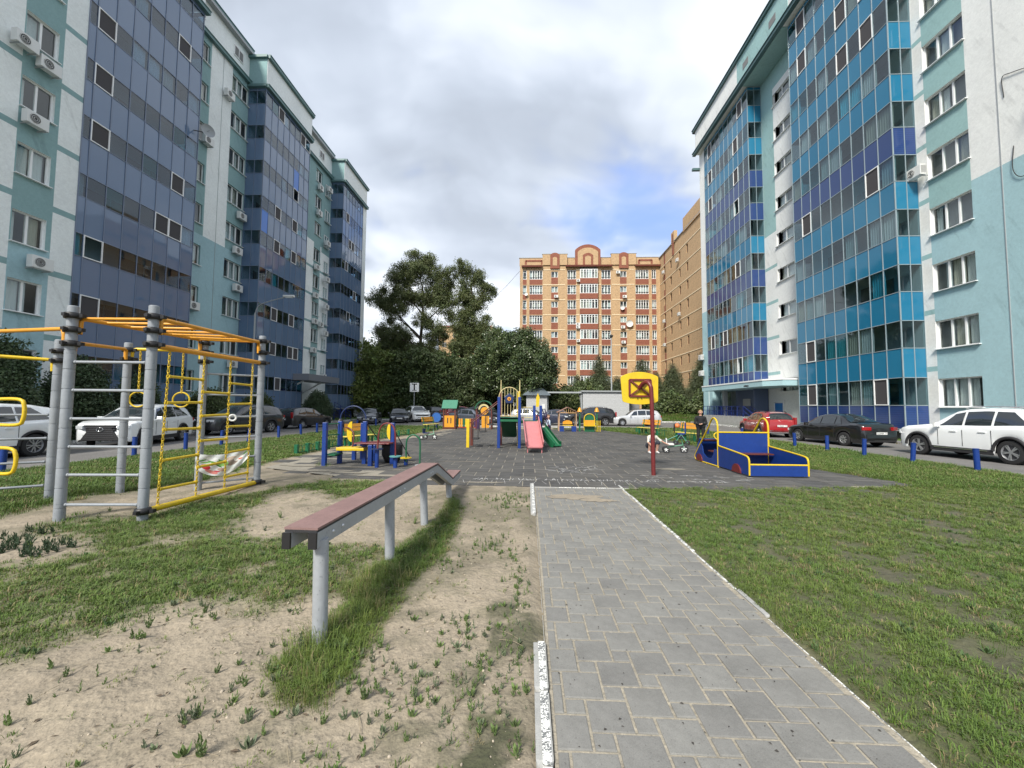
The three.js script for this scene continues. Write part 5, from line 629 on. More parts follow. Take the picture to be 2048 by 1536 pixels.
// ---------- toy truck ----------
{
  const t = thing('toy_truck', 'blue wooden play truck with yellow tube edges on the rubber surface', 'play truck', [6.1, 0, -11.8]);
  const bl = mats.blue, ye = mats.yellow, X0 = 5.42, X1 = 6.83; const sidePts = (x) => (pts) => pts.map(([d, y]) => V(x, y, -d));
  const panel = (x, pts) => prism(pts.map(([d, y]) => [d, y]), 0.025).applyMatrix4(new THREE.Matrix4().makeBasis(V(0, 0, -1), V(0, 1, 0), V(1, 0, 0))).translate(x, 0, 0);
  for (const x of [X0, X1]) {
    wp(t, 'box_side', panel(x, [[10.27, 0.05], [11.86, 0.05], [11.86, 0.6], [10.4, 0.5], [10.3, 0.46], [10.27, 0.4]]), bl);
    wp(t, 'cab_side', panel(x, [[11.88, 0.05], [13.35, 0.05], [13.48, 0.14], [13.2, 0.62], [13.05, 0.6], [12.9, 0.5], [12.85, 0.3], [12.6, 0.2], [12.3, 0.2], [12.15, 0.35], [12.1, 0.5], [11.88, 0.5]]), bl);
    wp(t, 'side_tube', tube(sidePts(x)([[11.86, 0.62], [11, 0.56], [10.4, 0.51], [10.28, 0.47], [10.24, 0.38], [10.24, 0.05]]), 0.022, 40), ye);
    wp(t, 'cab_tube', tube(sidePts(x)([[11.87, 0.0], [11.87, 0.7], [11.87, 1.15], [11.93, 1.32], [12.1, 1.4], [12.28, 1.32], [12.5, 1.08], [13.0, 0.62], [13.44, 0.2], [13.46, 0.1], [13.3, 0.035], [12.5, 0.03], [11.87, 0.03]]), 0.026, 70), ye);
    for (const [d, r] of [[10.82, 0.22], [13.1, 0.21]]) { const s = new THREE.Shape(); s.absarc(0, 0, r, 0, Math.PI, false); s.closePath(); wp(t, 'wheel_disc', prism(s, 0.03).rotateY(rot90).translate(x - (x === X0 ? 0.025 : -0.025), 0.04, -d), mats.maroon); }
  }
  wp(t, 'cab_back', box(X1 - X0 - 0.03, 0.94, 0.025, (X0 + X1) / 2, 0.52, -11.88), bl); wp(t, 'cab_rail', bar([X0, 1.0, -11.87], [X1, 1.0, -11.87], 0.022), ye);
  wp(t, 'tailgate', box(X1 - X0 - 0.03, 0.26, 0.025, (X0 + X1) / 2, 0.17, -10.25), bl); wp(t, 'tailgate_rail', bar([X0, 0.31, -10.25], [X1, 0.31, -10.25], 0.022), ye);
  wp(t, 'bench_board', box(X1 - X0 - 0.1, 0.03, 0.3, (X0 + X1) / 2, 0.42, -11.68), mats.brown); wp(t, 'bench_board', box(1.3, 0.03, 0.3, (X0 + X1) / 2, 0.4, -12.5), mats.brown); wp(t, 'dashboard', box(1.36, 0.03, 0.34, (X0 + X1) / 2, 0.68, -12.95, 0, -0.2), mats.brown); wp(t, 'front_panel', box(1.38, 0.7, 0.025, (X0 + X1) / 2, 0.4, -13.3, 0, 0.42), bl);
  wp(t, 'steering_wheel', [new THREE.TorusGeometry(0.14, 0.018, 8, 24).rotateX(-0.7).translate(X0 + 0.42, 0.82, -12.72), bar([X0 + 0.42, 0.82, -12.72], [X0 + 0.42, 0.7, -12.9], 0.016)], ye);
}
// ---------- benches, bollards, low fences ----------
{
  const orangeW = M([0.66, 0.30, 0.035], 0.6, { map: T.wear }), yel = M([0.66, 0.54, 0.10], 0.6, { map: T.wear });
  const bench = (pos, ry, label, o = {}) => { const b = thing('bench', label, 'bench', pos, ry, 'yellow benches round the playground'); const w = o.w ?? 1.6; for (const k of [0, 1]) part('seat_slat', roundBox(w, 0.035, 0.17, 0.008, 0, 0.44, -0.09 + 0.18 * k), yel, b); for (const x of [-w / 2 + 0.2, w / 2 - 0.2]) { part('leg', box(0.06, 0.42, 0.06, x, 0.21, 0.12), mats.green, b); part('leg', box(0.06, 0.42, 0.06, x, 0.21, -0.12), mats.green, b); part('back_post', beam([x, 0.42, -0.2], [x, 0.95, -0.34], 0.05, 0.05), mats.green, b); } for (const y of [0.7, 0.86]) part('back_slat', box(w * 0.94, 0.14, 0.03, 0, y, -0.29 - (y - 0.7) * 0.25, 0, -0.25), orangeW, b); return b; };
  bench([-7.0, 0, -16.6], 1.15, 'yellow bench on the left with orange backrest behind the blue posts'); bench([-6.6, 0, -27.5], 1.25, 'yellow bench at far left near the sign'); bench([7.3, 0, -25.2], -1.1, 'yellow bench at far right behind the basketball pole'); bench([7.9, 0, -20.6], -1.2, 'yellow bench beside the standing person on the right');
  const bg = G(cyl(0.065, 0.62, 0, 0.31, 0, 14), cyl(0.07, 0.02, 0, 0.62, 0, 14)), nl = ['nearest', 'second nearest', 'third nearest', 'fourth nearest', 'fifth nearest', 'sixth nearest', 'seventh nearest', 'eighth nearest', 'ninth nearest', 'tenth nearest', 'farthest'];
  const post = (list, side) => list.forEach(([x, d], i) => { const m = solo('bollard', bg, mats.blue, 'blue painted tube bollard, ' + nl[i] + ' of the row along the ' + side + ' road', 'bollard', [x, 0, -d], 'blue bollards along the ' + side + ' road'); m.rotation.set(rr(-0.05, 0.05), 0, rr(-0.06, 0.06)); });
  post([[-12.75, 9.4], [-12.65, 12.6], [-12.6, 14.5], [-12.5, 16.1], [-12.5, 17.7], [-12.5, 19.9], [-12.5, 21.9], [-12.4, 23.4], [-12.2, 28.5], [-12.2, 32.1]], 'left'); post([[12.37, 11.76], [12.28, 13.55], [12.0, 15.07], [11.85, 16.65], [11.6, 18.2], [11.3, 22], [11.2, 25.84], [10.9, 29.2]], 'right');
  // hooped green edging on the left, picket edging on the right
  const edge = (p, q, n, label, picket) => { const e = thing('low_fence', label, 'fence', [p[0], 0, -p[1]], 0, 'low green lawn fences'); const dx = (q[0] - p[0]) / n, dd = (q[1] - p[1]) / n; for (let i = 0; i <= n; i += Math.max(1, Math.round(n / 3))) part('post', box(0.11, 0.34, 0.11, dx * i, 0.17, -dd * i), mats.green, e); const L = Math.hypot(dx, dd); part('rail', beam([0, 0.06, 0], [dx * n, 0.06, -dd * n], 0.03, 0.03), mats.green, e); if (picket) part('rail', beam([0, 0.42, 0], [dx * n, 0.42, -dd * n], 0.03, 0.03), mats.green, e); for (let i = 0; i < n; i++) { const a = dx * i, b = -dd * i; if (picket) part('picket', box(0.025, 0.5, 0.025, a, 0.25, b), mats.green, e); else part('hoop', tube([[a, 0.03, b], [a + dx * 0.1, 0.24, b - dd * 0.1], [a + dx * 0.55, 0.31, b - dd * 0.55], [a + dx, 0.24, b - dd], [a + dx * 1.1, 0.03, b - dd * 1.1]], 0.011, 14, 6), mats.green, e); } };
  edge([-7.9, 13.6], [-7.75, 15.4], 6, 'low green hooped fence nearest the climbing frame'); edge([-7.75, 15.5], [-7.5, 18], 9, 'low green hooped fence before the left bench'); edge([-7.4, 19.5], [-6.9, 23.2], 12, 'low green hooped fence between the two left benches'); edge([7.1, 27.0], [7.6, 22.6], 14, 'low green picket fence behind the basketball pole', true); edge([7.75, 21.6], [8.0, 19.2], 8, 'low green picket fence under the right bench', true);
}
// ---------- blue post play unit ----------
{
  const u = thing('play_unit', 'low play unit of blue posts with maroon table and coloured stepping discs', 'play unit', [-4.5, 0, -11.5]);
  const po = (x, d, h, m = mats.blue) => wp(u, 'post', roundBox(0.115, h, 0.115, 0.012, x, h / 2 - 0.01, -d), m);
  po(-5.68, 11.16, 1.22); po(-5.5, 11.7, 1.24); po(-5.42, 12.5, 0.5); po(-4.75, 11.66, 1.24); po(-4.42, 11.27, 0.6); po(-3.95, 11.72, 1.2); po(-4.72, 12.3, 0.5); po(-5.2, 12.6, 1.15);
  for (const y of [0.24, 0.52, 0.85, 1.16]) wp(u, 'ladder_rung', bar([-5.68, y, -11.16], [-5.5, y, -11.7], 0.016), mats.green);
  wp(u, 'ladder_step', box(0.3, 0.03, 0.5, -5.55, 0.3, -11.45), mats.green); wp(u, 'arch', tube(arc(-5.12, 1.25, 0.38, Math.PI, 0, 14, (x, y) => [x, y + 0.04, -11.68]), 0.02, 40), mats.navy);
  wp(u, 'yellow_seat', roundBox(0.8, 0.09, 0.42, 0.015, -5.05, 0.45, -11.55), mats.yellow); wp(u, 'half_disc', (() => { const s = new THREE.Shape(); s.absarc(0, 0, 0.3, rot90, 3 * rot90, false); s.closePath(); return prism(s, 0.025).scale(0.5, 1, 1).translate(-5.2, 0.92, -11.8); })(), mats.yellow);
  wp(u, 'brown_arch', tube([[-5.35, 1.05, -11.75], [-5.2, 1.0, -11.7], [-5.08, 0.85, -11.65], [-5.08, 0.5, -11.6]], 0.022, 24), mats.brown);
  wp(u, 'table_top', roundBox(1.0, 0.035, 0.62, 0.01, -4.4, 0.62, -11.55), mats.maroon); wp(u, 'barrel', lathe([[0, 0], [0.2, 0.0], [0.3, 0.22], [0.3, 0.5], [0.24, 0.56], [0, 0.56]], 24).translate(-4.05, 0.02, -12.0), mats.black);
  const stump = (x, d, h, m) => { wp(u, 'stump', bar([x, 0, -d], [x, h, -d], 0.055, 14), mats.blue); wp(u, 'stepping_disc', cyl(0.16, 0.025, x, h + 0.012, -d, 24), m); }; stump(-4.14, 11.02, 0.49, mats.navy); stump(-3.62, 11.0, 0.3, M([0.10, 0.28, 0.27], 0.5)); stump(-3.48, 11.5, 0.2, mats.yellow);
  wp(u, 'maroon_arch', tube([[-4.12, 0.5, -11.0], [-4.1, 0.95, -11.02], [-4.02, 1.15, -11.03], [-3.87, 1.21, -11.03], [-3.72, 1.14, -11.02], [-3.64, 0.92, -11.0], [-3.62, 0.32, -11.0]], 0.022, 40), mats.maroon);
  wp(u, 'green_arch', tube([[-3.46, 0.1, -11.45], [-3.46, 0.65, -11.45], [-3.4, 0.8, -11.46], [-3.27, 0.87, -11.47], [-3.14, 0.8, -11.48], [-3.08, 0.65, -11.49], [-3.08, 0, -11.5]], 0.022, 40), mats.green); wp(u, 'foot_plate', cyl(0.14, 0.015, -3.08, 0.01, -11.5, 20), mats.grey);
  wp(u, 'half_disc', (() => { const s = new THREE.Shape(); s.absarc(0, 0, 0.24, rot90, 3 * rot90, false); s.closePath(); return prism(s, 0.03).scale(0.4, 1, 1).translate(-4.0, 0.95, -11.64); })(), mats.yellow); wp(u, 'brace_bar', bar([-4.68, 1.15, -11.66], [-4.3, 0.2, -12.4], 0.016), mats.dark); wp(u, 'brace_bar', bar([-3.9, 0.95, -11.72], [-3.55, 0.1, -12.2], 0.016), mats.dark);
}
solo('black_jacket', (() => { const g = new THREE.SphereGeometry(0.2, 16, 14), p = g.attributes.position; for (let i = 0; i < p.count; i++) { const y = p.getY(i); p.setXYZ(i, p.getX(i) * (0.42 + 0.25 * Math.sin(y * 17)) - 0.1 * (y < 0 ? -y * 2 : 0), y * 1.6, p.getZ(i) * (0.5 + 0.2 * Math.cos(y * 13 + p.getX(i) * 9))); } g.computeVertexNormals(); return g; })(), mats.black, 'black jacket hung on the blue play unit post', 'jacket', [-5.58, 1.0, -11.86]);
// ---------- slide tower ----------
{
  const t = thing('slide_tower', 'tall blue and yellow slide tower with arched railing and pink slide', 'slide tower', [-0.5, 0, -17]);
  const po = (x, d, h, m) => wp(t, 'post', roundBox(0.12, h, 0.12, 0.012, x, h / 2, -d), m); po(-1.2, 16.5, 2.08, mats.blue); po(-0.36, 16.5, 2.08, mats.blue); po(-1.2, 17.7, 2.35, mats.brown); po(-0.42, 17.7, 2.35, mats.yellow); po(0.26, 18, 1.74, mats.blue); po(0.55, 18, 1.74, mats.blue); po(-2.47, 16.6, 1.17, mats.yellow); po(-2.42, 17.4, 1.17, mats.brown);
  for (const x of [-1.2, -0.38]) wp(t, 'finial', bar([x, 2.3, -17.7], [x, 2.85, -17.7], 0.03, 8, 0.018), mats.cream);
  wp(t, 'arched_railing', [tube(arc(-0.78, 2.05, 0.42, Math.PI, 0, 14, (x, y) => [x, y, -16.46]), 0.018, 40), bar([-1.16, 1.3, -16.46], [-0.4, 1.3, -16.46], 0.018)], mats.cream); for (let i = 1; i < 7; i++) { const x = -1.2 + i * 0.12; wp(t, 'railing_bar', bar([x, 1.3, -16.46], [x, 2.05 + Math.sqrt(Math.max(0.002, 0.176 - (x + 0.78) ** 2)), -16.46], 0.011, 8), mats.cream); }
  { const s = new THREE.Shape(); for (let i = 0; i < 5; i++) { const a = rot90 + i * Math.PI * 0.4; i ? s.lineTo(-0.78 + 0.2 * Math.cos(a), 2.0 + 0.2 * Math.sin(a)) : s.moveTo(-0.78, 2.2); } s.closePath(); const fl = wp(t, 'flower_plate', prism(s, 0.02, 0.02).translate(0, 0, -16.42), mats.navy); wp(t, 'flower_centre', cyl(0.075, 0.03, 0, 0, 0, 20).rotateX(rot90).translate(-0.78, 2.0, -16.39), mats.orange, fl); wp(t, 'flower_dot', cyl(0.03, 0.02, 0, 0, 0, 14).rotateX(rot90).translate(-0.78, 2.0, -16.37), mats.maroon, fl); }
  wp(t, 'platform', [box(0.85, 0.06, 1.3, -0.78, 1.2, -17.1), box(0.78, 0.16, 0.04, -0.78, 1.16, -16.47)], mats.green); wp(t, 'platform', box(0.9, 0.06, 1.2, 0.1, 1.05, -17.6), mats.green); wp(t, 'rear_chute', [sheetSlide([-0.85, 1.15, -17.0], [-0.85, 0.32, -18.6], 0.66)], mats.green);
  function sheetSlide(a, b, w) { const p = [], ix = [], n = 14, prof = [[-0.5, 0.18], [-0.5, 0.05], [-0.42, 0], [0.42, 0], [0.5, 0.05], [0.5, 0.18]]; const dx = b[0] - a[0], dz = b[2] - a[2], L = Math.hypot(dx, dz), nx = -dz / L, nz = dx / L; for (let i = 0; i <= n; i++) { const k = i / n, e = k < 0.85 ? k / 0.85 * 0.97 : 0.97 + (k - 0.85) * 0.2, y = mixn(a[1], b[1], Math.min(1, e)); for (const [u, h] of prof) p.push(mixn(a[0], b[0], k) + nx * u * w, y + h, mixn(a[2], b[2], k) + nz * u * w); } const m = prof.length; for (let i = 0; i < n; i++) for (let j = 0; j < m - 1; j++) { const q = i * m + j; ix.push(q, q + 1, q + m + 1, q, q + m + 1, q + m); } const g = new THREE.BufferGeometry(); g.setAttribute('position', new THREE.Float32BufferAttribute(p, 3)); g.setIndex(ix); const top = g.toNonIndexed(); top.computeVertexNormals(); const und = top.clone().translate(0, -0.03, 0); return G(top, und); }
  const pink = M([0.55, 0.20, 0.205], 0.45, { map: T.wear }); wp(t, 'slide_chute', [sheetSlide([0.1, 1.08, -16.9], [0.24, 0.2, -14.85], 0.62), bar([-0.02, 0, -14.95], [-0.02, 0.18, -14.95], 0.02), bar([0.5, 0, -14.95], [0.5, 0.18, -14.95], 0.02)], pink, t, 'faded pink slide chute');
  wp(t, 'slide_side', [beam([-0.22, 1.24, -16.9], [-0.08, 0.36, -14.95], 0.035, 0.1), beam([0.42, 1.24, -16.9], [0.56, 0.36, -14.95], 0.035, 0.1)], pink);
  wp(t, 'green_slide', [sheetSlide([0.55, 0.78, -18], [1.2, 0.05, -17.1], 0.5), beam([0.42, 0.78, -17.8], [1.05, 0.06, -16.9], 0.03, 0.3)], mats.green, t, 'dark green slide');
  wp(t, 'fin', prism([[0, 0], [0.12, 0], [0.16, 0.4], [0.08, 0.62], [0.0, 0.4]], 0.06).translate(0.34, 1.68, -18), mats.yellow); wp(t, 'bridge_rail', [bar([-0.36, 1.66, -18], [0.3, 1.66, -18], 0.018), bar([-0.36, 1.2, -18], [0.3, 1.2, -18], 0.018), ...[0, 1, 2, 3, 4].map((i) => bar([-0.28 + i * 0.12, 1.2, -18], [-0.28 + i * 0.12, 1.66, -18], 0.01, 6))], mats.cream);
  wp(t, 'handrail', bar([-2.4, 1.0, -16.62], [-1.26, 1.9, -16.52], 0.022), mats.brown); wp(t, 'handrail', bar([-2.38, 1.0, -17.35], [-1.24, 1.9, -17.6], 0.022), mats.brown);
  for (const [x, y] of [[-2.2, 0.34], [-1.9, 0.64], [-1.6, 0.94]]) wp(t, 'stair_step', [path3([[x - 0.1, y + 0.62, -16.62], [x - 0.1, y, -16.62], [x + 0.14, y, -16.62], [x + 0.14, y + 0.7, -16.62]], 0.016, 8), box(0.24, 0.03, 0.7, x + 0.02, y, -16.98)], mats.dark);
  wp(t, 'flower_panel', cyl(0.16, 0.02, 0, 0, 0, 8).rotateX(rot90).translate(-1.1, 0.9, -17.8), M([0.6, 0.55, 0.6], 0.6)); wp(t, 'net_bar', [bar([0.6, 1.6, -18], [1.0, 0.6, -18.4], 0.02), bar([0.75, 1.6, -18.6], [1.05, 0.55, -18.8], 0.02)], mats.purple);
}
// ---------- playhouse, train, sandpit houses ----------
{
  const h = thing('playhouse', 'small playhouse with green gable roof and orange slotted panels', 'playhouse', [-5.8, 0, -29.9]);
  for (const [x, z] of [[-0.42, 0.3], [0.42, 0.3], [-0.42, -0.5], [0.42, -0.5]]) part('post', box(0.09, 1.6, 0.09, x, 0.8, z), mats.brown, h);
  part('roof', beam([0, 1.5, 0.42], [0, 2.12, -0.1], 1.12, 0.04), M([0.05, 0.22, 0.14], 0.6, { map: T.wear }), h); part('roof', beam([0, 1.5, -0.62], [0, 2.12, -0.1], 1.12, 0.04), mats.green, h); const w = part('front_panel', box(0.72, 0.85, 0.03, 0, 0.56, 0.3), mats.orange, h); part('panel_slot', [box(0.07, 0.4, 0.01, -0.12, 0.62, 0.32), box(0.07, 0.4, 0.01, 0.12, 0.62, 0.32)], mats.dark, w); part('side_panel', box(0.03, 0.85, 0.7, 0.42, 0.56, -0.1), mats.orange, h); part('floor', box(0.95, 0.08, 0.95, 0, 0.06, -0.1), mats.brown, h);
  const d = thing('steering_disc', 'round blue play disc standing left of the playhouse', 'play disc', [-6.75, 0, -29.6]); part('disc', cyl(0.34, 0.05, 0, 0, 0, 28).rotateX(rot90).translate(0, 0.85, 0), paint([0.03, 0.13, 0.42]), d); part('ring', new THREE.TorusGeometry(0.36, 0.025, 8, 28).translate(0, 0.85, 0.02), mats.navy, d); part('post', box(0.08, 0.5, 0.08, 0, 0.25, -0.02), mats.navy, d);
  const f = thing('play_fence', 'low fence of orange, green and yellow boards between playhouse and tunnel', 'fence', [-4.6, 0, -29.9]); for (let i = 0; i < 9; i++) part('board', roundBox(0.13, 0.62, 0.03, 0.01, -0.66 + i * 0.165, 0.45, 0), [mats.green, mats.orange, mats.orange, mats.green, mats.yellow, mats.red, mats.orange, mats.yellow, mats.purple][i], f); part('rail', box(1.5, 0.1, 0.05, 0, 0.14, -0.03), mats.red, f);
  const t = thing('play_tunnel', 'play hut with green barrel roof and orange panels right of playhouse', 'playhouse', [-3.25, 0, -29.8]); for (const x of [-0.55, 0.55]) for (const z of [0.3, -0.6]) part('post', box(0.08, 1.5, 0.08, x, 0.75, z), mats.brown, t); part('roof', (() => { const s = new THREE.Shape(); s.absarc(0, 0, 0.66, 0.05, Math.PI - 0.05, false); s.absarc(0, 0, 0.60, Math.PI - 0.05, 0.05, true); s.closePath(); return prism(s, 1.1).translate(0, 1.45, -0.15); })(), mats.green, t); part('arch_panel', (() => { const s = new THREE.Shape(); s.absarc(0, 0, 0.4, 0, Math.PI, false); s.absarc(0, 0, 0.27, Math.PI, 0, true); s.closePath(); return prism(s, 0.03).translate(0, 1.45, 0.32); })(), mats.cream, t); const fp = part('front_panel', box(0.55, 0.85, 0.03, 0.12, 0.55, 0.3), mats.orange, t); part('panel_slot', box(0.07, 0.4, 0.01, 0.12, 0.62, 0.32), mats.dark, fp); part('door_panel', cyl(0.28, 0.03, 0, 0, 0, 20).rotateX(rot90).translate(0.05, 1.35, 0.28), mats.orange, t); part('side_panel', box(0.3, 1.0, 0.03, -0.45, 0.55, 0.31), mats.purple, t);
  const s = thing('sandpit_house', 'open sandpit shelter with wooden gable roof and orange seat', 'playhouse', [2.7, 0, -28.3]); for (const x of [-0.58, 0.58]) for (const z of [0.35, -0.5]) part('post', box(0.06, 1.3, 0.06, x, 0.65, z), M([0.42, 0.27, 0.16], 0.7), s); for (const q of [-1, 1]) part('roof', box(0.86, 0.03, 1.15, q * 0.36, 1.48, -0.08, 0, 0, -q * 0.46), M([0.26, 0.15, 0.11], 0.7), s); part('gable_bar', [...[-0.4, -0.25, -0.1, 0.05, 0.2, 0.35].map((x) => box(0.025, 0.36 - Math.abs(x) * 0.6, 0.025, x, 1.29 + (0.36 - Math.abs(x) * 0.6) / 2, 0.4)), box(1.2, 0.04, 0.04, 0, 1.28, 0.4)], M([0.55, 0.33, 0.15], 0.7), s); part('backrest', (() => { const q = new THREE.Shape(); q.moveTo(-0.32, 0); q.lineTo(0.32, 0); q.lineTo(0.32, 0.15); q.quadraticCurveTo(0, 0.38, -0.32, 0.15); q.closePath(); return prism(q, 0.03).translate(0, 0.5, 0.1); })(), mats.orange, s); part('seat', box(0.7, 0.04, 0.3, 0, 0.42, 0.25), mats.yellow, s); part('side_box', box(0.3, 0.35, 0.4, -0.42, 0.18, 0.25), mats.blue, s); part('side_box', box(0.3, 0.35, 0.4, 0.42, 0.18, 0.25), mats.blue, s);
  const c = thing('play_chair', 'green play seat with arched orange backrest and bell tops', 'play seat', [4.15, 0, -27.8]); part('arch', tube([[-0.35, 0.1, 0], [-0.35, 0.9, 0], [-0.22, 1.15, 0], [0, 1.22, 0], [0.22, 1.15, 0], [0.35, 0.9, 0], [0.35, 0.1, 0]], 0.03, 40), mats.yellow, c); part('backrest', roundBox(0.72, 0.34, 0.03, 0.01, 0, 0.62, -0.02), mats.orange, c); part('panel', box(0.62, 0.4, 0.03, 0, 0.95, -0.05), mats.green, c); part('seat', box(0.8, 0.05, 0.35, 0, 0.42, 0.12), mats.yellow, c); part('lower_panel', box(0.7, 0.36, 0.03, 0, 0.2, 0.02), mats.green, c); for (const x of [-0.62, 0.55]) { part('post', box(0.1, 1.35, 0.1, x, 0.68, -0.3), mats.green, c); part('bell_top', lathe([[0.17, 0], [0.13, 0.12], [0.07, 0.26], [0, 0.3]], 14).translate(x, 1.36, -0.3), mats.orange, c); } for (let i = 0; i < 4; i++) part('rail_bar', box(0.03, 0.75, 0.03, 0.45 + i * 0.09, 0.4, 0.05), mats.yellow, c);
}

// ---------- people ----------
function sdfMesh(bones, cell, k = 0.03) { // bones: [a, b, ra, rb, [r,g,b]]
  const lo = V(1e9, 1e9, 1e9), hi = V(-1e9, -1e9, -1e9); for (const [a, b, ra, rb] of bones) for (const [p, r] of [[a, ra], [b, rb]]) { lo.min(V(...p).subScalar(r + 0.05)); hi.max(V(...p).addScalar(r + 0.05)); }
  const size = Math.max(hi.x - lo.x, hi.y - lo.y, hi.z - lo.z), n = Math.min(150, Math.max(20, Math.ceil(size / cell))), c = lo.clone().add(hi).multiplyScalar(0.5), mc = new MarchingCubes(n, mats.dark, false, false, 120000); mc.isolation = 0; const h = size / 2;
  const B = bones.map(([a, b, ra, rb, col]) => { const d = [b[0] - a[0], b[1] - a[1], b[2] - a[2]]; return { a, d, l: d[0] ** 2 + d[1] ** 2 + d[2] ** 2 || 1e-9, ra, rb, col }; });
  const dist = (o, x, y, z) => { const px = x - o.a[0], py = y - o.a[1], pz = z - o.a[2], t = clamp((px * o.d[0] + py * o.d[1] + pz * o.d[2]) / o.l); return Math.hypot(px - o.d[0] * t, py - o.d[1] * t, pz - o.d[2] * t) - mixn(o.ra, o.rb, t); };
  for (let iz = 0; iz < n; iz++) for (let iy = 0; iy < n; iy++) for (let ix = 0; ix < n; ix++) { const x = c.x + (ix - n / 2) / (n / 2) * h, y = c.y + (iy - n / 2) / (n / 2) * h, z = c.z + (iz - n / 2) / (n / 2) * h; let d = 1e9; for (const o of B) { const e = dist(o, x, y, z); if (e - d > k) continue; const q = Math.max(k - Math.abs(d - e), 0) / k; d = Math.min(d, e) - q * q * k * 0.25; } mc.field[iz * n * n + iy * n + ix] = -d; }
  mc.update(); const m = mc.count, pos = new Float32Array(m * 3), nor = new Float32Array(m * 3), col = new Float32Array(m * 3);
  for (let i = 0; i < m; i++) { for (let j = 0; j < 3; j++) { pos[3 * i + j] = mc.positionArray[3 * i + j] * h + [c.x, c.y, c.z][j]; nor[3 * i + j] = mc.normalArray[3 * i + j]; } let best = 1e9, bc = B[0].col; for (const o of B) { const e = dist(o, pos[3 * i], pos[3 * i + 1], pos[3 * i + 2]); if (e < best - 1e-4) { best = e; bc = o.col; } } col.set(bc, 3 * i); }
  const g = new THREE.BufferGeometry(); g.setAttribute('position', new THREE.BufferAttribute(pos, 3)); g.setAttribute('normal', new THREE.BufferAttribute(nor, 3)); g.setAttribute("color", new THREE.BufferAttribute(col, 3)); return g;
}
const skin = [0.50, 0.29, 0.21], hairB = [0.16, 0.085, 0.04], hairL = [0.34, 0.22, 0.11];
function headBones(c, f, r, hair, long) { // c: centre, f: facing angle
  const s = Math.sin(f), q = Math.cos(f), at = (x, y, z) => [c[0] + (x * q + z * s) * r, c[1] + y * r, c[2] + (-x * s + z * q) * r];
  const b = [[at(0, 0.15, 0), at(0, -0.25, 0.15), 0.86 * r, 0.72 * r, skin], [at(0, -0.55, 0.25), at(0, -0.75, 0.32), 0.45 * r, 0.36 * r, skin], [at(0, -0.02, 0.86), at(0, -0.22, 1.0), 0.10 * r, 0.15 * r, skin], [at(0.86, -0.1, 0), at(0.9, 0.1, -0.03), 0.15 * r, 0.17 * r, skin], [at(-0.86, -0.1, 0), at(-0.9, 0.1, -0.03), 0.15 * r, 0.17 * r, skin],
    [at(0.32, 0.05, 0.86), at(0.36, 0.05, 0.86), 0.085 * r, 0.085 * r, [0.03, 0.02, 0.02]], [at(-0.32, 0.05, 0.86), at(-0.36, 0.05, 0.86), 0.085 * r, 0.085 * r, [0.03, 0.02, 0.02]], [at(-0.2, -0.48, 0.82), at(0.2, -0.48, 0.82), 0.07 * r, 0.07 * r, [0.30, 0.08, 0.07]],
    [at(0, 0.35, -0.18), at(0, 0.5, 0.1), 0.88 * r, 0.72 * r, hair], [at(0, 0, -0.4), at(0, long ? -0.5 : -0.2, -0.45), 0.7 * r, 0.55 * r, hair]];
  return b;
}
function hand(p, dir, side, col = skin) { // wrist p, direction of the fingers
  const d = V(...dir).normalize(), up = Math.abs(d.y) > 0.8 ? V(0, 0, 1) : V(0, 1, 0), w = d.clone().cross(up).normalize(), n = w.clone().cross(d).normalize(), at = (a, b, c) => V(...p).addScaledVector(d, a).addScaledVector(w, b).addScaledVector(n, c).toArray(), r = [[at(0, 0, 0), at(0.05, 0, 0), 0.022, 0.026, col]];
  for (const [o, l] of [[-0.027, 0.055], [-0.009, 0.066], [0.009, 0.062], [0.027, 0.048]]) { r.push([at(0.06, o, 0), at(0.06 + l * 0.55, o * 1.1, -0.006), 0.0085, 0.008, col], [at(0.06 + l * 0.55, o * 1.1, -0.006), at(0.06 + l, o * 1.1, -0.024), 0.008, 0.0065, col]); } r.push([at(0.015, side * 0.022, 0), at(0.05, side * 0.05, -0.012), 0.011, 0.009, col], [at(0.05, side * 0.05, -0.012), at(0.075, side * 0.052, -0.02), 0.009, 0.007, col]); return r;
}
function person(label, pos, ry, body, heads, hands, s = 1) { const g = mergeGeometries([sdfMesh(body, 0.014, 0.05), sdfMesh(heads, 0.006, 0.012), ...hands.map((h) => sdfMesh(h, 0.0035, 0.006))].map(norm)); uvbox(g); const m = new THREE.Mesh(g, M([1, 1, 1], 0.85, { vertexColors: true })); m.name = numbered('person'); m.position.set(...pos); m.rotation.y = ry; m.scale.setScalar(s); m.userData = { label, category: 'person' }; scene.add(m); return m; }
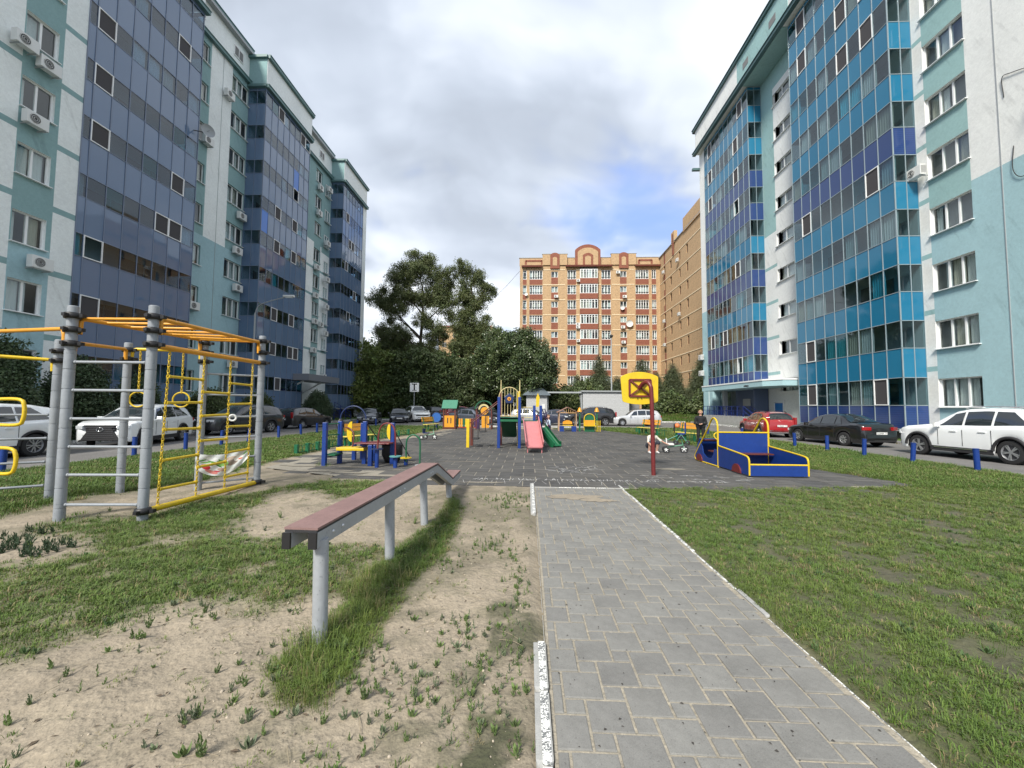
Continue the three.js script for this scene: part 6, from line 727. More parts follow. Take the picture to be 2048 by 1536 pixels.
{
  const K = [0.012, 0.012, 0.014], shoe = [0.02, 0.02, 0.022];
  // standing in black, hands together in front
  const b = [[[0, 0.98, 0], [0, 1.28, 0.0], 0.155, 0.165, K], [[-0.15, 1.34, 0], [0.15, 1.34, 0], 0.075, 0.075, K], [[0, 1.38, 0], [0, 1.5, 0.01], 0.055, 0.05, skin], [[-0.09, 0.95, 0], [0.09, 0.95, 0], 0.135, 0.135, K], [[-0.1, 0.9, 0], [-0.11, 0.5, 0.02], 0.10, 0.07, K], [[-0.11, 0.5, 0.02], [-0.12, 0.1, 0], 0.068, 0.045, K], [[0.1, 0.9, 0], [0.11, 0.5, 0.02], 0.10, 0.07, K], [[0.11, 0.5, 0.02], [0.12, 0.1, 0], 0.068, 0.045, K], [[-0.12, 0.045, -0.03], [-0.14, 0.035, 0.15], 0.045, 0.035, shoe], [[0.12, 0.045, -0.03], [0.14, 0.035, 0.15], 0.045, 0.035, shoe], [[-0.2, 1.32, 0], [-0.26, 1.06, 0.0], 0.062, 0.05, K], [[-0.26, 1.06, 0], [-0.08, 1.02, 0.2], 0.048, 0.036, K], [[0.2, 1.32, 0], [0.26, 1.06, 0.0], 0.062, 0.05, K], [[0.26, 1.06, 0], [0.08, 1.05, 0.2], 0.048, 0.036, K]];
  person('person in black standing by the bench with hands held together', [7.85, 0.0, -18.85], -0.35, b, headBones([0, 1.6, 0.02], -0.1, 0.105, hairL, true), [hand([-0.08, 1.02, 0.2], [1, 0.1, 0.3], 1), hand([0.08, 1.05, 0.2], [-1, -0.1, 0.35], -1)], 0.93);
  // child crouching, seen from the side, one arm reaching to the tricycle
  const W = [0.58, 0.54, 0.46], D = [0.03, 0.035, 0.05];
  const c = [[[0, 0.34, -0.06], [0, 0.56, 0.06], 0.14, 0.125, W], [[-0.12, 0.6, 0.07], [0.12, 0.6, 0.07], 0.06, 0.06, W], [[0, 0.62, 0.08], [0, 0.7, 0.11], 0.045, 0.045, skin], [[-0.08, 0.27, -0.08], [0.08, 0.27, -0.08], 0.12, 0.12, D], [[-0.1, 0.27, -0.05], [-0.15, 0.4, 0.22], 0.09, 0.07, D], [[0.1, 0.27, -0.05], [0.15, 0.4, 0.22], 0.09, 0.07, D], [[-0.15, 0.4, 0.22], [-0.15, 0.08, 0.1], 0.058, 0.04, skin], [[0.15, 0.4, 0.22], [0.15, 0.08, 0.1], 0.058, 0.04, skin], [[-0.15, 0.035, 0.07], [-0.16, 0.03, 0.23], 0.036, 0.03, [0.6, 0.6, 0.6]], [[0.15, 0.035, 0.07], [0.16, 0.03, 0.23], 0.036, 0.03, [0.6, 0.6, 0.6]], [[-0.16, 0.58, 0.08], [-0.22, 0.42, 0.2], 0.045, 0.036, W], [[-0.22, 0.42, 0.2], [-0.14, 0.25, 0.36], 0.034, 0.026, skin], [[0.16, 0.58, 0.08], [0.28, 0.46, 0.16], 0.045, 0.036, W], [[0.28, 0.46, 0.16], [0.46, 0.36, 0.2], 0.034, 0.026, skin]];
  person('crouching child in pale top and dark shorts behind the basketball pole', [4.62, 0, -15.45], 0.15, c, headBones([0, 0.8, 0.13], 0.3, 0.1, hairB, true), [hand([-0.14, 0.25, 0.36], [0.1, -1, 0.3], 1), hand([0.46, 0.36, 0.2], [1, -0.3, 0.1], -1)], 1.0);
  const stand = (top, leg) => [[[0, 0.6, 0], [0, 0.82, 0], 0.12, 0.115, top], [[-0.1, 0.86, 0], [0.1, 0.86, 0], 0.06, 0.06, top], [[0, 0.88, 0], [0, 0.98, 0], 0.042, 0.042, skin], [[-0.06, 0.56, 0], [0.06, 0.56, 0], 0.105, 0.105, leg], [[-0.07, 0.54, 0], [-0.08, 0.3, 0.01], 0.075, 0.055, leg], [[-0.08, 0.3, 0.01], [-0.08, 0.06, 0], 0.05, 0.036, skin], [[0.07, 0.54, 0], [0.08, 0.3, 0.04], 0.075, 0.055, leg], [[0.08, 0.3, 0.04], [0.08, 0.06, 0], 0.05, 0.036, skin], [[-0.08, 0.03, -0.02], [-0.09, 0.028, 0.11], 0.034, 0.028, [0.3, 0.3, 0.35]], [[0.08, 0.03, -0.02], [0.09, 0.028, 0.11], 0.034, 0.028, [0.3, 0.3, 0.35]], [[-0.14, 0.84, 0], [-0.19, 0.66, 0], 0.045, 0.036, top], [[-0.19, 0.66, 0], [-0.17, 0.5, 0.07], 0.033, 0.025, skin], [[0.14, 0.84, 0], [0.2, 0.68, 0.03], 0.045, 0.036, top], [[0.2, 0.68, 0.03], [0.2, 0.62, 0.2], 0.033, 0.025, skin]];
  const hs = [hand([-0.17, 0.5, 0.07], [0, -1, 0.2], 1), hand([0.2, 0.62, 0.2], [0, -0.2, 1], -1)];
  person('child in white shirt standing behind the pink slide', [0.32, 0, -20.6], 2.6, stand([0.62, 0.62, 0.6], [0.1, 0.1, 0.12]), headBones([0, 1.08, 0.01], 0, 0.1, hairB, true), hs, 1.0); person('child in pale blue shirt standing right of the slides', [1.08, 0, -21.9], -1.2, stand([0.45, 0.52, 0.62], [0.14, 0.12, 0.12]), headBones([0, 1.08, 0.01], 0.2, 0.1, hairB, false), hs, 1.06);
}
// ---------- tricycles and ball ----------
{
  const tri = (pos, ry, label, fm, seatM, push) => { const t = thing('tricycle', label, 'tricycle', pos, ry, 'tricycles on the playground'); const wh = (x, z, r) => { const w = part('wheel', new THREE.TorusGeometry(r - 0.025, 0.025, 8, 24).rotateY(rot90).translate(x, r, z), mats.dark, t); part('spokes', [...[0, 1, 2, 3, 4].map((k) => bar([x, r, z], [x, r + (r - 0.03) * Math.cos(k * 1.257), z + (r - 0.03) * Math.sin(k * 1.257)], 0.012, 6)), cyl(0.03, 0.05, 0, 0, 0, 10).rotateZ(rot90).translate(x, r, z)], mats.frameW, w); }; wh(0, 0.36, 0.15); wh(-0.19, -0.28, 0.12); wh(0.19, -0.28, 0.12);
    part('frame', [bar([0, 0.3, 0.3], [0, 0.2, -0.24], 0.022), bar([-0.19, 0.12, -0.28], [0.19, 0.12, -0.28], 0.014), bar([0, 0.15, 0.36], [0, 0.52, 0.27], 0.018)], fm, t); part('handlebar', tube([[-0.2, 0.53, 0.2], [-0.1, 0.55, 0.27], [0.1, 0.55, 0.27], [0.2, 0.53, 0.2]], 0.014, 20), mats.dark, t); part('seat', [roundBox(0.24, 0.05, 0.25, 0.02, 0, 0.33, -0.12), roundBox(0.24, push ? 0.42 : 0.22, 0.04, 0.015, 0, push ? 0.52 : 0.43, -0.26)], seatM, t); if (push) { part('push_handle', bar([0, 0.3, -0.28], [0, 0.9, -0.85], 0.016), fm, t); part('guard_ring', new THREE.TorusGeometry(0.17, 0.015, 8, 26).rotateX(1.2).translate(0, 0.5, 0), mats.dark, t); } return t; };
  tri([-5.0, 0, -20.2], 1.25, 'mint green tricycle with dark blue seat left of the slide', paint([0.25, 0.48, 0.33]), mats.navy, false); tri([5.45, 0, -15.5], 1.35, 'green and white toy tricycle lying right of the crouching child', paint([0.10, 0.30, 0.18]), mats.ac, false);
  const p = thing('pushchair', 'blue toy pushchair parked by the right hand bench', 'pushchair', [7.0, 0, -18.9], -2.0); part('seat', [roundBox(0.34, 0.05, 0.32, 0.02, 0, 0.5, 0), roundBox(0.34, 0.5, 0.05, 0.02, 0, 0.76, -0.17)], mats.blue, p); part('frame', [bar([-0.15, 0.48, 0], [-0.15, 0.1, 0.25], 0.014), bar([0.15, 0.48, 0], [0.15, 0.1, 0.25], 0.014), bar([-0.15, 0.48, 0], [-0.15, 0.1, -0.25], 0.014), bar([0.15, 0.48, 0], [0.15, 0.1, -0.25], 0.014), bar([0, 0.45, 0.1], [0, 0.05, 0.9], 0.018)], paint([0.12, 0.34, 0.26]), p); for (const [x, z] of [[-0.17, 0.25], [0.17, 0.25], [-0.17, -0.25], [0.17, -0.25]]) part('wheel', new THREE.TorusGeometry(0.075, 0.025, 8, 18).rotateY(rot90).translate(x, 0.1, z), mats.dark, p);
  part('guard_ring', new THREE.TorusGeometry(0.2, 0.018, 8, 26).translate(-0.0, 0.75, 0.3), mats.dark, p); part('bag', roundBox(0.3, 0.2, 0.25, 0.06, 0, 0.38, 0), mats.black, p);
  const s = solo('ball', new THREE.SphereGeometry(0.22, 20, 14), paint([0.7, 0.2, 0.06]), 'orange ball lying at the far kerb', 'ball', [11.9, 0.22, -33.0]);
}

// ---------- trees and shrubs ----------
function leafClump(n, r, lw, ll, droop = 0, s0 = 1) { const p = [], nn = []; for (let i = 0; i < n; i++) { const d = V(rr(-1, 1), rr(-1, 1), rr(-1, 1)).normalize(), c = d.clone().multiplyScalar(r * Math.cbrt(rnd())), ax = V(rr(-1, 1), rr(-1, 0.7) - droop, rr(-1, 1)).normalize(), sd = ax.clone().cross(V(rr(-1, 1), rr(-1, 1), rr(-1, 1))).normalize(), l = ll * rr(0.7, 1.25), w = lw * rr(0.7, 1.2); const a = c, t = c.clone().addScaledVector(ax, l), m1 = c.clone().addScaledVector(ax, l * 0.45).addScaledVector(sd, w / 2), m2 = c.clone().addScaledVector(ax, l * 0.45).addScaledVector(sd, -w / 2); p.push(a.x, a.y, a.z, m1.x, m1.y, m1.z, t.x, t.y, t.z, a.x, a.y, a.z, t.x, t.y, t.z, m2.x, m2.y, m2.z); } const g = new THREE.BufferGeometry(); g.setAttribute('position', new THREE.Float32BufferAttribute(p, 3)); g.computeVertexNormals(); return G(g); }
const leafMat = (c, rough = 0.62) => MP(c, rough, { transmission: 0.25, thickness: 0 });
const clumps = { poplar: [0, 1, 2].map(() => leafClump(20, 0.36, 0.10, 0.16)), round: [0, 1, 2].map(() => leafClump(24, 0.42, 0.15, 0.22, 0.3)), far: [0, 1].map(() => leafClump(22, 0.55, 0.2, 0.28, 0.1)), pine: [0, 1].map(() => leafClump(34, 0.34, 0.035, 0.26, -0.3)), bush: [0, 1, 2].map(() => leafClump(26, 0.26, 0.075, 0.12)) };
const LM = { poplar: leafMat([0.105, 0.135, 0.045]), round: leafMat([0.095, 0.135, 0.062], 0.36), far: leafMat([0.14, 0.175, 0.05]), pine: leafMat([0.085, 0.11, 0.05]), bush: leafMat([0.06, 0.10, 0.042]), hedge: leafMat([0.08, 0.115, 0.035]) };
const barkM = M([0.12, 0.095, 0.075], 0.95, { map: T.bark, bumpMap: T.bark, bumpScale: 0.03 });
function limb(p, q, r0, r1, wob = 0.3) { const n = 5, pts = [p]; for (let i = 1; i < n; i++) pts.push(p.clone().lerp(q, i / n).add(V(rr(-wob, wob), rr(-wob, wob) * 0.4, rr(-wob, wob)))); pts.push(q); const c = new THREE.CatmullRomCurve3(pts), g = new THREE.TubeGeometry(c, 10, 1, 7, false), ps = g.attributes.position, m = 8; for (let i = 0; i <= 10; i++) { const c0 = c.getPointAt(i / 10), r = mixn(r0, r1, i / 10); for (let j = 0; j < m; j++) { const k = i * m + j; ps.setXYZ(k, c0.x + (ps.getX(k) - c0.x) * r, c0.y + (ps.getY(k) - c0.y) * r, c0.z + (ps.getZ(k) - c0.z) * r); } } g.computeVertexNormals(); return g; }
// blobs: [x, y, z, rx, ry, rz, share]; leaf clumps gather in the outer shell of each, so that the crown has lobes and gaps
function tree(name, label, pos, h, trunkR, blobs, count, kind, o = {}) {
  const main = blobs; if (o.sub) blobs = blobs.flatMap((b) => [[...b.slice(0, 6), b[3] * b[4] * b[5] * (o.fill ?? 0.9)], ...Array.from({ length: o.sub }, () => { const a = rr(0, 6.28), u = rr(-0.9, 0.95), q = Math.sqrt(1 - u * u) * rr(0.5, 1.0), k = rr(0.28, 0.5); return [b[0] + Math.cos(a) * q * b[3], b[1] + u * b[4], b[2] + Math.sin(a) * q * b[5], b[3] * k * rr(0.8, 1.4), b[4] * k * rr(0.8, 1.5), b[5] * k, b[3] * b[4] * b[5] * 0.16]; })]);
  const t = thing(name, label, o.category ?? 'tree', pos, 0, o.group), wood = [], tip = V(rr(-0.3, 0.3), h * (o.trunkTo ?? 0.8), rr(-0.3, 0.3)); wood.push(limb(V(0, -0.2, 0), tip, trunkR, trunkR * 0.25, o.wob ?? 0.25));
  for (const [x, y, z, rx, ry] of main) { const y0 = Math.max(o.forkMin ?? 0.5, y - ry * 0.5 - Math.hypot(x, z) * 0.8); const k = clamp(y0 / tip.y); wood.push(limb(V(0, 0, 0).lerp(tip, k), V(x, y + ry * 0.3, z), trunkR * mixn(0.55, 0.22, k), 0.03, 0.25)); if (o.twigs) for (let i = 0; i < o.twigs; i++) { const a = rr(0, 6.3), e = rr(-0.5, 1); wood.push(limb(V(x, y - ry * 0.2, z).lerp(V(0, y0, 0), 0.3), V(x + Math.cos(a) * rx * 0.85, y + e * ry * 0.8, z + Math.sin(a) * rx * 0.85), 0.06, 0.012, 0.15)); } }
  part('trunk', wood, barkM, t); const tot = blobs.reduce((s, b) => s + (b[6] ?? b[3] * b[4] * b[5]), 0), gs = clumps[kind], mt = o.mat ?? LM[kind], lists = gs.map(() => []);
  for (const b of blobs) { const n = Math.round(count * (b[6] ?? b[3] * b[4] * b[5]) / tot); for (let i = 0; i < n; i++) { const a = rr(0, 6.2832), u = rr(-1, 1), q = Math.sqrt(1 - u * u), lump = 0.62 + 0.5 * vn(Math.cos(a) * q * 2.6 + b[0], u * 2.6 + Math.sin(a) * q * 2.6 + b[1], 301), r = lump * Math.pow(rnd(), o.hollow ?? 0.42) * 1.06; lists[rnd() * gs.length | 0].push([b[0] + Math.cos(a) * q * b[3] * r, b[1] + u * b[4] * r, b[2] + Math.sin(a) * q * b[5] * r]); } }
  const d = new THREE.Object3D(), c = new THREE.Color(); lists.forEach((l, k) => { const im = new THREE.InstancedMesh(gs[k], mt, l.length); im.name = 'crown'; im.userData = { kind: 'stuff' }; l.forEach((p, i) => { d.position.set(...p); d.rotation.set(rr(0, 6), rr(0, 6), rr(0, 6)); d.scale.setScalar(rr(0.7, 1.3) * (o.s ?? 1)); d.updateMatrix(); im.setMatrixAt(i, d.matrix); const v = rr(0.7, 1.3); im.setColorAt(i, c.setRGB(v * rr(0.9, 1.15), v, v * rr(0.75, 1.05))); }); t.add(im); });
  return t;
}
tree('poplar_tree', 'tall open crowned poplar with forking trunk right of the left block', [-15.6, 0, -58], 24, 0.42, [[-6.6, 17.4, 0, 2.3, 1.5, 2], [-4.2, 15.5, 0.5, 2.3, 1.7, 2], [-3.6, 20.4, 0, 2.5, 1.9, 2.2], [-0.6, 21.3, 0.5, 2.9, 2.4, 2.4], [2.2, 20.3, 0, 2.2, 2.6, 2.2], [0.6, 17.6, -0.5, 3.2, 2, 2.4], [3.2, 16.4, 0.3, 1.9, 2.2, 1.8], [-2.6, 18.0, 0.4, 2.2, 1.8, 2], [-5.2, 12.6, 0, 2.3, 1.6, 2], [-2.8, 12.0, 1, 2, 1.4, 2], [2.6, 12.4, 0, 2, 1.9, 1.9], [-4.4, 10.2, 0, 2.6, 1.6, 2], [1.6, 9.6, 0.5, 2.5, 1.6, 2], [0.2, 14.3, 0, 1.7, 1.5, 1.6], [-1, 8, 0.6, 3.4, 2.2, 2.4], [2.4, 7.4, 0.4, 2.6, 2, 2.2], [-4, 7, 0.6, 2.8, 2, 2.2]], 11000, 'poplar', { twigs: 3, forkMin: 7, hollow: 0.6, sub: 6, fill: 0.8 });
tree('poplar_tree', 'narrow tall poplar just left of the brick block', [-8.3, 0, -58], 23.5, 0.36, [[-1.6, 21.4, 0, 1.3, 2, 1.3], [0.6, 20.2, 0, 1.6, 2.0, 1.5], [2.0, 18.2, 0.3, 1.5, 1.4, 1.4], [-1.4, 17.8, 0, 1.5, 1.9, 1.5], [0.4, 16.4, 0, 2, 1.8, 1.8], [-1.2, 14.2, 0.3, 2.2, 2, 2], [1.2, 13.2, 0, 2, 1.8, 2], [-0.4, 11.0, 0, 2.7, 2.2, 2.4], [2.6, 10.2, 0.4, 2.2, 1.4, 2], [-2.0, 10.2, 0, 2, 1.7, 2], [0.2, 7.2, 0, 3, 2.4, 2.6], [3, 10.8, 0, 1.4, 1, 1.4], [-1.5, 5, 0.6, 2.8, 2.4, 2.4], [1.8, 4.6, 0.6, 2.8, 2.2, 2.4]], 9500, 'poplar', { twigs: 2, forkMin: 5, hollow: 0.6, sub: 6, fill: 0.9 });
tree('round_tree', 'broad dark green round crowned tree behind the slide tower', [-1.6, 0, -52], 11.5, 0.32, [[-1.2, 9.0, 0, 3.2, 2.6, 3], [1.6, 8.4, 0.4, 3.1, 2.6, 3], [-3.6, 6.9, 0.5, 2.2, 2.2, 2.4], [0.4, 6.6, 1.2, 3.4, 2.3, 2.6], [3.4, 6.2, 0.3, 2.3, 2.2, 2.4], [-2, 4.8, 0.6, 2.7, 1.8, 2.4], [2, 4.2, 0.8, 3.2, 1.8, 2.4]], 6500, 'round', { forkMin: 2, hollow: 0.4, sub: 7 });
{ const g = 'trees behind the parked cars', W = ['at the corner of the left block', 'second from the left block', 'below the tall poplar, third from left', 'between the two poplars', 'right below the narrow poplar', 'behind the narrow poplar', 'farthest back below the poplars'];
  [[-26.2, 58, 10.4, 4.6], [-22.4, 54, 10.2, 4.4], [-17.6, 55, 9.6, 4.6], [-12.8, 54, 9.2, 4.4], [-8.2, 54.5, 8.2, 4.0], [-5.2, 60, 11.4, 4.0], [-20, 62, 12.4, 4.8]].forEach(([x, d, h, r], i) => tree('leafy_tree', 'dense green leafy tree ' + W[i], [x, 0, -d], h, 0.2, [[0, h * 0.72, 0, r * 0.8, h * 0.26, r * 0.8], [-r * 0.45, h * 0.5, 0.4, r * 0.7, h * 0.26, r * 0.7], [r * 0.45, h * 0.48, 0.3, r * 0.7, h * 0.26, r * 0.7], [0, h * 0.27, 0.8, r * 0.95, h * 0.26, r * 0.8]], 2900, 'far', { forkMin: 0.8, hollow: 0.4, sub: 4, group: g, mat: leafMat([[0.17, 0.205, 0.035], [0.14, 0.185, 0.04], [0.085, 0.125, 0.032], [0.068, 0.105, 0.032], [0.065, 0.095, 0.03], [0.06, 0.085, 0.028], [0.14, 0.17, 0.04]][i]) }));
}
{ const pine = (x, d, h, r, label, y = 0) => { const bl = []; for (let k = 0; k < 9; k++) { const t = k / 8, yy = h * (0.16 + 0.78 * t), rad = r * (1 - t * 0.85); for (let j = 0; j < 4; j++) { const a = j * 1.571 + k * 0.8; bl.push([Math.cos(a) * rad * 0.55, yy, Math.sin(a) * rad * 0.55, rad * 0.6, h * 0.075, rad * 0.6]); } bl.push([0, yy, 0, rad * 0.45, h * 0.08, rad * 0.45]); } tree('pine_tree', label, [x, y, -d], h, 0.16, bl, 1500, 'pine', { trunkTo: 0.97, wob: 0.05, hollow: 0.5, category: 'tree', group: 'pines before the brick blocks', s: 1.25 }); };
  pine(10.6, 61, 9.6, 2.9, 'tall dark pine behind the white brick hut'); pine(7.6, 63, 6.5, 2.4, 'short pine between round tree and tall pine'); pine(16.6, 60, 8.9, 3.0, 'dark pine rising above the basketball board'); pine(13.4, 62, 6.2, 2.3, 'smaller pine between the two dark pines'); pine(20.4, 58, 6.6, 2.4, 'light pine in front of the brick wing corner', 1.2); pine(23.6, 56, 7.6, 2.6, 'light pine next to the right block', 1.2); pine(18.4, 59, 5.6, 2.0, 'low pine left of the two light pines', 1.0); }
{ const bush = (x, d, h, r, label, kind = 'bush', n = 900, m) => tree('shrub', label, [x, 0, -d], h, 0.05, [[0, h * 0.68, 0, r * 0.8, h * 0.32, r * 0.8], [-r * 0.5, h * 0.42, 0.2, r * 0.7, h * 0.36, r * 0.7], [r * 0.5, h * 0.4, 0.2, r * 0.7, h * 0.36, r * 0.7]], n, kind, { forkMin: 0.1, hollow: 0.4, category: 'shrub', mat: m, group: 'shrubs round the yard' });
  bush(-20.3, 14.6, 4.2, 1.25, 'tall dark shrub by the ramp railing behind the climbing frame', 'bush', 1700); bush(-20.4, 17.6, 3.6, 1.2, 'dark shrub behind the white crossover with black grille', 'bush', 1400); bush(-20.6, 20.6, 3.2, 1.0, 'dark shrub right of the white crossover roof', 'bush', 1000); bush(-20.6, 25.4, 2.6, 1.3, 'green shrub above the dark grey crossover', 'bush', 1200, LM.hedge); bush(-20.3, 29.6, 2.5, 1.2, 'green shrub between grey crossover and street lamp', 'bush', 1000, LM.hedge); bush(-20.2, 38.2, 3.0, 1.2, 'dark shrub beside the left entrance steps', 'bush', 1000);
  [[4.6, 53, 4.2, 2.4, 'green hedge under the gate beam'], [8.4, 57, 5.2, 2.6, 'dark hedge behind the white hut'], [14.2, 54, 3.4, 2.3, 'hedge right of the white hut'], [18.2, 52.4, 3.4, 2.3, 'hedge on the grass bank left of the white car'], [22.4, 51.2, 3.8, 2.2, 'hedge on the grass bank beside the right block'], [24.2, 55.5, 4.6, 2.6, 'tall hedge behind the bank car'], [1.6, 55, 3.6, 2.2, 'hedge behind the white kiosk']].forEach(([x, d, h, r, l]) => bush(x, d, h, r, l, 'far', 700, LM.hedge)); }
// blue ramp railing before the left block
{ const r = thing('ramp_railing', 'blue sloping ramp railing at the left picture edge', 'railing', [-19.6, 0, -12]); const a = [0, 1.9, 2.5], b = [0, 0.75, -4.4]; for (const k of [0, -0.28, -0.56]) part('rail', beam([0, a[1] + k, a[2]], [0, b[1] + k + 0.1, b[2]], 0.05, 0.05), mats.rail, r); for (let i = 0; i <= 5; i++) { const z = mixn(a[2], b[2], i / 5), y = mixn(a[1], b[1] + 0.1, i / 5); part('post', box(0.05, y, 0.05, 0, y / 2, z), mats.rail, r); }
  const s = thing('stair_railing', 'blue stair railing at the left block entrance', 'railing', [-19.4, 0, -42.2]); for (const x of [0, -1.3]) { for (const k of [0, -0.3, -0.6]) part('rail', beam([x, 2.0 + k, 2.4], [x, 0.95 + k, -1.4], 0.05, 0.05), mats.rail, s); for (let i = 0; i <= 3; i++) { const z = mixn(2.4, -1.4, i / 3), y = mixn(2.0, 0.95, i / 3); part('post', box(0.05, y, 0.05, x, y / 2, z), mats.rail, s); } } }

// ---------- grass and weeds ----------
{
  function tuft(n, h, spread, w, lean) { const p = []; for (let i = 0; i < n; i++) { const a = rr(0, 6.283), r = spread * Math.sqrt(rnd()), bx = Math.cos(a) * r, bz = Math.sin(a) * r, la = a + rr(-1.2, 1.2), l = lean * rr(0.3, 1), hh = h * rr(0.5, 1.15), wx = Math.cos(la + 1.57) * w / 2, wz = Math.sin(la + 1.57) * w / 2, m = [bx + Math.cos(la) * l * hh * 0.3, hh * 0.62, bz + Math.sin(la) * l * hh * 0.3], t = [bx + Math.cos(la) * l * hh, hh * (1 - 0.25 * l), bz + Math.sin(la) * l * hh]; p.push(bx - wx, 0, bz - wz, bx + wx, 0, bz + wz, m[0] + wx * 0.8, m[1], m[2] + wz * 0.8, bx - wx, 0, bz - wz, m[0] + wx * 0.8, m[1], m[2] + wz * 0.8, m[0] - wx * 0.8, m[1], m[2] - wz * 0.8, m[0] - wx * 0.8, m[1], m[2] - wz * 0.8, m[0] + wx * 0.8, m[1], m[2] + wz * 0.8, ...t); } const g = new THREE.BufferGeometry(); g.setAttribute('position', new THREE.Float32BufferAttribute(p, 3)); g.computeVertexNormals(); return G(g); }
  const gm = MP([1, 1, 1], 0.7, { transmission: 0.22, thickness: 0 });
  const short = [0, 1, 2].map((i) => tuft(13, 0.034 + 0.006 * i, 0.055, 0.0055, 1.2)), mid = [0, 1].map(() => tuft(16, 0.085, 0.09, 0.009, 0.9)), farT = [0, 1].map(() => tuft(18, 0.10, 0.22, 0.02, 0.8)), tall = [0, 1, 2].map((i) => tuft(12, 0.24, 0.075, 0.0048, 0.65 + 0.3 * i)), vfar = [tuft(20, 0.16, 0.5, 0.05, 0.8)];
  const buckets = new Map(); const d = new THREE.Object3D(), c = new THREE.Color();
  const add = (geo, x, dd, s, col) => { let b = buckets.get(geo); if (!b) buckets.set(geo, b = []); b.push([x, groundY(x, dd), -dd, s, col, rr(0, 6.28)]); };
  const green = (x, dd, dry) => { const n = fbm(x * 0.8, dd * 0.8, 3, 95), v = rr(0.75, 1.25); const k = clamp(dry + 0.5 * (n - 0.5) + rr(-0.15, 0.15)); return rnd() < 0.09 ? [0.26 * v, 0.21 * v, 0.10 * v] : [v * mixn(0.068, 0.17, k), v * mixn(0.152, 0.20, k), v * mixn(0.016, 0.034, k)]; };
  const spread = (x0, x1, d0, d1, per, fn) => { const n = Math.round((x1 - x0) * (d1 - d0) * per); for (let i = 0; i < n; i++) fn(rr(x0, x1), rr(d0, d1)); };
  const lawn = (x0, x1, d0, d1, per, gs, smin, smax, dry) => spread(x0, x1, d0, d1, per, (x, dd) => { const g = grassAt(x, dd); if (rnd() < g * (0.35 + 0.65 * g) * 1.05) add(gs[rnd() * gs.length | 0], x, dd, rr(smin, smax) * (0.65 + 0.45 * g), green(x, dd, dry)); });
  lawn(1.95, 7.5, 1.6, 5.2, 700, short, 0.6, 1.2, 0.42); lawn(1.95, 13, 5.2, 9.6, 400, short, 0.7, 1.4, 0.42); lawn(7.5, 13, 1.6, 5.2, 260, mid, 0.6, 1.1, 0.5); lawn(7, 13, 9.2, 16, 260, mid, 0.7, 1.2, 0.32); lawn(5, 13, 16, 33.4, 60, farT, 0.8, 1.3, 0.3); lawn(18.2, 20.2, 8, 46, 40, farT, 0.8, 1.6, 0.3);
  lawn(-6.5, 0.1, 2.2, 6, 760, short, 0.7, 1.4, 0.36); lawn(-8, 0.1, 6, 9.4, 480, short, 0.9, 1.7, 0.34); lawn(-12.9, -6.5, 2.5, 11, 190, mid, 0.7, 1.3, 0.3); lawn(-12.9, -6.5, 11, 19, 120, farT, 0.55, 0.95, 0.3); lawn(-12.9, -6, 19, 33.4, 45, farT, 0.8, 1.3, 0.3);
  lawn(-22, -18.9, 8, 50, 14, farT, 1, 2, 0.2); lawn(12, 26, 46.3, 60, 16, vfar, 0.7, 1.2, 0.25); lawn(-26, 12, 46.3, 56, 8, vfar, 0.7, 1.2, 0.2);
  spread(-1.9, -0.85, 2.2, 7.9, 620, (x, dd) => { const s = sdPoly(x, dd, POLY.tall); if (s < 0.05 && rnd() < 0.9 * sst(0.34, 0.56, fbm(x * 3.2, dd * 3.2, 3, 99))) add(tall[rnd() * 3 | 0], x, dd, (0.3 + 0.85 * Math.pow(rnd(), 1.6)) * (dd < 3 ? 0.9 : 0.68) * (0.6 + 0.9 * fbm(x * 5, dd * 5, 2, 96)) * mixn(0.5, 1, clamp(-s * 6)), green(x, dd, rnd() < 0.16 ? 1 : 0.42)); });
  spread(-9, -4.2, 4.2, 9.2, 60, (x, dd) => { if (grassAt(x, dd) > 0.5) add(tall[rnd() * 3 | 0], x, dd, rr(0.25, 0.55), green(x, dd, 0.35)); });
  spread(1.95, 9, 1.8, 9.4, 26, (x, dd) => { if (grassAt(x, dd) > 0.45) add(tall[rnd() * 3 | 0], x, dd, rr(0.25, 0.5), green(x, dd, rnd() < 0.2 ? 1 : 0.45)); });
  spread(PR + 0.05, PR + 0.5, 2, 8.4, 90, (x, dd) => add(tall[rnd() * 3 | 0], x, dd, rr(0.2, 0.42), green(x, dd, 0.3)));
  for (const [x, dd, s] of [[11.9, 13.6, 1], [11.7, 13.3, 0.8], [12.3, 12.4, 0.7], [12.1, 12.9, 0.6], [-5.75, 11.1, 0.8], [-5.62, 11.12, 0.6]]) for (let i = 0; i < 7; i++) add(tall[i % 3], x + rr(-0.12, 0.12), dd + rr(-0.12, 0.12), s * rr(0.8, 1.4), green(x, dd, 0.15));
  spread(-5, 0.02, 1.6, 8.4, 42, (x, dd) => { const n = fbm(x * 2.6, dd * 2.6, 3, 88); if (grassAt(x, dd) < 0.5 && rnd() < sst(0.36, 0.62, n) * 0.9) add(short[rnd() * 3 | 0], x, dd, rr(0.35, 0.9), green(x, dd, 0.45)); });
  for (const [geo, l] of buckets) { const im = new THREE.InstancedMesh(geo, gm, l.length); l.forEach(([x, y, z, s, col, a], i) => { d.position.set(x, y - 0.004, z); d.rotation.set(0, a, 0); d.scale.set(s, s * rr(0.8, 1.2), s); d.updateMatrix(); im.setMatrixAt(i, d.matrix); im.setColorAt(i, c.setRGB(...col)); }); im.name = numbered(tall.includes(geo) ? 'tall_grass' : 'grass'); im.userData = { kind: 'stuff', label: tall.includes(geo) ? 'tall uncut grass along the beam and path' : 'short mown grass of the lawns', category: 'grass' }; scene.add(im); }
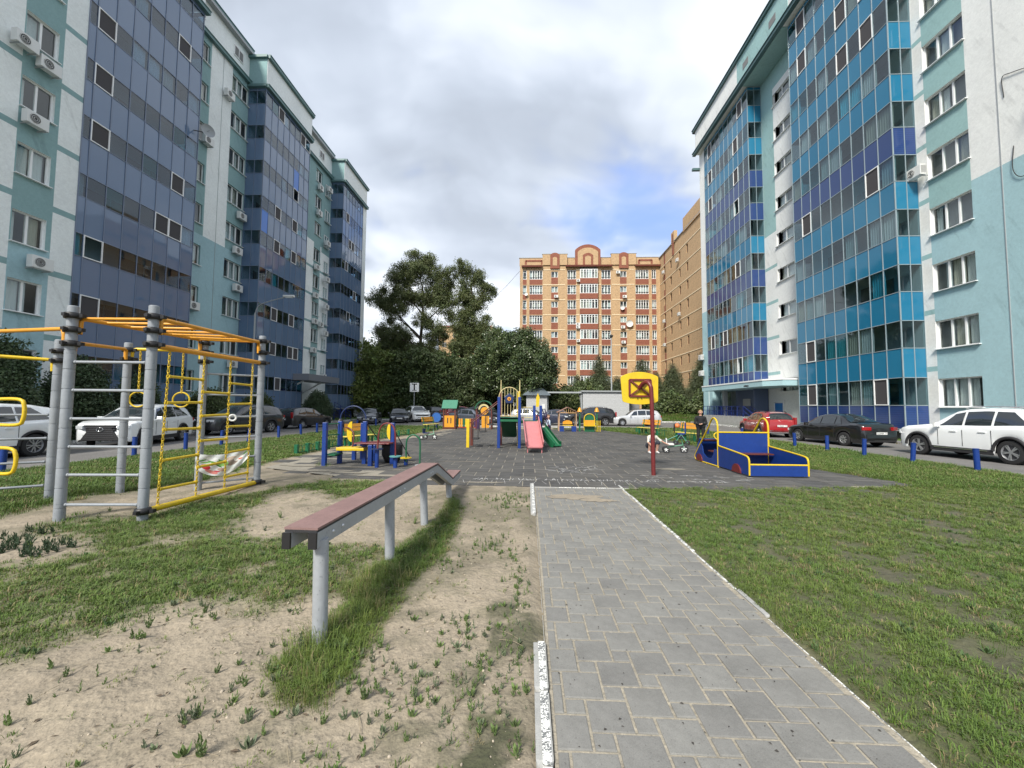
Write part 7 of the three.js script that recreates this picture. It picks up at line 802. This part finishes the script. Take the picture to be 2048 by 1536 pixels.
  // broad leaved weeds on the sand
  const leaf = (w, l) => { const g = new THREE.PlaneGeometry(w, l, 2, 4), p = g.attributes.position; for (let i = 0; i < p.count; i++) { const t = p.getY(i) / l + 0.5, k = Math.sin(Math.PI * Math.min(1, t * 0.9 + 0.1)); p.setX(i, p.getX(i) * k); p.setZ(i, Math.abs(p.getX(i)) * 0.35 - 0.25 * l * t * t); p.setY(i, t * l); } g.computeVertexNormals(); return g; };
  const weed = (st, n, h, lw, ll) => { const gs = []; for (let s = 0; s < st; s++) { const a = rr(0, 6.3), tx = Math.cos(a) * h * 0.35 * (s ? 1 : 0.2), tz = Math.sin(a) * h * 0.35 * (s ? 1 : 0.2), hh = h * (s ? rr(0.6, 0.9) : 1); gs.push(bar([0, -0.01, 0], [tx, hh, tz], 0.0018, 4)); for (let i = 0; i < n; i++) { const t = (i + 0.6) / n, b = i * 2.4 + s; gs.push(leaf(lw * (1.1 - 0.5 * t), ll * (1.1 - 0.55 * t)).rotateX(mixn(1.15, 0.25, t)).rotateY(b).translate(tx * t, hh * t, tz * t)); } gs.push(leaf(lw * 0.5, ll * 0.6).translate(tx, hh, tz)); } return G(gs); };
  const ws = [weed(1, 9, 0.075, 0.012, 0.026), weed(3, 8, 0.07, 0.012, 0.028), weed(2, 7, 0.05, 0.011, 0.024), weed(1, 7, 0.012, 0.026, 0.06), weed(4, 9, 0.10, 0.014, 0.032)], wl = ws.map(() => []);
  const putW = (k, x, dd, s, col) => wl[k].push([x, dd, s, col]); const wg = () => { const v = rr(0.7, 1.25), b = rnd() < 0.3; return b ? [0.14 * v, 0.18 * v, 0.095 * v] : [0.125 * v, 0.19 * v, 0.05 * v]; };
  spread(-0.95, 0.08, 1.7, 8.3, 230, (x, dd) => { const n = fbm(x * 2.2, dd * 1.6, 3, 97); if (rnd() < sst(0.36, 0.60, n) && x < PL - 0.1) putW([0, 0, 1, 2, 3][rnd() * 5 | 0], x, dd, rr(0.28, 0.9), wg()); });
  spread(-4, -0.9, 1.7, 3.4, 80, (x, dd) => { const n = fbm(x * 1.8, dd * 1.8, 3, 98); if (rnd() < sst(0.36, 0.6, n)) putW([0, 1, 1, 2, 3, 4][rnd() * 6 | 0], x, dd, rr(0.35, 1.05), wg()); });
  spread(-6.6, -1.6, 3.4, 6.4, 10, (x, dd) => { if (grassAt(x, dd) < 0.5 && rnd() < 0.6) putW([0, 1, 4][rnd() * 3 | 0], x, dd, rr(0.5, 1.1), wg()); });
  for (let i = 0; i < 22; i++) putW(4, -5.75 + rr(-0.45, 0.45), 4.55 + rr(-0.2, 0.2), rr(0.9, 1.5), [0.045, 0.085, 0.035]); for (let i = 0; i < 14; i++) putW(1, -6.4 + rr(-0.3, 0.3), 5.0 + rr(-0.25, 0.3), rr(0.9, 1.6), [0.05, 0.085, 0.035]);
  for (let i = 0; i < 330; i++) { const v = rr(0.7, 1.2); putW([3, 2, 3, 1][i % 4], rr(2.0, 8), rr(1.8, 8.4), rr(0.4, 1.1), [0.085 * v, 0.15 * v, 0.045 * v]); } for (let i = 0; i < 200; i++) { const v = rr(0.7, 1.2), x = rr(-5.5, -1.6), dd = rr(2.6, 5.4); if (grassAt(x, dd) > 0.3) putW([3, 2][i % 2], x, dd, rr(0.4, 1), [0.085 * v, 0.15 * v, 0.045 * v]); }
  wl.forEach((l, k) => { if (!l.length) return; const im = new THREE.InstancedMesh(ws[k], gm, l.length); l.forEach(([x, dd, s, col], i) => { d.position.set(x, groundY(x, dd) - 0.003, -dd); d.rotation.set(rr(-0.25, 0.25), rr(0, 6.3), rr(-0.25, 0.25)); d.scale.setScalar(s); d.updateMatrix(); im.setMatrixAt(i, d.matrix); im.setColorAt(i, c.setRGB(...col)); }); im.name = numbered('weeds'); im.userData = { kind: 'stuff', label: 'small scattered weeds on the bare sand', category: 'weeds' }; scene.add(im); });
  // dry stalks, twigs, pebbles and clods
  const dry = []; for (let i = 0; i < 90; i++) { const x = rr(-4, 0.0), dd = rr(1.8, 5.5), a = rr(0, 6.3), l = rr(0.05, 0.22), y = groundY(x, dd) + 0.006; dry.push(tube([[x, y, -dd], [x + Math.cos(a) * l * 0.5 + rr(-0.02, 0.02), y + 0.012, -dd + Math.sin(a) * l * 0.5], [x + Math.cos(a) * l, y, -dd + Math.sin(a) * l]], 0.0016, 6, 4)); }
  stuffMesh('dry_stalks', dry, M([0.30, 0.25, 0.17], 0.9), scene, { label: 'dry stalks and twigs lying on the sand', category: 'twigs' });
  { const lit = []; for (let i = 0; i < 520; i++) { const x = rr(-5, 0.02), dd = 1.6 + 5 * Math.pow(rnd(), 1.5), a = rr(0, 6.3), l = rr(0.006, 0.024), w = l * rr(0.2, 0.6), y = groundY(x, dd) + 0.005; lit.push(quad([x - Math.cos(a) * l, y, -dd - Math.sin(a) * l], [x + Math.sin(a) * w, y + 0.004, -dd - Math.cos(a) * w], [x + Math.cos(a) * l, y + 0.002, -dd + Math.sin(a) * l], [x - Math.sin(a) * w, y + 0.005, -dd + Math.cos(a) * w])); } stuffMesh('leaf_litter', lit, M([0.10, 0.075, 0.05], 0.95), scene, { label: 'scraps of dead leaves on the bare sand', category: 'litter' }); const lp = []; for (let i = 0; i < 260; i++) { const x = rr(PL + 0.02, PR - 0.02), dd = 1.6 + 6.5 * Math.pow(rnd(), 1.3), a = rr(0, 6.3), l = rr(0.004, 0.013), w = l * rr(0.3, 0.8), y = 0.0078; lp.push(quad([x - Math.cos(a) * l, y, -dd - Math.sin(a) * l], [x + Math.sin(a) * w, y + 0.003, -dd - Math.cos(a) * w], [x + Math.cos(a) * l, y, -dd + Math.sin(a) * l], [x - Math.sin(a) * w, y + 0.004, -dd + Math.cos(a) * w])); } stuffMesh('path_litter', lp, M([0.045, 0.04, 0.035], 0.95), scene, { label: 'dark specks of dirt and leaves on the paving', category: 'litter' }); }
  const peb = new THREE.IcosahedronGeometry(1, 1), pl = []; for (let i = 0; i < 1500; i++) { const x = rr(-5, 0.03), dd = 1.6 + 5 * Math.pow(rnd(), 1.6); if (grassAt(x, dd) > 0.6) continue; pl.push([x, dd]); } const im = new THREE.InstancedMesh(G(peb), M([1, 1, 1], 0.95), pl.length); pl.forEach(([x, dd], i) => { const s = 0.0025 + 0.009 * Math.pow(rnd(), 4); d.position.set(x, groundY(x, dd) + s * 0.2, -dd); d.rotation.set(rr(0, 6), rr(0, 6), rr(0, 6)); d.scale.set(s * rr(0.7, 1.4), s * rr(0.5, 0.9), s); d.updateMatrix(); im.setMatrixAt(i, d.matrix); const v = rr(0.5, 1.1); im.setColorAt(i, c.setRGB(0.42 * v, 0.36 * v, 0.28 * v)); }); im.name = 'pebbles'; im.userData = { kind: 'stuff', label: 'small pebbles and clods of sand', category: 'pebbles' }; scene.add(im);
}

scene.traverse((o) => { if (o.isMesh) { o.castShadow = true; o.receiveShadow = true; } });
renderer.render(scene, camera);
